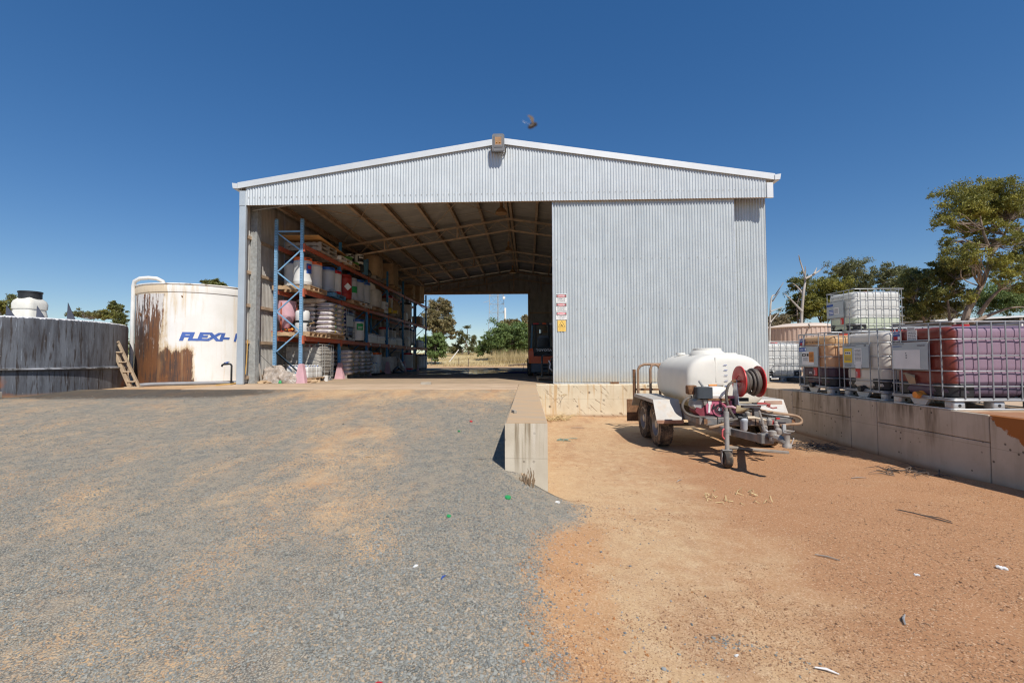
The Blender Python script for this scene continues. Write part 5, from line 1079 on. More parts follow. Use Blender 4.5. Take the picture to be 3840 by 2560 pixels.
o = txt('N', .30, .25, (0, 0, 0), (0, 0, 0), lt, wt_, shear=.22, bold=.06); bend(o, R0+.007, -.385); o.location = (0, 0, 1.39)
def tank_mat_dark():
    b = NB('weathered_black_tank'); raw, vec = b.obj(); x, y, z = b.sep(raw); a = b.math('ARCTAN2', y, x)
    cyl = b.n('CombineXYZ'); b.set(cyl.inputs[0], b.math('MULTIPLY', a, 2.3)); b.set(cyl.inputs[2], z); q = cyl.outputs[0]
    st = b.noise(b.vmul(q, (4, 1, .55)), 1, 8, .74, .3); s2 = b.noise(b.vmul(q, (16, 1, 1.3)), 1, 6, .7)
    c = b.mix(b.ramp(st, .35, .65), (.055, .055, .062), (.135, .145, .165)); c = b.mix(b.ramp(s2, .52, .62), c, (.035, .026, .022)); c = b.mix(b.ramp(b.noise(b.vmul(q, (26, 1, 1.6)), 1, 5), .62, .72), c, (.22, .25, .29))
    rt_ = b.math('MULTIPLY', b.ramp(b.noise(b.vmul(q, (1.3, 1, 1.6)), 1.2, 4), .58, .72), b.ramp(z, .62, .3)); c = b.mix(b.math('MULTIPLY', rt_, .8), c, (.24, .085, .035))
    c = b.mix(b.ramp(b.vor(q, 9), .05, .025), c, (.75, .72, .68))
    c = b.mix(b.ramp(z, .09, -.02), c, (.30, .17, .09))
    tp = b.math('ADD', z, b.math('MULTIPLY', b.math('SUBTRACT', b.noise(b.vmul(q, (6, 1, 1)), 3, 4), .5), .12)); c = b.mix(b.ramp(tp, 1.705, 1.73), c, (.74, .72, .70))
    return b.pbr(c, .5, .05, b.bump(s2, .12), .5)
dt = T('dark_tank', 'low wide blackened steel tank with pale rim at the left edge', 'tank', (-12.85, 10.75, -.1)); R1 = 2.32; M['dtank'] = tank_mat_dark()
B().lathe([(R1+.005, 0), (R1+.0, .55), (R1+.085, .575), (R1+.085, .60), (R1+.02, .625), (R1, .64), (R1, 1.64), (R1-.01, 1.70), (R1-.05, 1.735), (R1-.16, 1.75), (.001, 1.76)], 96).o('tank_shell', M['dtank'], dt)
b_ = B().lathe([(R1+.086, .58), (R1+.095, .59), (R1+.088, .605), (R1+.04, .618)], 96); b_.o('flange', mk('worn_flange', (.30, .30, .31), .4, .3, .5, 3, dirt=((.05, .045, .04), .45, .6, 4)), dt)
fm = mk('dark_steel_fin', (.075, .08, .105), .5, .2, .2, 4)
for (fx, w_, h_) in ((-13.1, .36, .42), (-12.30, .30, .40), (-11.50, .24, .47)):
    B().prism([(0, 0), (w_, 0), (.015, h_)], -.006, .006).o('fin', fm, dt, (fx+12.85, .2, 1.755), smooth=0)
wbt = T('white_canister', 'squat white plastic canister with dark screw top behind the fins of the black tank', 'canister', (-14.35, 12.6, 1.0))
rg = [rr_ring(.30*k, .30*k, .14*k, z_, 4) for (z_, k) in ((0, .94), (.04, 1), (.50, 1.0), (.52, .975), (.56, .975), (.58, 1.0), (.86, 1.0), (.97, .94), (1.02, .92), (1.04, 1.0), (1.18, 1.02), (1.27, .93), (1.33, .74), (1.36, .68))]
B().loft(rg).o('canister_body', mk('old_white_plastic', (.66, .64, .57), .5, 0, .06, 3, dirt=((.45, .38, .26), .6, .85, 4)), wbt, (0, 0, .12)); B().lathe([(.25, 1.46), (.25, 1.62), (.265, 1.625), (.265, 1.66), (.25, 1.67), (.001, 1.67)], 28).o('screw_top', M['black_pl'], wbt)
B().box((0, 0, -.5), (1.1, 1.1, 1.2), ch=.02).o('stand', M['rust'], wbt)
# moulded step ladder leaning on the dark tank
ld = T('step_ladder', 'dusty brown moulded step rail leaning against the black tank', 'ladder', (-10.36, 11.55, -.05), .25)
tn_ = mk('dusty_brown_plastic', (.40, .30, .20), .8, 0, .15, 4, dirt=((.25, .19, .13), .55, .8, 5))
p0, p1 = Vector((0, 0, .03)), Vector((-.46, -.04, 1.24)); sd = Vector((.17, .06, 0))
for s_ in (0, 1): B().bar(p0+sd*s_, p1+sd*s_*.8, (.09, .05)[s_], .10, ch=.012, upv=(0, 1, 0)).o('rail', tn_, ld, smooth=0)
for k in range(5):
    q = p0.lerp(p1, .12+.21*k); B().bar(q+Vector((0, -.03, 0)), q+sd*.95+Vector((0, -.03, 0)), .11, .035, ch=.01).o('step', tn_, ld, smooth=0)
B().box((.09, -.02, .02), (.36, .22, .05), ch=.012).o('foot', tn_, ld, smooth=0)
tag(B().tube([(-10.55, 11.9, .0), (-10.3, 12.15, .02), (-9.9, 12.4, .02), (-9.3, 12.75, .02), (-8.6, 13.1, .02), (-8.2, 13.3, .02)], .055, 10).o('grey_pipe', mk('grey_poly_pipe', (.22, .22, .23), .5, 0, .1)), 'grey poly pipe lying on the dirt along the white tank', 'pipe')
tap = T('standpipe_tap', 'black standpipe with blue tap handle beside the shed corner', 'tap', (-8.40, 12.65, -.02))
B().tube([(0, 0, 0), (0, 0, .45), (0, 0, .54), (-.03, 0, .58), (-.09, 0, .59)], .026, 8).o('standpipe', M['black_pl'], tap); B().tube([(-.08, 0, .59), (-.22, 0, .58), (-.27, 0, .56), (-.28, 0, .51)], [.03, .03, .026, .026], 8).o('spout', M['black_pl'], tap)
B().box((-.14, 0, .635), (.15, .03, .02), (0, -.2, 0), .004).lathe([(.025, .60), (.02, .63), (.001, .631)], 10, (-.13, 0, 0)).o('handle', M['blue_pl'], tap)
tag(B().lathe([(.17, 0), (.2, .62), (.21, .63), (.21, .66), (.001, .67)], 18).o('teal_bin', mk('teal_plastic', (.03, .22, .20), .5), None, (-12.35, 13.3, -.05)), 'teal bin in the gap between the black and white tanks', 'bin')
tag(B().loft([[(-11.6, 9.33, -.1), (-10.62, 10.13, -.1), (-10.58, 10.22, -.1), (-11.5, 9.75, -.1)], [(-11.6, 9.33, -.075), (-10.62, 10.13, -.075), (-10.58, 10.22, -.075), (-11.5, 9.75, -.075)]]).o('rubber_mat', mk('dark_mat', (.05, .055, .055), .8), smooth=0), 'dark flat mat on the ground by the black tank', 'mat')
tag(B().box((0, 0, 0), (.4, .3, .12), ch=.01).box((-.12, 0, -.14), (.1, .28, .2)).o('concrete_block', M['concrete'], None, (-11.05, 8.92, -.02), smooth=0), 'grey block at the left edge in front of the black tank', 'block')

# ------------------------------------------------------------------ spray trailer in the sunken bay
G0 = -.848
tr = T('spray_trailer', 'dusty tandem axle spray trailer with cream tank, petrol pump and red hose reel', 'trailer', (3.27, 8.6, G0))
def L(x, y, z): return (x-3.27, y-8.6, z-G0)
trd = mk('cream_poly_tank', (.86, .825, .745), .42, 0, .03, 3, dirt=((.62, .50, .31), .64, .88, 3.5), low=((.66, .57, .38), .72, .98), trl=.22)
rings = []
for (y, k, kb) in ((7.53, .4, .4), (7.535, .7, .7), (7.548, .89, .89), (7.572, .958, .958), (7.615, .99, .99), (7.68, 1, 1), (8.0, 1, 1), (8.6, 1, 1), (9.1, 1, 1), (9.28, .985, .985), (9.38, .93, .93), (9.43, .8, .8), (9.46, .5, .5)):
    rg = []
    for j in range(56):
        a = 2*PI*j/56; ca, sa = math.cos(a), math.sin(a); e = .74
        x = .645*k*math.copysign(abs(ca)**e, ca); z = .50*kb*math.copysign(abs(sa)**e, sa)
        if sa < -.2: x *= 1-.30*min(1, (-sa-.2)/.8)**1.4
        d = 0
        if y < 7.7: d = .012*math.exp(-((z+.02)/.03)**2)-.006*(1/(1+math.exp(-(z-.03)/.01)))
        rg.append(L(3.24+x, y+d, .265+z))
    rings.append(rg)
B().loft(rings).o('tank', trd, tr, smooth=50)
B().lathe([(.30, .0), (.285, .05), (.24, .09), (.235, .125), (.22, .13), (.001, .135)], 32, L(3.20, 8.25, .735)).o('tank_lid', trd, tr)
B().box(L(3.52, 8.35, .745), (.34, .5, .07), ch=.03).o('lid_shoulder', trd, tr); B().lathe([(.09, 0), (.085, .035), (.001, .04)], 18, L(2.95, 8.9, .755)).o('vent_cap', trd, tr)
B().box(L(3.06, 7.535, .50), (.03, .025, .42), ch=.01).o('sight_rib', trd, tr)
b_ = B()
for k in range(7): b_.box(L(3.205+.004*k, 7.512+.008*(k > 3), .58-.085*k), (.055, .004, .008))
b_.o('level_marks', M['ink_blue'], tr, smooth=0)
fr = M['frame']
for x in (2.66, 3.86): B().box(L(x, 8.45, -.27), (.075, 2.7, .115), ch=.006).o('side_rail', fr, tr, smooth=0)
B().box(L(3.33, 7.05, -.265), (1.30, .085, .115), ch=.006).o('front_beam', fr, tr, smooth=0)
for k, x in enumerate((2.86, 2.99, 3.2, 3.42, 3.60, 3.72)): B().box(L(x, 7.05, -.265), (.012, .094, .124)).o('weld_strap', M['ink'], tr, smooth=0)
for s_ in (2.682, 3.978): B().box(L(s_, 7.005, -.265), (.05, .004, .075)).o('tube_end', M['rust'], tr, smooth=0)
for y in (7.9, 8.7, 9.6): B().box(L(3.26, y, -.28), (1.15, .07, .09)).o('cross_member', fr, tr, smooth=0)
for x, xe in ((2.70, 3.06), (3.86, 3.14)): B().bar(L(x, 7.75, -.37), L(xe, 6.12, -.37), .06, .10, .005).o('drawbar', fr, tr, smooth=0)
B().bar(L(2.885, 6.915, -.37), L(2.925, 6.74, -.37), .075, .115, .005).o('drawbar_splice', M['chrome'], tr, smooth=0)
B().box(L(3.10, 6.11, -.36), (.16, .12, .13), ch=.01).o('coupling_plate', fr, tr, smooth=0)
cp_ = B().lathe([(.04, -.08), (.045, -.05), (.035, -.01), (.048, .0), (.048, .05), (.03, .06), (.001, .06)], 14, L(3.140, 6.000, -.30)).tube([L(3.140, 6.060, -.31), L(3.180, 5.900, -.33), L(3.210, 5.820, -.37)], [.04, .05, .035], 8).lathe([(.055, -.06), (.052, -.03), (.032, 0), (.036, .1), (.045, .11), (.045, .12)], 14, L(3.220, 5.820, -.36)); cp_.o('hitch_coupling', M['chrome'], tr)
B().tube([(L(3.240, 5.800, -.22)[0]+.055*math.cos(a), L(3.240, 5.800, -.22)[1]+.045*math.sin(a), L(0, 0, -.215)[2]) for a in np.linspace(0, 2*PI, 17)[:-1]], .006, 6, True).o('hitch_ring', M['chrome'], tr)
B().tube([L(3.100, 6.100, -.28), L(3.070, 6.130, -.10), L(3.050, 6.150, .0)], .012, 6).o('hand_brake', M['chrome'], tr)
B().tube([L(3.100, 6.080, -.25), L(3.160, 5.920, -.30), L(3.190, 5.860, -.40), L(3.260, 5.820, -.42), L(3.280, 5.780, -.3)], .007, 6).o('safety_chain', M['paper'], tr)
ch_ = B(); 
for k in range(9): ch_.tube([(L(3.040, 6.150, -.3)[0]+.012*k+.012*math.cos(a), L(3.040, 6.130, -.3)[1]-.02*k, L(0, 0, -.30)[2]-.016*k*(1-k/12)+.012*math.sin(a)) for a in np.linspace(0, 2*PI, 9)[:-1]], .0035, 4, True)
ch_.o('chain_links', M['rust'], tr)
# jockey wheel
jx, jy = 2.80, 6.56
B().tube([L(jx, jy, -.06), L(jx, jy, -.36)], .036, 14).tube([L(jx, jy, -.36), L(jx, jy, -.60)], .031, 14).o('jockey_post', M['galv_dull'], tr); B().tube([L(jx, jy, -.07), L(jx, jy, -.01)], .022, 10).o('jockey_screw', M['chrome'], tr)
B().tube([L(jx, jy, .0), L(jx+.06, jy-.05, .01), L(jx+.10, jy-.07, -.01)], [.012, .02, .016], 8).o('jockey_handle', M['pink'], tr)
B().box(L(jx, jy, -.60), (.144, .06, .012)).box(L(jx-.068, jy+.02, -.70), (.008, .05, .20)).box(L(jx+.068, jy+.02, -.70), (.008, .05, .20)).o('jockey_fork', M['galv_dull'], tr, smooth=0)
B().lathe([(.06, -.05), (.11, -.048), (.122, -.024), (.122, .024), (.11, .048), (.06, .05)], 24, L(jx, jy+.02, G0+.122), 'x').o('jockey_wheel', M['rubber'], tr)
B().box(L(jx+.03, jy+.12, -.36), (.10, .16, .10), ch=.008).o('jockey_clamp', fr, tr, smooth=0)
B().tube([L(jx-.05, jy-.03, -.30), L(jx-.075, jy-.04, -.32), L(jx-.08, jy-.04, -.40), L(jx-.05, jy-.03, -.44)], .011, 8).o('clamp_handle', mk('faded_red_grip', (.55, .10, .11), .5), tr)
# wheels
M['rimsteel'] = mk('dusty_rim_steel', (.46, .43, .40), .4, .5, .1, 9, dirt=((.36, .25, .16), .5, .75, 7))
def wheel(x, y, sx, side):
    c = (L(x, y, G0+.37)); R = .37; hw = .11
    pf = [(.20, -hw*.75), (.225, -hw*.92), (.29, -hw*1.04), (.335, -hw*.99), (.355, -hw*.86), (.362, -hw*.6), (.364, 0), (.362, hw*.6), (.355, hw*.86), (.335, hw*.99), (.29, hw*1.04), (.225, hw*.92), (.20, hw*.75)]
    ty = B().lathe(pf, 48, (0, 0, 0), 'x', cap=False).o('tyre', M['tyre'], tr, c)
    tb = B()
    for k in range(40):
        a = 2*PI*k/40
        for q, xx in enumerate((-.088, -.044, 0, .044, .088)):
            aa = a+(PI/40 if q % 2 else 0); p = Vector((xx, .364*math.cos(aa), .364*math.sin(aa))); tb.box(p, (.034, .042, .016), Matrix.Rotation(aa-PI/2, 3, 'X'))
    tb.o('tread_blocks', M['tyre'], ty, smooth=0)
    rm = B().lathe([(.218, sx*.10), (.203, sx*.102), (.195, sx*.02), (.168, sx*-.03), (.14, sx*.0), (.11, sx*.045), (.08, sx*.045), (.07, sx*.09), (.055, sx*.095), (.001, sx*.096)], 32, (0, 0, 0), 'x', cap=False).o('rim', M['rimsteel'], ty)
    sl_ = B()
    for k in range(8): a = k*PI/4; sl_.box((sx*.0, .15*math.cos(a), .15*math.sin(a)), (.03, .05, .035), Matrix.Rotation(a-PI/2, 3, 'X'))
    sl_.o('rim_slots', M['ink'], rm, smooth=0)
    nb = B()
    for k in range(6): nb.lathe([(.011, 0), (.01, sx*.018), (.001, sx*.019)], 6, (sx*.04, .10*math.cos(k*PI/3), .10*math.sin(k*PI/3)), 'x')
    nb.o('wheel_nuts', M['rust'], rm)
for y in (8.22, 9.08):
    for x, sx in ((2.36, -1), (4.17, 1)): wheel(x, y, sx, 0)
    B().tube([L(2.4, y, G0+.37), L(4.1, y, G0+.37)], .035, 8).o('axle', fr, tr)
# mudguards: folded plate with depth
for x0, x1, s_ in ((2.16, 2.60, -1), (3.93, 4.37, 1)):
    pr_ = [(7.74, -.40), (7.98, -.02), (9.36, -.02), (9.62, -.28)]; pl_ = [(7.755, -.405), (7.99, -.035), (9.35, -.035), (9.605, -.285)]
    B().prism([(L(0, p[0], 0)[1], L(0, 0, p[1])[2]) for p in pr_+pl_[::-1]], x0-3.27, x1-3.27, 'x').o('mudguard', M['mud'], tr, smooth=0)
    xo = x0 if s_ < 0 else x1
    B().prism([(L(0, p[0], 0)[1], L(0, 0, p[1])[2]) for p in [(7.99, -.036), (9.35, -.036), (9.42, -.085), (7.96, -.085)]], xo-3.27-.002*s_, xo-3.27-.006*s_, 'x').o('guard_lip', M['mud'], tr, smooth=0)
    B().prism([((x0-3.27), L(0, 0, -.40)[2]), (x1-3.27, L(0, 0, -.40)[2]), (x1-3.27, L(0, 0, -.34)[2]), (x0-3.27, L(0, 0, -.345)[2])], L(0, 7.735, 0)[1], L(0, 7.745, 0)[1]).o('guard_edge', mk('red_dust_edge', (.33, .18, .12), .8, 0, .2, 8) if s_ < 0 else bpy.data.materials['red_dust_edge'], tr, smooth=0)
B().box(L(2.24, 9.75, -.40), (.30, .02, .46)).o('mud_flap', M['rust'], tr, smooth=0); B().box(L(4.28, 9.75, -.40), (.30, .02, .46)).o('mud_flap', M['rust'], tr, smooth=0)
B().tube([L(2.30, 9.95, .45), L(2.30, 9.95, -.3)], .035, 8).o('light_pole', M['rust'], tr); 

b_ = B().tube([L(2.36, 9.86, -.25), L(2.36, 9.86, .44), L(2.40, 9.86, .52), L(2.50, 9.86, .56), L(4.0, 9.86, .56), L(4.12, 9.86, .5), L(4.14, 9.86, -.25)], .028, 8); b_.o('rear_hoop', mk('dust_brown_tube', (.30, .19, .12), .75, .1, .15, 6), tr)
B().tube([L(2.58, 9.7, -.25), L(2.58, 9.7, .45), L(2.61, 9.7, .54), L(2.68, 9.7, .56), L(2.75, 9.7, .53), L(2.78, 9.7, .44), L(2.78, 9.7, -.25)], .028, 8).o('rear_hoop', bpy.data.materials['dust_brown_tube'], tr)
B().box(L(3.25, 9.9, -.25), (1.9, .06, .08)).o('rear_bumper', fr, tr, smooth=0); B().box(L(2.95, 9.95, .02), (1.3, .03, .04)).o('rear_rail', M['rust'], tr, smooth=0)
# petrol pump
en = T('pump_engine', 'small petrol pump engine with maroon recoil cover bolted to the trailer front', 'engine', L(2.86, 7.15, -.205)); en.parent = tr
for k_ in ('label', 'category'): del en[k_]
bpy.data.objects.remove(en)
def E_(x, y, z): return L(2.86+x, 7.15+y, -.205+z)
mar = mk('faded_maroon_cover', (.46, .12, .18), .5, 0, .12, 7, dirt=((.36, .22, .16), .6, .85, 7)); mar2 = mk('maroon_crankcase', (.20, .035, .05), .6, .1, .2, 7, dirt=((.2, .13, .1), .52, .75, 8)); mtl = M['chrome']
B().prism([(E_(-.20, 0, 0)[0]+px_, E_(0, 0, 0)[2]+pz_) for px_, pz_ in ((.0, .0), (.40, 0), (.42, .1), (.40, .2), (.12, .22), (.02, .12), (-.06, .14), (-.08, .08))], E_(0, .0, 0)[1], E_(0, .26, 0)[1]).o('crankcase', mar2, tr, smooth=0)
B().prism([(E_(.075, 0, 0)[0]+.108*math.cos(a), E_(0, 0, .112)[2]+.108*math.sin(a)) for a in np.linspace(0, 2*PI, 33)[:-1]], E_(0, -.05, 0)[1], E_(0, .03, 0)[1]).prism([(E_(px_, 0, 0)[0], E_(0, 0, pz_)[2]) for px_, pz_ in ((-.12, .05), (.08, .02), (.10, .25), (-.06, .24), (-.13, .18))], E_(0, -.035, 0)[1], E_(0, .03, 0)[1]).o('recoil_cover', mar, tr, smooth=30)
vb = B()
for k in range(36):
    a = 2*PI*k/36; ca, sa = math.cos(a), math.sin(a); p0_, p1_ = (.075+.05*ca, .112+.05*sa), (.075+.088*ca, .112+.088*sa); vb.bar(E_(p0_[0], -.052, p0_[1]), E_(p1_[0], -.052, p1_[1]), .0075, .004, upv=(0, 1, 0))
vb.o('vent_slots', M['ink'], tr, smooth=0)
B().lathe([(.040, -.058), (.040, -.052), (.001, -.0515)][::-1], 24, (E_(.075, 0, 0)[0], E_(0, 0, 0)[1], E_(0, 0, .112)[2]), 'y').o('badge', M['ink'], tr, smooth=0); txt('GX', .056, .024, (E_(.075, 0, 0)[0], E_(0, -.0592, 0)[1], E_(0, 0, .107)[2]), FR, M['ink_white'], tr, shear=.15, bold=.03); card(.05, .007, (E_(.075, 0, 0)[0], E_(0, -.0592, 0)[1], E_(0, 0, .129)[2]), FR, M['ink_white'], tr, 'badge_stripe', .001)
B().bar(E_(-.085, -.04, .06), E_(-.075, -.04, .20), .028, .004, upv=(0, 1, 0)).o('decal_strip', M['paper'], tr, smooth=0); B().prism([(E_(px_, 0, 0)[0], E_(0, 0, pz_)[2]) for px_, pz_ in ((-.045, .13), (-.01, .20), (-.005, .13), (-.03, .11))], E_(0, -.06, 0)[1], E_(0, -.035, 0)[1]).o('recoil_grip', M['black_pl'], tr, smooth=0)
B().loft([[E_(.02+x_*k, .12+y_*k, z_) for x_, y_ in ((-.08, -.13), (.16, -.13), (.21, -.08), (.21, .1), (.16, .14), (-.08, .14), (-.11, .1), (-.11, -.08))] for z_, k in ((.275, .93), (.30, 1), (.315, 1.05), (.32, 1.05), (.325, 1.0), (.40, .98), (.44, .86), (.46, .6))]).o('fuel_tank', mk('white_painted_tank', (.78, .77, .72), .35, 0, .03, 4), tr)
B().tube([E_(-.05, .05, .475), E_(.075, .05, .475)], .014, 8).o('orange_handle', M['orange_ink'], tr); B().tube([E_(.075, .05, .475), E_(.17, .05, .47)], .018, 8).o('handle_clip', mtl, tr)
B().loft([rr_ring(.125, .11, .04, z_, 3) for z_ in (.28, .29, .335, .34, .345, .44, .45)]).o('air_cleaner', mk('black_air_cleaner', (.05, .06, .07), .45, 0, .1), tr, E_(-.145, .05, 0)); B().box(E_(-.29, .13, .40), (.14, .14, .14), ch=.015).o('muffler', M['rust'], tr)
B().tube([E_(-.12, .1, .45), E_(-.18, .1, .54)], .018, 8).o('lift_lever', M['galv_dull'], tr)
B().loft([[E_(-.20+px_*k, .02+y_, .17+pz_*k) for px_, pz_ in ((.10, .09), (-.02, .12), (-.10, .07), (-.12, -.02), (-.05, -.09), (.05, -.08))] for y_, k in ((0, .8), (.04, 1), (.18, 1), (.22, .8))]).o('pump_housing', M['galv_dull'], tr); B().box(E_(-.125, -.0, .22), (.07, .05, .10), ch=.008).o('cylinder_head', mtl, tr)
B().box(E_(-.07, -.03, .215), (.05, .02, .05)).o('cover_plate', M['paper'], tr, smooth=0)
lk = B()
for k in range(5): lk.tube([E_(-.02+.05*k, -.02, .255+.012*(k % 2)), E_(.02+.05*k, -.02, .262-.01*(k % 2))], .008, 6)
lk.o('linkage', mtl, tr); B().box(E_(.085, .05, .262), (.36, .2, .03)).o('tank_bracket', M['rust'], tr, smooth=0)
B().loft([rr_ring(.045, .05, .015, z_, 2) for z_ in (.05, .07, .30, .315)]).o('control_box', mar, tr, E_(.275, .0, 0)); B().box(E_(.285, -.052, .19), (.05, .006, .17)).o('control_face', M['ink'], tr, smooth=0)
B().box(E_(.05, .12, -.0), (.6, .3, .012)).o('engine_plate', fr, tr, smooth=0)
# hose reel
rx, ry, rz_ = 3.36, 7.06, .335
red = mk('red_reel', (.52, .035, .035), .4, 0, .08, 5, dirt=((.5, .2, .17), .6, .85, 4))
for s_ in (-1, 1):
    x_ = L(rx+s_*.145, 0, 0)[0]; c = (x_, L(0, ry, 0)[1], L(0, 0, rz_)[2])
    B().lathe([(.085, s_*-.045), (.09, s_*.0), (.10, s_*.006), (.215, s_*.012), (.235, s_*.006), (.238, s_*-.010), (.225, s_*-.012), (.215, s_*.0), (.10, s_*-.006), (.085, s_*-.045)], 44, c, 'x').o('reel_disc', red, tr)
B().lathe([(.085, -.14), (.085, .14)], 24, (L(rx, 0, 0)[0], L(0, ry, 0)[1], L(0, 0, rz_)[2]), 'x').o('reel_drum', red, tr)
hp_ = []
for k in range(int(24*6.4)):
    a = 2*PI*k/24; t_ = k/24; r_ = .145+.022*math.sin(t_*1.7)+(.028 if t_ > 3 else 0); hp_.append((L(rx-.112+.037*t_ if t_ < 6 else rx+.11, 0, 0)[0], L(0, ry+r_*math.cos(a), 0)[1], L(0, 0, rz_-.008+r_*math.sin(a))[2]))
B().tube(hp_, .0215, 8).o('coiled_hose', M['hose'], tr)
ip = []
for k in range(24*6):
    a = 2*PI*k/24; t_ = k/24; ip.append((L(rx-.11+.038*t_, 0, 0)[0], L(0, ry+.112*math.cos(a), 0)[1], L(0, 0, rz_+.112*math.sin(a))[2]))
B().tube(ip, .022, 8).o('coiled_hose', M['hose'], tr)
B().tube([L(rx-.20, ry, rz_), L(rx+.20, ry, rz_)], .016, 8).o('reel_axle', M['rust'], tr); B().tube([L(rx-.19, ry, rz_), L(rx-.23, ry-.02, rz_+.01), L(rx-.27, ry-.03, rz_-.01)], [.028, .028, .022], 8).o('swivel', M['rust'], tr)
B().prism([(L(0, ry-.10, 0)[1], L(0, 0, -.01)[2]), (L(0, ry+.13, 0)[1], L(0, 0, -.01)[2]), (L(0, ry+.04, 0)[1], L(0, 0, rz_+.03)[2]), (L(0, ry-.04, 0)[1], L(0, 0, rz_+.03)[2])], L(rx-.205, 0, 0)[0], L(rx-.195, 0, 0)[0], 'x').o('reel_bracket', M['galv'], tr, smooth=0)
B().box(L(rx+.0, ry+.02, -.012), (.42, .22, .012)).box(L(rx+.02, ry+.0, -.04), (.26, .09, .045)).o('reel_base', M['galv_dull'], tr, smooth=0); B().box(L(rx+.10, ry+.02, -.12), (.075, .075, .26)).o('reel_post', fr, tr, smooth=0)
B().tube([L(rx+.10, ry-.03, -.01), L(rx+.2, ry-.06, .0), L(rx+.27, ry-.08, -.015)], [.03, .025, .02], 8).tube([L(rx+.22, ry-.07, -.03), L(rx+.3, ry-.09, -.06), L(rx+.36, ry-.09, -.05)], .012, 6).o('spray_nozzle', M['red_steel'], tr)
for k, z_ in enumerate((.01, .03)): B().box(L(rx+.38, ry+.05, z_-.01), (.26, .03, .035), (0, .0, .06*k)).o('nozzle_arm', mk('faded_brown_bar', (.45, .30, .22), .7) if k == 0 else bpy.data.materials['faded_brown_bar'], tr, smooth=0)
B().box(L(3.18, 7.25, .045), (.5, .05, .055)).o('black_rail', M['black_pl'], tr, smooth=0)
H = lambda name, pts, r, m: B().tube([L(*p) for p in pts], r, 8).o(name, M[m], tr)
def sm(pts, n=5):
    out = []
    for i in range(len(pts)-1):
        p0_, p1_, p2_, p3_ = [Vector(pts[max(0, min(len(pts)-1, i+k))]) for k in (-1, 0, 1, 2)]
        for k in range(n):
            t_ = k/n; out.append(tuple(.5*((2*p1_)+(p2_-p0_)*t_+(2*p0_-5*p1_+4*p2_-p3_)*t_*t_+(3*p1_-p0_-3*p2_+p3_)*t_**3)))
    return out+[tuple(pts[-1])]
H('feed_hose', sm([(rx-.26, ry-.03, rz_-.01), (rx-.33, ry-.05, rz_-.06), (rx-.37, ry-.06, rz_-.22), (rx-.33, ry-.06, rz_-.40), (rx-.22, ry-.04, rz_-.58), (rx-.20, ry-.03, -.22)]), .02, 'hose')
H('suction_hose', sm([(2.56, 7.24, .09), (2.45, 7.22, .04), (2.40, 7.2, -.06), (2.45, 7.18, -.16), (2.58, 7.14, -.21), (2.78, 7.08, -.215)]), .021, 'hose')
H('tan_hose', sm([(3.50, 7.1, -.10), (3.6, 7.06, -.13), (3.78, 7.02, -.15), (3.98, 6.98, -.17), (4.06, 6.95, -.22), (4.03, 6.93, -.28), (3.9, 6.92, -.29), (3.74, 6.93, -.31)]), .019, 'tan_hose')
H('tan_hose', sm([(3.46, 7.12, -.07), (3.6, 7.1, -.11), (3.8, 7.04, -.14), (3.95, 7.0, -.16)]), .015, 'tan_hose')
H('delivery_hose', sm([(3.02, 7.0, -.22), (2.98, 6.97, -.28), (2.8, 6.95, -.33), (2.72, 6.97, -.35)]), .022, 'tan_hose')
H('delivery_hose', sm([(2.90, 6.97, -.26), (3.05, 6.95, -.235), (3.18, 6.95, -.205), (3.28, 6.95, -.20)]), .02, 'hose')
H('black_hose', sm([(3.08, 7.2, .0), (3.12, 7.18, -.1), (3.2, 7.14, -.17), (3.3, 7.1, -.20)]), .022, 'black_pl'); H('thin_hose', sm([(3.62, 6.95, -.19), (3.68, 6.93, -.17), (3.78, 6.93, -.18), (3.9, 6.94, -.2)]), .01, 'black_pl')
B().lathe([(.035, -.16), (.05, -.13), (.052, -.03), (.058, -.02), (.058, .01), (.04, .03), (.001, .035)], 16, L(3.22, 6.95, -.235)).o('filter_bowl', M['grey_pl'], tr); B().tube([L(3.13, 6.95, -.2), L(3.27, 6.95, -.2)], .03, 10).box(L(3.22, 6.95, -.165), (.06, .06, .05), ch=.008).o('filter_head', M['black_pl'], tr)
B().tube([L(3.27, 6.95, -.2), L(3.38, 6.95, -.2)], .026, 10).tube([L(3.38, 6.95, -.2), L(3.46, 6.95, -.215), L(3.55, 6.94, -.24)], .016, 8).o('manifold', mk('tan_fitting', (.55, .45, .32), .5), tr)
vv = B()
for (x, y, z, r) in ((3.45, 6.9, -.25, .035), (3.55, 6.86, -.24, .04), (3.62, 6.8, -.30, .035), (3.60, 6.72, -.36, .045), (3.50, 6.88, -.33, .03), (3.66, 6.9, -.27, .03), (3.3, 7.0, -.15, .04)): vv.lathe([(r*.8, -r), (r, -r*.5), (r, r*.5), (r*.5, r), (.001, r)], 10, L(x, y, z))
vv.o('valves', M['chrome'], tr); B().box(L(3.68, 6.88, -.20), (.05, .03, .02)).box(L(3.62, 6.92, -.26), (.03, .02, .06)).o('red_lever', M['red_pl'], tr, smooth=0); B().tube([L(3.72, 6.8, -.28), L(3.70, 6.75, -.42)], .03, 8).o('grey_cylinder', M['galv_dull'], tr)
tag(B().box((0, 0, 0), (.9, .12, .025), (0, .02, -.42)).o('timber_plank', M['wood_grey'], None, (3.80, 7.75, G0+.02)), 'grey plank lying in the shade under the trailer drawbar', 'plank')
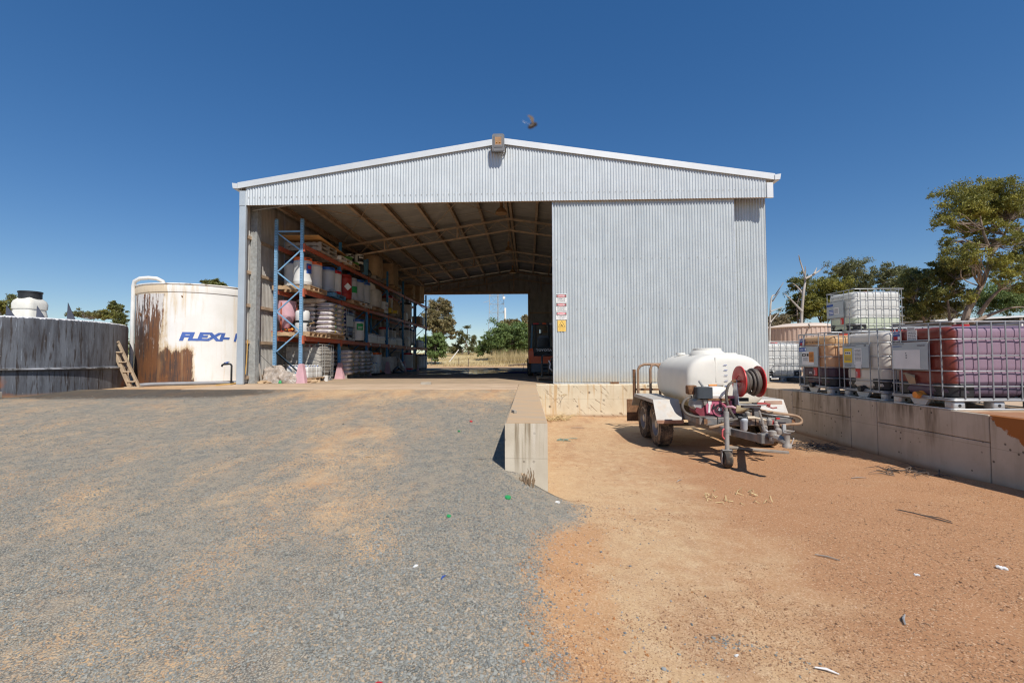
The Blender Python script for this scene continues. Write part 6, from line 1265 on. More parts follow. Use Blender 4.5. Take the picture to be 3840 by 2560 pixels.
# ------------------------------------------------------------------ forklift, pump frame and small things in the shed
fk = T('forklift', 'red and black forklift parked inside the shed, back towards the yard', 'forklift', (.64, 17.9, 0))
fr_ = mk('forklift_red', (.72, .14, .05), .45, 0, .08, 4); fgr = mk('forklift_grey', (.10, .12, .145), .5, .1, .1, 4); fbk = mk('forklift_black', (.03, .032, .036), .4, 0, .1, 4)
B().loft([[(p[0]*kx, p[1], z_) for p in ((-.55, .7), (-.62, .3), (-.60, .06), (-.50, 0), (.50, 0), (.60, .06), (.62, .3), (.55, .7))] for z_, kx in ((.50, .96), (.54, 1.0), (.74, 1.0), (.78, .98))]).o('counterweight', fr_, fk, smooth=0)
for s_ in (-1, 1): B().loft([[(s_*.62, .04, .76), (s_*.40, .0, .76), (s_*.40, .5, .76), (s_*.62, .6, .76)], [(s_*.61, .05, .98), (s_*.42, .02, .98), (s_*.42, .5, .98), (s_*.61, .6, .98)], [(s_*.57, .10, 1.09), (s_*.44, .08, 1.10), (s_*.44, .5, 1.10), (s_*.57, .55, 1.09)]]).o('shoulder', fr_, fk, smooth=0)
B().box((0, .12, 1.02), (.86, .2, .20), ch=.02).o('rear_panel', fbk, fk); txt('TOYOTA', .62, .095, (0, .018, 1.02), FR, M['ink_white'], fk, bold=.03)
B().box((0, .18, .83), (.84, .2, .16)).o('grille', M['ink'], fk, smooth=0); B().box((0, .4, .34), (1.02, .7, .40), ch=.04).o('chassis', fgr, fk); B().box((.05, .045, .42), (.34, .02, .09)).box((.05, .045, .29), (.30, .02, .10)).o('tow_slot', M['ink'], fk, smooth=0)
for s_ in (-1, 1):
    w_ = B().lathe([(.14, -.1), (.27, -.1), (.29, -.07), (.29, .07), (.27, .1), (.14, .1)], 26, (s_*.54, .42, .29), 'x'); w_.o('rear_tyre', M['rubber'], fk); B().lathe([(.15, s_*.08), (.06, s_*.05), (.001, s_*.05)], 18, (s_*.54, .42, .29), 'x').o('rear_rim', fgr, fk)
    B().lathe([(.18, -.13), (.33, -.13), (.35, -.09), (.35, .09), (.33, .13), (.18, .13)], 26, (s_*.54, 1.9, .35), 'x').o('front_tyre', M['rubber'], fk)
    B().bar((s_*.50, .62, 1.05), (s_*.44, .75, 2.10), .06, .05).o('guard_post', M['wood_blue'], fk, smooth=0); B().bar((s_*.50, 1.9, .8), (s_*.44, 1.6, 2.10), .06, .05).o('guard_post', fbk, fk, smooth=0); B().bar((s_*.44, .72, 2.11), (s_*.44, 1.65, 2.11), .05, .05).o('roof_rail', fbk, fk, smooth=0)
B().box((0, .72, 2.10), (.92, .07, .09), ch=.01).o('roof_rail', fbk, fk); B().box((-.30, .68, 2.11), (.22, .05, .055), ch=.01).o('tail_light', M['red_pl'], fk); B().box((.04, .68, 2.11), (.16, .05, .06), ch=.01).o('amber_light', M['orange_pl'], fk); B().box((.3, .68, 2.10), (.1, .05, .07)).o('plate_light', M['grey_pl'], fk)
for x in (-.15, 0, .15): B().box((x, 1.15, 2.12), (.035, .9, .03)).o('roof_bar', fbk, fk, smooth=0)
B().box((.05, .75, .60), (1.0, 1.3, .62), ch=.05).o('engine_hood', fbk, fk); B().loft([rr_ring(.27*k, .06, .05, z_, 3) for z_, k in ((1.12, .9), (1.2, 1), (1.5, .92), (1.62, .7), (1.64, .5))]).o('seat_back', fgr, fk, (.02, .75, 0)); B().loft([rr_ring(.22*k, .03, .03, z_, 3) for z_, k in ((1.16, .9), (1.22, 1), (1.48, .92), (1.53, .8))]).o('seat_shell', fbk, fk, (.02, .68, 0)); B().box((.02, 1.0, 1.12), (.5, .5, .12), ch=.03).o('seat', fbk, fk)
B().tube([(-.05, 1.5, 1.25), (-.05, 1.6, 1.55)], .03, 8).tube([(-.05+.17*math.cos(a), 1.45+.1*math.sin(a), 1.5+.12*math.sin(a)) for a in np.linspace(0, 2*PI, 17)[:-1]], .015, 6, True).o('steering_wheel', fbk, fk)
B().box((-.10, .78, 1.80), (.12, .03, .17), ch=.01).o('mirror_shell', fbk, fk); B().box((-.10, .762, 1.80), (.10, .004, .15)).o('mirror_glass', mk('mirror', (.8, .8, .8), .03, 1, 0), fk, smooth=0)
for s_ in (-.3, .3): B().box((s_, 2.15, 1.15), (.10, .12, 2.2)).o('mast', fbk, fk, smooth=0); B().box((s_, 2.75, .06), (.11, 1.05, .04)).o('fork', fbk, fk, smooth=0)
B().box((0, 2.2, .5), (.9, .05, .5)).o('carriage', fbk, fk, smooth=0)
pallet((.86, 14.25, 0), 'pale pallet under the black pump frame by the sliding door', 'wood', h_=.13)
pf = T('pump_frame', 'black tubular frame with an engine pump on a pallet by the sliding door', 'pump', (.86, 14.1, .13))
for y in (-.3, .35):
    B().tube([(-.42, y, 0), (-.42, y, .60), (-.39, y, .66), (-.33, y, .68), (.33, y, .68), (.39, y, .66), (.42, y, .6), (.42, y, 0)], .022, 8).o('hoop', fbk, pf)
for x in (-.42, .42): B().tube([(x, -.3, .04), (x, .35, .04)], .02, 8).o('skid', fbk, pf); B().tube([(x, -.3, .45), (x, .35, .45)], .018, 8).o('tie_bar', fbk, pf)
B().box((.02, .03, .26), (.5, .42, .42), ch=.04).o('engine_block', M['black_pl'], pf); B().lathe([(.12, -.05), (.13, 0), (.1, .03), (.001, .04)], 18, (.05, -.2, .25), 'y').o('pump_end', M['galv_dull'], pf); B().box((.02, .05, .53), (.34, .3, .12), ch=.03).o('fuel_tank', fbk, pf)
B().tube(sm([(-.22, -.22, .5), (-.18, -.3, .4), (-.2, -.32, .28), (-.12, -.3, .2)]), .02, 8).o('white_hose', M['paper'], pf); B().tube([(-.14, -.25, .22), (-.10, -.3, .16)], .025, 8).o('brass_valve', bpy.data.materials['brass'], pf)
dx_ = T('drum_pump', 'small red and blue drum pump with looped cable by the rear doorway', 'pump', (.12, 19.6, 0)); B().box((0, 0, .17), (.26, .3, .28), ch=.03).o('base_unit', M['navy_pl'], dx_); B().box((0, -.152, .19), (.2, .006, .12)).o('red_panel', M['red_pl'], dx_, smooth=0); B().box((0, 0, .36), (.22, .26, .12), ch=.03).o('top_unit', M['grey_pl'], dx_); B().tube(sm([(-.05, 0, .42), (-.2, -.02, .6), (-.28, -.05, .4), (-.33, -.1, .1), (-.2, -.12, .03)]), .009, 6).o('cable', M['black_pl'], dx_)
tag(B().tube(sm([(-1.15, 21.6, .02), (-.7, 21.5, .03), (-.2, 21.55, .03), (.2, 21.4, .02)]), [.02+.03*math.sin(PI*k/15) for k in range(16)], 8).o('blue_tarp_roll', M['navy_pl']), 'dark blue rolled sheet on the shed floor before the forklift', 'tarp')
tag(B().box((0, 0, 0), (.28, .12, .07), ch=.005).o('concrete_block', M['concrete'], None, (-2.75, 12.25, .03), (0, 0, .1), smooth=0), 'small grey block on the apron before the shed opening', 'block')
tag(B().box((0, 0, .04), (.3, .12, .08)).o('timber_block', M['wood_grey'], None, (-2.15, 30.6, 0), smooth=0), 'small dark block on the sill of the rear doorway', 'block')

# ------------------------------------------------------------------ trees, mast, grass and litter
def leafmat(name, c1, c2, c3):
    b = NB(name); r = b.n('NewGeometry').outputs['Random Per Island']; n1 = b.noise(b.pos(), .9, 3)
    c = b.mix(b.ramp(r, 0, 1), c1, c2); c = b.mix(b.math('MULTIPLY', b.ramp(n1, .45, .7), .75), c, c3)
    return b.pbr(c, .55, 0, None, .35, .3, b.mix(.5, c, (.16, .15, .03)))
LM = {'euc': leafmat('eucalypt_leaves', (.075, .095, .03), (.23, .24, .075), (.29, .275, .065)), 'yel': leafmat('golden_leaves', (.10, .115, .026), (.31, .295, .065), (.40, .355, .055)), 'grey': leafmat('olive_leaves', (.08, .095, .045), (.24, .24, .105), (.26, .245, .10)),
      'brown': leafmat('brownish_leaves', (.16, .13, .065), (.38, .30, .15), (.24, .23, .10)), 'green': leafmat('bush_leaves', (.085, .135, .04), (.25, .33, .115), (.17, .25, .07)), 'pale': leafmat('dry_bush_leaves', (.14, .11, .065), (.32, .25, .15), (.2, .175, .09))}
BK = {'pale': mk('pale_bark', (.23, .18, .14), .9, 0, .3, 2, streak=((.10, .075, .06), .48, .7, (5, 5, .6))), 'dark': mk('dark_bark', (.13, .10, .08), .9, 0, .25, 2), 'dead': mk('dead_wood', (.40, .36, .32), .9, 0, .15, 2)}
TD={
'E1':([[(20.07,21.84,-0.1),(20.49,22.03,2.31),(20.84,21.92,3.35),(21.52,22.06,4.42),(21.83,22.07,5.49),(21.24,21.74,6.47),(21.09,21.71,7.26)],[(21.33,22.2,2.69),(21.59,21.86,3.44),(22.3,21.84,4.06),(23.5,22.3,4.45)],[(20.75,21.98,2.3),(22.0,22.2,2.74),(22.55,21.99,2.98),(23.42,22.08,3.03)],[(21.55,21.79,5.43),(22.44,22.08,6.29),(22.98,22.22,7.23)]],[(20.43,22.06,8.02,1.0,0.9),(22.25,22.58,8.81,1.0,0.64),(23.06,22.41,8.32,1.0,0.82),(18.88,20.95,6.79,0.53,0.3),(21.27,22.62,6.94,0.7,0.45),(22.08,22.22,6.81,0.76,0.45),(19.46,21.52,5.96,0.35,0.3),(19.58,20.87,5.24,0.76,0.6),(20.56,22.88,5.74,0.29,0.3),(22.03,21.93,4.92,0.82,0.6),(23.52,22.52,5.3,0.7,0.75),(23.01,22.91,7.78,1.17,0.6),(23.77,22.51,6.66,0.41,0.45),(22.57,23.01,7.59,0.82,0.45),(20.79,21.75,7.54,0.7,0.52),(24.53,22.72,8.19,0.7,0.82),(23.57,21.87,5.95,0.53,0.67),(22.18,23.05,6.32,0.41,0.34),(22.84,22.91,6.22,0.35,0.3),(21.81,21.03,6.01,0.41,0.34),(21.54,21.13,4.21,0.47,0.37),(22.55,21.32,3.87,0.47,0.45),(24.24,23.12,7.83,0.47,0.45),(20.57,21.85,3.45,0.29,0.3)]),
'E2':([[(21.62,24.08,-0.18),(21.49,23.88,2.5),(21.55,24.0,3.9),(21.9,23.93,4.7)],[(21.52,23.91,2.51),(22.05,24.05,2.98)],[(21.58,24.05,3.62),(21.45,24.24,4.58)]],[(21.81,24.44,5.32,0.7,0.53),(23.03,25.03,5.18,0.64,0.53),(21.88,24.86,4.92,0.38,0.37),(23.64,25.18,5.32,0.45,0.49),(22.59,24.41,4.01,0.38,0.41),(20.55,23.19,3.79,0.51,0.41),(22.51,24.87,4.55,0.38,0.37),(22.81,25.11,3.38,0.38,0.37),(21.87,24.97,3.43,0.38,0.41)]),
'E3':([[(21.33,25.04,-0.22),(21.32,25.13,2.42),(20.81,24.83,3.18),(20.97,25.2,3.89),(20.98,25.04,4.66)],[(20.84,24.87,3.19),(21.23,24.74,4.01)]],[(21.61,25.85,5.1,0.73,0.51),(21.73,26.18,4.46,0.6,0.6),(20.51,24.01,4.55,0.4,0.47),(20.98,25.72,3.84,0.37,0.51),(21.32,24.79,3.77,0.4,0.47),(19.61,24.16,4.17,0.33,0.51),(20.54,24.5,3.21,0.47,0.51),(21.01,25.64,3.15,0.4,0.51),(22.43,25.89,3.29,0.4,0.43)]),
'E4':([[(24.32,30.73,0.76),(24.52,31.07,3.0),(24.1,30.73,4.83),(24.56,31.13,5.86)],[(24.42,30.9,3.73),(24.03,31.23,5.12)]],[(25.31,32.15,6.54,0.99,0.53),(24.98,31.01,5.99,0.54,0.53),(24.71,32.2,5.73,0.54,0.47),(24.08,30.54,5.32,0.66,0.53),(23.34,29.98,4.51,0.5,0.47)]),
'E5':([[(23.2,33.06,0.77),(22.87,32.72,3.13),(22.89,32.82,5.13),(22.67,32.95,6.51)],[(23.05,33.07,4.76),(23.79,32.79,6.0)]],[(21.89,31.9,6.76,1.1,0.62),(24.05,33.88,7.37,0.53,0.39),(23.85,32.55,6.27,0.84,0.62),(24.72,34.1,5.83,0.62,0.51),(22.73,33.95,6.9,0.62,0.45),(22.73,32.71,6.23,0.79,0.56),(23.46,32.91,5.38,0.62,0.56),(22.63,33.05,5.65,0.53,0.51)]),
'E6':([[(17.16,27.09,0.76),(17.11,27.06,2.07),(17.07,27.04,3.18),(17.51,27.07,4.37)],[(17.2,27.26,2.74),(16.67,27.0,3.57)]],[(17.68,26.84,4.79,0.94,0.6),(17.54,27.53,4.23,1.08,0.6),(16.29,26.37,3.63,0.65,0.74),(17.25,26.52,3.39,0.79,0.74),(17.95,28.15,5.13,0.65,0.41),(18.13,27.05,4.22,0.58,0.64)]),
'E7':([[(16.36,28.03,0.77),(16.16,27.71,2.65),(16.27,27.95,3.82),(16.62,28.05,4.85)]],[(15.91,26.85,4.94,0.67,0.52),(16.53,28.28,4.13,0.56,0.52),(16.33,28.32,3.31,0.67,0.52),(16.24,26.94,3.18,0.45,0.62),(16.2,28.31,3.65,0.37,0.38)]),
'D1':([[(14.66,24.98,0.46),(14.81,25.11,2.58),(14.84,24.91,4.08),(15.08,25.12,4.97),(14.85,25.14,5.96),(14.54,24.71,6.17)],[(14.85,24.74,4.9),(15.55,25.11,5.21),(16.02,25.28,5.48),(16.06,24.85,5.67)],[(14.88,24.97,4.09),(14.61,25.06,4.53),(14.28,24.89,4.69)],[(14.76,24.92,3.17),(14.14,24.89,3.84),(13.84,24.92,4.15)],[(15.04,25.06,4.96),(14.98,24.88,5.6)],[(15.44,24.93,5.17),(15.75,25.16,5.58)]],[]),
'D2':([[(10.24,19.72,0.28),(10.54,20.04,2.99),(10.82,20.14,3.44),(10.88,19.89,3.7),(10.99,19.83,3.91)],[(10.69,20.18,3.15),(10.83,19.84,3.55)],[(10.42,19.81,2.67),(10.76,19.96,2.79),(11.11,20.12,2.9)],[(10.36,19.76,2.19),(10.67,19.89,2.49),(10.91,19.9,2.73)]],[]),
'B1':([[(12.96,24.2,-0.11),(12.89,23.96,2.04)]],[(13.44,24.85,2.69,0.48,0.33),(12.43,23.21,2.11,0.38,0.49),(12.99,23.61,2.48,0.32,0.29),(12.92,24.36,1.71,0.38,0.49)]),
'B2':([[(36.78,36.23,1.17),(36.66,35.97,4.6)]],[(35.65,35.34,5.55,1.82,0.8),(36.51,35.09,4.92,1.44,1.1),(35.93,36.07,4.62,1.15,0.8),(37.28,35.26,5.53,0.77,0.74),(35.43,36.74,5.32,0.86,0.74)]),
'B3':([[(32.63,38.2,1.68),(32.37,37.81,3.66)]],[(32.09,37.47,4.08,1.42,0.78),(31.81,38.74,3.93,1.21,0.78),(34.54,38.34,4.52,0.91,0.65),(35.8,38.73,4.74,0.61,0.52),(29.93,37.63,3.57,0.81,0.65)]),
'L1':([[(-27.62,29.78,0.29),(-27.87,29.88,3.4)]],[(-28.67,30.7,4.28,0.48,0.47),(-27.19,29.45,3.36,0.37,0.66),(-28.09,29.63,3.73,0.45,0.28),(-27.56,29.8,2.54,0.3,0.57)]),
'L2':([[(-33.41,33.95,0.64),(-33.51,33.95,3.94)]],[(-35.6,35.01,4.39,0.67,0.24),(-32.1,33.17,4.14,0.76,0.24),(-34.09,32.81,4.12,0.51,0.16),(-34.79,35.06,4.22,0.67,0.22)]),
'L3':([[(-31.48,26.23,0.36),(-31.68,26.29,3.5)]],[(-31.22,25.84,3.83,0.35,0.37),(-33.13,27.08,4.11,0.39,0.49),(-32.44,27.03,3.74,0.19,0.21)]),
'L4':([[(-37.46,31.83,0.28),(-38.01,32.15,4.89)]],[(-38.81,32.81,5.41,0.24,0.2),(-38.02,32.39,4.92,0.32,0.41)]),
'L5':([[(-24.16,34.01,1.01),(-24.17,33.87,6.12)]],[(-24.0,33.62,6.48,0.63,0.24),(-23.16,33.35,6.23,0.51,0.22),(-23.84,32.96,6.14,0.34,0.22)]),
'R1':([[(-10.72,55.05,0.94),(-10.69,54.87,3.19),(-10.93,55.19,4.96),(-11.02,54.73,6.4)],[(-10.76,55.24,2.86),(-9.95,55.12,4.42),(-9.8,55.25,5.83)]],[(-11.18,55.95,6.97,1.12,1.19),(-10.02,55.96,6.34,0.7,1.43),(-11.46,55.19,5.57,1.31,1.07),(-9.46,53.83,4.59,0.84,0.95),(-10.83,55.59,4.37,1.03,0.89),(-11.95,54.21,4.89,0.56,0.89),(-9.15,54.52,3.69,0.56,0.71),(-10.45,55.39,7.35,0.65,0.71)]),
'R2':([[(-8.58,42.02,0.35),(-8.57,41.95,1.61)]],[(-8.66,43.05,1.98,0.85,1.0),(-9.24,42.27,2.09,0.64,0.86),(-7.84,41.62,1.54,0.43,0.82),(-8.59,41.41,0.95,0.57,0.55),(-10.19,42.87,2.38,0.5,0.45),(-8.37,41.95,2.47,0.57,0.45)]),
'R3':([[(-7.76,60.17,1.38),(-7.96,59.91,2.18),(-8.23,59.82,2.84),(-9.12,60.02,3.51),(-8.96,60.19,3.99)],[(-8.23,59.8,2.84),(-8.0,60.17,4.18),(-8.01,60.25,4.75)],[(-8.76,60.18,1.24),(-8.38,60.19,2.19),(-7.94,59.7,3.21)],[(-7.22,60.08,1.52),(-7.53,60.22,2.18),(-7.18,59.73,3.02)]],[(-8.85,59.45,4.05,0.56,0.39),(-7.9,59.45,4.84,0.46,0.18),(-8.18,60.06,3.51,0.56,0.39),(-8.71,59.81,3.03,0.66,0.45),(-7.21,59.94,3.02,0.56,0.65),(-9.6,60.66,2.01,0.81,0.65),(-7.26,58.8,2.06,0.56,0.45),(-6.9,58.93,3.45,0.25,0.26)]),
'R4':([[(-2.36,47.78,0.58),(-2.35,47.77,2.24)]],[(-3.05,46.96,2.66,1.3,1.46),(-1.65,49.14,3.36,1.38,1.46),(-2.02,48.85,2.12,1.55,1.25),(-0.61,47.01,2.79,0.81,1.46),(-3.88,48.01,2.1,0.65,1.14),(-2.71,47.56,3.65,0.73,0.62),(-4.52,47.55,2.09,0.65,0.94),(-5.05,47.64,1.49,0.41,0.62),(-0.86,48.35,1.64,0.89,0.73),(0.28,48.21,2.46,0.81,1.46)]),
'R5':([[(-2.2,59.92,1.5),(-2.19,59.81,5.07)],[(-0.32,59.9,1.49),(-0.35,59.77,5.43)]],[(-2.48,60.13,5.28,1.02,0.52),(-0.4,60.52,5.87,0.51,0.58),(-0.3,59.71,5.05,0.41,0.58),(-1.51,58.99,5.38,0.51,0.32)])}
def leaves(cl, n, size, rg, asp=.36, droop=.5):
    V_ = []; 
    vol = [c[3]*c[3]*c[4] for c in cl]; tot = sum(v_**.75 for v_ in vol)
    for c, v_ in zip(cl, vol):
        k = int(n*v_**.75/tot)+20; nb = max(14, int(34+22*(c[3]*c[4])**.5))
        d = rg.normal(size=(nb, 3)); d /= np.linalg.norm(d, axis=1)[:, None]; d[:, 2] = np.where(d[:, 2] < 0, d[:, 2]*.85, d[:, 2])
        bc_ = np.array(c[:3])+d*np.array([c[3], c[3]*.9, c[4]])*(rg.random((nb, 1))**.5*1.12); br = (.10+.17*rg.random((nb, 1)))*np.array([1.15, 1.15, .75])*max(.45, (c[3]*c[3]*c[4])**(1/3))
        far_ = rg.random(nb) < .18; bc_[far_] += rg.normal(size=(far_.sum(), 3))*np.array([c[3], c[3], c[4]])*.28; w_ = rg.integers(0, nb, k); g = rg.normal(size=(k, 3)); g *= .62
        p = bc_[w_]+g*br[w_]; a = rg.normal(size=(k, 3)); a[:, 2] -= droop; a /= np.linalg.norm(a, axis=1)[:, None]
        q = rg.normal(size=(k, 3)); q[:, 2] *= .6; q -= a*(q*a).sum(1)[:, None]; q /= np.linalg.norm(q, axis=1)[:, None]
        s_ = size*rg.uniform(.6, 1.35, (k, 1)); V_.append(np.stack([p-a*s_*.5, p+q*s_*asp*.5, p+a*s_*.5, p-q*s_*asp*.5], 1).reshape(-1, 3))
    V_ = np.concatenate(V_); return V_, np.arange(len(V_)).reshape(-1, 4)
def tree(key, name, label, leaf, n, size, r0, bark='pale', cat='tree', seed=0, grp=None, asp=.36, twigs=7):
    tks, cl = TD[key]; rg = np.random.default_rng(seed+40); base = tks[0][0]; gz_ = float(gz(base[0], base[1])); t = T(name, label, cat, (base[0], base[1], gz_), 0, grp); o3 = np.array([base[0], base[1], gz_])
    tb = B(); pts = []
    for i, tk in enumerate(tks):
        P_ = [Vector(p)-Vector(o3) for p in tk]
        if i == 0: P_[0].z = -.15
        P_ = [Vector(p) for p in sm([tuple(p) for p in P_], 5)]; ra = r0 if i == 0 else r0*.6
        tb.tube(P_, [max(.012, ra*(1-.86*(k/(len(P_)-1))**.8)) for k in range(len(P_))], 8); pts += [(p, max(.012, ra*(1-.86*(k/(len(P_)-1))**.8))) for k, p in enumerate(P_) if k > len(P_)*.25]
    for c in cl:
        cc = Vector(c[:3])-Vector(o3); best = min(pts, key=lambda q: (q[0]-cc).length+max(0, q[0].z-cc.z)*1.5)
        for j in range(twigs):
            e = cc+Vector((rg.uniform(-.75, .75)*c[3], rg.uniform(-.7, .7)*c[3], rg.uniform(-.4, .75)*c[4])); p0_ = best[0]; L_ = (e-p0_).length; m1 = p0_.lerp(e, .4)+Vector((rg.uniform(-.1, .1)*L_, rg.uniform(-.1, .1)*L_, rg.uniform(-.12, .05)*L_)); m2 = p0_.lerp(e, .75)+Vector((rg.uniform(-.08, .08)*L_, rg.uniform(-.08, .08)*L_, rg.uniform(-.04, .1)*L_)); r_ = min(best[1]*.5, .008+.0075*L_)
            tb.tube(sm([tuple(p0_), tuple(m1), tuple(m2), tuple(e)], 3), [r_*(1-.8*k/9)+.004 for k in range(10)], 5)
    tb.o('trunk' if cl else 'branches', BK[bark], t)
    if cl:
        V_, F_ = leaves([(c[0]-o3[0], c[1]-o3[1], c[2]-o3[2], c[3], c[4]) for c in cl], n, size, rg, asp); put(npmesh('crown', V_, F_, LM[leaf]), 'crown', t)
    return t
GR = 'gum trees beyond the yard'
tree('E1', 'gum_tree', 'tallest gum tree with pale leaning trunk at the right edge', 'yel', 66000, .11, .19, seed=1, grp=GR, twigs=10)
tree('E2', 'gum_tree', 'dark leaved gum tree just left of the tallest gum', 'euc', 27000, .12, .10, seed=2, grp=GR, twigs=8)
tree('E3', 'gum_tree', 'dark narrow gum tree rising just right of the upper caged container', 'euc', 24000, .12, .09, seed=3, grp=GR)
tree('E4', 'gum_tree', 'umbrella topped gum tree behind the upper caged container', 'grey', 13000, .13, .10, seed=4, grp=GR, twigs=8)
tree('E5', 'gum_tree', 'umbrella topped gum tree with two crowns, left of the upper caged container', 'grey', 17000, .13, .10, 'dark', seed=5, grp=GR, twigs=8)
tree('E6', 'gum_tree', 'golden green bushy gum tree behind the beige water tank', 'yel', 26000, .12, .10, 'dark', seed=6, grp=GR)
tree('E7', 'gum_tree', 'olive gum tree behind the bare white dead tree', 'euc', 14000, .12, .09, seed=7, grp=GR)
tree('D1', 'dead_tree', 'bare white dead tree with thin upright branches', None, 0, 0, .11, 'dead', seed=8); tree('D2', 'dead_tree', 'small bare dead tree close to the shed corner', None, 0, 0, .05, 'dead', seed=9)
tree('B1', 'bush', 'brown green bush between the shed corner and the beige water tank', 'pale', 10000, .11, .06, 'dark', 'bush', 10)
tree('B2', 'bush', 'dense bright green bushes far behind the tallest gum trunk', 'green', 22000, .16, .15, 'dark', 'bush', 11)
tree('B3', 'bush', 'low brownish scrub far behind the leaning gum trunks', 'brown', 16000, .15, .1, 'dark', 'bush', 12)
tree('L1', 'gum_tree', 'leafy tree squeezed between the black tank and the white tank', 'euc', 14000, .13, .12, 'dark', seed=13, grp='trees behind the tanks'); tree('L2', 'gum_tree', 'low treetops peeping over the black tank rim', 'grey', 9000, .13, .1, 'dark', seed=14, grp='trees behind the tanks')
tree('L3', 'gum_tree', 'treetop at the far left edge behind the black tank', 'euc', 5000, .15, .12, 'dark', seed=15, grp='trees behind the tanks'); tree('L4', 'gum_tree', 'small treetop just behind the white canister', 'euc', 2500, .15, .08, 'dark', seed=16, grp='trees behind the tanks'); tree('L5', 'gum_tree', 'treetop just showing over the white tank rim', 'euc', 3500, .16, .1, 'dark', seed=17, grp='trees behind the tanks')
GD = 'trees seen through the rear doorway'
tree('R1', 'gum_tree', 'big brownish gum tree seen through the rear doorway', 'brown', 26000, .24, .35, 'dark', seed=18, grp=GD); tree('R2', 'bush', 'green bush at the left of the rear doorway', 'green', 14000, .22, .12, 'dark', 'bush', 19)
tree('R3', 'gum_tree', 'sparse crooked gum tree in the middle of the rear doorway', 'grey', 9000, .2, .16, 'dark', seed=20, grp=GD, twigs=8); tree('R4', 'bush', 'large dense green bush at the right of the rear doorway', 'green', 36000, .22, .2, 'dark', 'bush', 21); tree('R5', 'gum_tree', 'brown treetops behind the large green bush', 'brown', 6000, .3, .2, 'dark', seed=22, grp=GD)
rgf = np.random.default_rng(77); fc = [(x, 150+rgf.uniform(-25, 25), float(gz(x, 150))+rgf.uniform(.8, 2.2), rgf.uniform(3, 6), rgf.uniform(1.5, 3.2)) for x in np.arange(-190, 190, 5.0)]
V_, F_ = leaves(fc, 30000, .75, rgf, .6); stuff(put(npmesh('far_treeline', V_, F_, LM['grey']), 'far_treeline'))
# lattice mast
tw = T('radio_mast', 'thin lattice radio mast with white antenna panels seen through the rear doorway', 'mast', (-6.2, 92, 1.5)); tm = mk('mast_steel', (.40, .42, .44), .5, .3, .05)
leg = [(-1.75, -1.0), (1.75, -1.0), (0, 1.75)]; Ht = 34
def lp(i, z): k = 1-.55*z/Ht; return (leg[i][0]*k, leg[i][1]*k, z)
for i in range(3): B().tube([lp(i, 0), lp(i, Ht)], [.07, .05], 6).o('leg', tm, tw)
b_ = B(); z = 0
while z < Ht-1.7:
    for i in range(3):
        j = (i+1) % 3; b_.tube([lp(i, z), lp(j, z)], .025, 4); b_.tube([lp(i, z), lp(j, z+1.7)], .018, 4); b_.tube([lp(j, z), lp(i, z+1.7)], .018, 4)
    z += 1.7
stuff(b_.o('lattice', tm, tw)); B().box((1.75, -1.3, 8.2), (.35, .2, 2.2), ch=.03).o('antenna_panel', M['paper'], tw); B().box((1.5, -1.4, 11.3), (.5, .3, .5), ch=.05).o('antenna_box', M['paper'], tw); B().tube([(-1.5, -1, 10.8), (-2.6, -1.4, 10.4)], .04, 5).o('yagi_boom', tm, tw); B().tube([(.3, -.6, 0), (.3, -.6, Ht)], .06, 5).o('cable_run', tm, tw)
# dry grass
def grass(name, n, box, h0, h1, cols, seed, dens=None, wdt=.02):
    rg = np.random.default_rng(seed); x = rg.uniform(box[0], box[1], n); y = rg.uniform(box[2], box[3], n)
    if dens: k = rg.random(n) < dens(x, y); x, y = x[k], y[k]; n = len(x)
    z = gz(x, y)-.02; h_ = rg.uniform(h0, h1, n); a = rg.uniform(0, 2*PI, n); ln = rg.normal(0, .22, (n, 2))*h_[:, None]; w_ = wdt*rg.uniform(.6, 1.3, n)
    bx, by = np.cos(a)*w_, np.sin(a)*w_; p0_ = np.stack([x-bx, y-by, z], 1); p1_ = np.stack([x+bx, y+by, z], 1); p2_ = np.stack([x+ln[:, 0], y+ln[:, 1], z+h_], 1)
    me = npmesh(name, np.stack([p0_, p1_, p2_], 1).reshape(-1, 3), np.arange(3*n).reshape(-1, 3), leafmat(name+'_blades', *cols)); return stuff(put(me, name))
DC = ((.42, .32, .16), (.70, .56, .31), (.56, .44, .23))
grass('dry_grass', 42000, (-16, 6, 38, 70), 0.08, .26, DC, 1, lambda x, y: .25+.75*(vnoise(x, y, .35, 8) > .45), .02)
grass('tall_dry_grass', 2600, (-3.6, .9, 41.5, 46), .5, 1.5, DC, 2, lambda x, y: vnoise(x, y, .9, 9) > .45-.06*(x+3), .016)
grass('yard_weeds', 9000, (8, 34, 19, 40), .1, .45, ((.10, .10, .04), (.3, .24, .12), (.2, .17, .08)), 3, None, .02)
for k, (x, y, hh_, lean) in enumerate(((-6.0, 39.5, .75, .0), (-4.9, 37.5, .7, 0), (-8.5, 40, .7, 0))): tag(B().tube([(0, 0, -.1), (lean, 0, hh_)], .03, 6).o('fence_post', BK['dark'], None, (x, y, float(gz(x, y)))), ['thin dark fence post in the dry grass by the green bush', 'short dark post nearest the rear doorway in the dry grass', 'dark fence post left in the dry grass beyond the doorway'][k], 'post', 'fence posts in the dry grass')
b_ = B()
for zz in (.3, .6): b_.tube([(-14, 41, float(gz(-14, 41))+zz), (-8.5, 40, float(gz(-8.5, 40))+zz), (-4.9, 37.5, float(gz(-4.9, 37.5))+zz), (3, 36, float(gz(3, 36))+zz)], .006, 4)
tag(b_.o('fence_wire', M['galv_dull']), 'thin fence wires running through the dry grass behind the shed', 'wire')
tag(B().bar((-6.9, 40, .45), (-6.1, 40.1, 1.5), .07, .07).o('leaning_post', M['paper']), 'pale post leaning in the dry grass in the rear doorway', 'post')
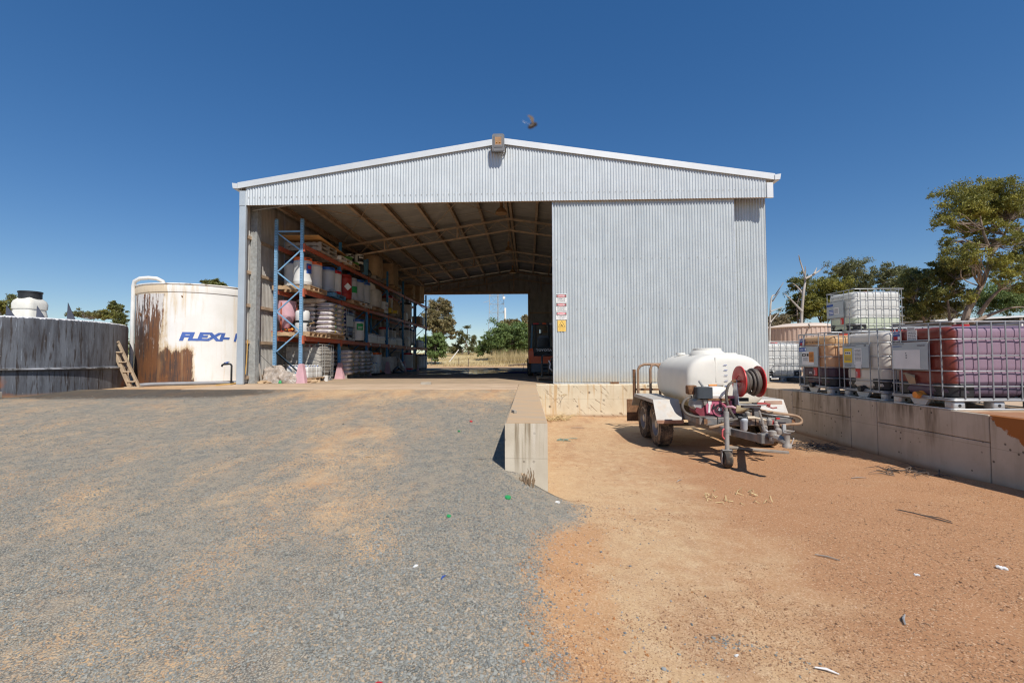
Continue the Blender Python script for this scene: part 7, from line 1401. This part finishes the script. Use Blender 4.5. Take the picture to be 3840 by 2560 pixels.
tag(B().lathe([(.2, 0), (.2, .5), (.001, .51)], 16).o('red_drum', M['orange_ink'], None, (-9.6, 36.6, .05)), 'small orange drum beside the left bush behind the shed', 'drum')
for k, (x, y) in enumerate(((-1.6, 38.5), (-.6, 40.5), (-.9, 39.2))): tag(B().tube([(0, 0, 0), (.8, .1, .1), (1.7, .0, .03)], [.08, .06, .03], 6).o('fallen_branch', BK['dark'], None, (x, y, float(gz(x, y))+.05), (0, 0, .2*k)), ['fallen branch nearest the shed by the large green bush', 'fallen branch farthest right under the tall dry grass', 'fallen branch between two others by the tall dry grass'][k], 'branch', 'fallen branches behind the shed')
# beige water tank and low shed on the right
bt = T('water_tank', 'beige round water tank behind the caged containers', 'tank', (13.55, 22.9, -.1)); bm_ = mk('beige_poly_tank', (.56, .42, .34), .6, 0, .04, 2)
prf = []
for k in range(18): prf += [(1.74, .125*k), (1.765, .125*k+.03), (1.765, .125*k+.09)]
prf = [(1.76, 0), (1.76, 2.22)]
B().lathe(prf, 64).o('tank_wall', bm_, bt); rb = B()
for k in range(60): a = 2*PI*k/60; rb.box((1.765*math.cos(a), 1.765*math.sin(a), 1.1), (.03, .07, 2.18), (0, 0, a))
rb.o('ribs', bm_, bt, smooth=0); B().lathe([(1.80, 2.20), (1.82, 2.24), (1.7, 2.30), (.9, 2.44), (.3, 2.48), (.001, 2.48)], 64).o('tank_roof', mk('pale_tank_roof', (.66, .54, .44), .6, 0, .05, 2), bt)
tag(B().tube([(12.9, 21.3, 2.25), (12.87, 21.2, 2.1), (12.83, 21.15, 2.0)], [.02, .03, .01], 5).o('leaf_litter', BK['dark']), 'bit of dark leaf litter hanging over the beige tank rim', 'leaf')
ls = T('low_shed', 'low grey corrugated shed far behind the plum container', 'shed', (27, 27, -.1)); lsw = mk('low_shed_wall', (.13, .13, .135), .6, .2, .1, 3)
b_ = B()
for k in range(30): b_.box((0, -.005, .1+.09*k), (16, .03, .05))
B().box((0, 3, 1.45), (15.95, 6, 2.9)).o('wall', lsw, ls, smooth=0); b_.o('corrugations', lsw, ls, smooth=0); B().prism([(-8.2, 2.62), (8.2, 3.36), (8.2, 3.46), (-8.2, 2.72)], -.3, 6.3).o('roof', M['trim'], ls, smooth=0)
for x in (-2.5, 1.2, 4.5): B().box((x, -.06, 1.5), (.12, .08, 3.0)).o('downpipe', M['paper'], ls, smooth=0)
# litter on the ground
def zz_(x, y): return float(gz(x, y))
for k, (x, y, m_, lab) in enumerate(((-.19, 4.26, 'green_pl', 'green bottle cap on the gravel before the wall end'), (-.672, 2.06, 'red_pl', 'red bottle cap on the gravel at the bottom edge'), (-.66, 3.8, 'green_pl', 'half buried green cap in the gravel, farther left of the wall end'), (-.9, 7.2, 'red_pl', 'faded red cap on the gravel far up the ramp'), (-1.0, 6.6, 'green_pl', 'tiny green cap on the gravel halfway up the ramp'))):
    r_ = (.028, .026, .018, .024, .02)[k]; t = T('bottle_cap', lab, 'bottle cap', (x, y, zz_(x, y)+.006), .3*k); o = B().lathe([(r_, 0), (r_, r_*.55), (r_*.9, r_*.62), (.001, r_*.62)], 20).o('cap_shell', M[m_], t, rot=(.25, .1, 0))
for k, (x, y, l_, a, m_, lab) in enumerate(((1.9, 5.86, .16, .9, 'wood_grey', 'short dark stick on the dirt before the jockey wheel'), (2.3, 3.65, .16, -.7, 'wood_grey', 'grey chip of wood on the dirt right of centre'), (-.54, 2.92, .05, 1.2, 'ink_blue', 'tiny blue plastic strip on the gravel'), (1.47, 2.36, .10, -.5, 'paper', 'white curled strip on the dirt at the bottom edge'), (2.2, 2.8, .13, .9, 'galv_dull', 'thin grey strip lying on the reddish dirt'), (4.2, 6.0, .2, .1, 'wood_grey', 'grey stick beside the shade of the retaining wall'), (1.1, 10.2, .3, -.1, 'wood_grey', 'short stick on the dirt near the dock wall'), (-1.9, 5.4, .06, .5, 'wood', 'pale woodchip on the gravel'), (-.55, 5.35, .08, -.3, 'wood_grey', 'curled brown leaf on the gravel beside the wall'))):
    tag(B().tube([(-l_/2, 0, 0), (0, l_*.06, .004), (l_/2, 0, 0)], [.004, .0065, .003], 5).o('ground_scrap', M[m_], None, (x, y, zz_(x, y)+.01), (0, 0, a)), lab, 'scrap')
for k, (x, y, s_, lab) in enumerate(((3.43, 3.48, .024, 'white crumpled plastic bottle on the dirt at the right edge'), (2.74, 3.37, .013, 'small torn white paper on the reddish dirt'), (.30, 4.75, .02, 'white lump beside the foot of the wall end'), (1.08, 2.47, .009, 'tiny white paper scrap at the bottom of the dirt'), (-.75, 3.05, .014, 'white scrap on the gravel'))):
    o = tag(pillow(s_*2.6, s_*1.1, s_*.8, seed=50+k).o('white_scrap', M['paper'], None, (x, y, zz_(x, y)+s_*.35), (.1, .1, -.5+.4*k)), lab, 'scrap')
tg = T('twig', 'forked dead twig on the dirt below the retaining wall', 'twig', (3.8, 4.6, zz_(3.8, 4.6)+.012), -.95); tg.scale = (.62, .62, .8)
B().tube([(-.33, .02, .01), (-.1, 0, .02), (.15, -.02, .015), (.36, 0, 0)], [.004, .008, .009, .006], 5).tube([(.02, 0, .018), (.2, .05, .02), (.34, .03, .01)], .005, 5).tube([(-.1, 0, .02), (-.3, .06, .01)], .004, 5).o('stem', BK['dark'], tg)
tag(B().tube([(4.3, 3.92, zz_(4.3, 3.92)+.01), (4.55, 3.95, zz_(4.5, 3.95)+.012), (4.85, 3.95, zz_(4.8, 3.95)+.01)], .008, 5).o('twig', BK['dark']), 'dark straight twig at the right edge of the dirt', 'twig')
tag(B().tube([(.03*math.cos(a)*1.3, .03*math.sin(a), .003*math.sin(3*a)) for a in np.linspace(0, 2*PI, 21)[:-1]], .0022, 5, True).o('rubber_ring', M['tan_hose'], None, (1.02, 2.62, zz_(1.02, 2.62)+.006)), 'thin pale rubber ring lying on the dirt', 'ring')
tag(B().box((0, 0, .018), (.035, .12, .036), ch=.003).o('concrete_chip', M['concrete'], None, (-.178, 5.86, .0), (0, 0, .35), smooth=0), 'small grey concrete chip lying on top of the wall end', 'chip')
rp = B(); rr = random.Random(9)
for k in range(7):
    p = [(rr.uniform(-.1, .1), rr.uniform(-.08, .08), .01)]
    for j in range(5): p.append((p[-1][0]+rr.uniform(-.06, .09), p[-1][1]+rr.uniform(-.06, .06), rr.uniform(.008, .035)))
    rp.tube(sm(p, 3), .006, 4)
rp.tube(sm([(.12, .05, .02), (.22, .1, .03), (.32, .12, .02), (.26, .16, .02), (.2, .12, .02)], 3), .006, 4); tag(rp.o('rope', mk('faded_green_rope', (.24, .30, .24), .9), None, (.62, 8.7, zz_(.62, 8.7))), 'tangle of faded green rope on the dirt', 'rope')
def straw(name, c, n, L_, seed, label, mat, up=.4, spread=.25):
    rr = random.Random(seed); b_ = B()
    for k in range(n):
        a = rr.uniform(0, 2*PI); p = (rr.uniform(-spread, spread)*.6, rr.uniform(-spread, spread)*.4, .01); l_ = L_*rr.uniform(.5, 1.2); e = (p[0]+l_*math.cos(a)*(1-up), p[1]+l_*math.sin(a)*(1-up), l_*up*rr.uniform(.3, 1)); m_ = ((p[0]+e[0])/2+rr.uniform(-.03, .03), (p[1]+e[1])/2, max(.02, (p[2]+e[2])/2+rr.uniform(0, .06))); b_.tube([p, m_, e], [.006, .005, .002], 4)
    t = T(name, label, 'dead plant', c); b_.o('stalks', mat, t); return t
SM = mk('straw_stalks', (.55, .42, .22), .9, 0, .25, 9)
straw('straw_heap', (.72, 11.35, zz_(.72, 11.35)), 60, .55, 1, 'heap of dry straw at the foot of the dock wall', SM, .35, .45)
straw('dry_weed', (-.02, 4.86, -.66), 34, .20, 2, 'dry leafless weed tuft against the end of the wall', mk('dry_weed_stalks', (.26, .18, .11), .9, 0, .25, 9), .9, .13)
straw('dry_weed', (.9, 12.1, -.3), 5, .3, 3, 'thin dry stalks hanging on the dock wall', SM, .3, .1)
straw('straw_bits', (2.25, 5.2, zz_(2.25, 5.2)), 22, .09, 4, 'scattered straw bits on the pale dirt', SM, .02, .6)
straw('twig_debris', (4.9, 8.1, zz_(4.9, 8.1)), 60, .45, 5, 'twigs and debris along the shaded foot of the retaining wall', BK['dark'], .08, .7); straw('twig_debris', (5.0, 6.3, zz_(5.0, 6.3)), 30, .3, 6, 'twigs in the wall shade below the plum container', BK['dark'], .08, .5)
# the fly that crossed the lens
fy = T('fly', 'small dark fly in mid air above the gable', 'fly', (.0054, .46, .9338), .6); fy.scale = (1.25, 1.25, 1.25)
fb_ = mk('fly_body', (.05, .035, .025), .5); B().lathe([(.0005, -.0045), (.0016, -.003), (.0021, 0), (.0017, .002), (.0011, .0026), (.0018, .0034), (.0016, .0048), (.0005, .0056)], 12, (0, 0, 0), 'x').o('body', fb_, fy, rot=(0, -.6, 0))
for s_ in (-1, 1): B().loft([[(-.001, s_*.0012, .0014), (.001, s_*.0012, .0016), (.0, s_*.0014, .0015)], [(-.005, s_*.004, .0035), (-.002, s_*.0052, .0042), (-.0035, s_*.0048, .0038)], [(-.0075, s_*.0042, .0046), (-.006, s_*.0052, .005), (-.0068, s_*.0048, .0048)]]).o('wing', mk('fly_wing', (.55, .52, .46), .3) if s_ < 0 else bpy.data.materials['fly_wing'], fy)
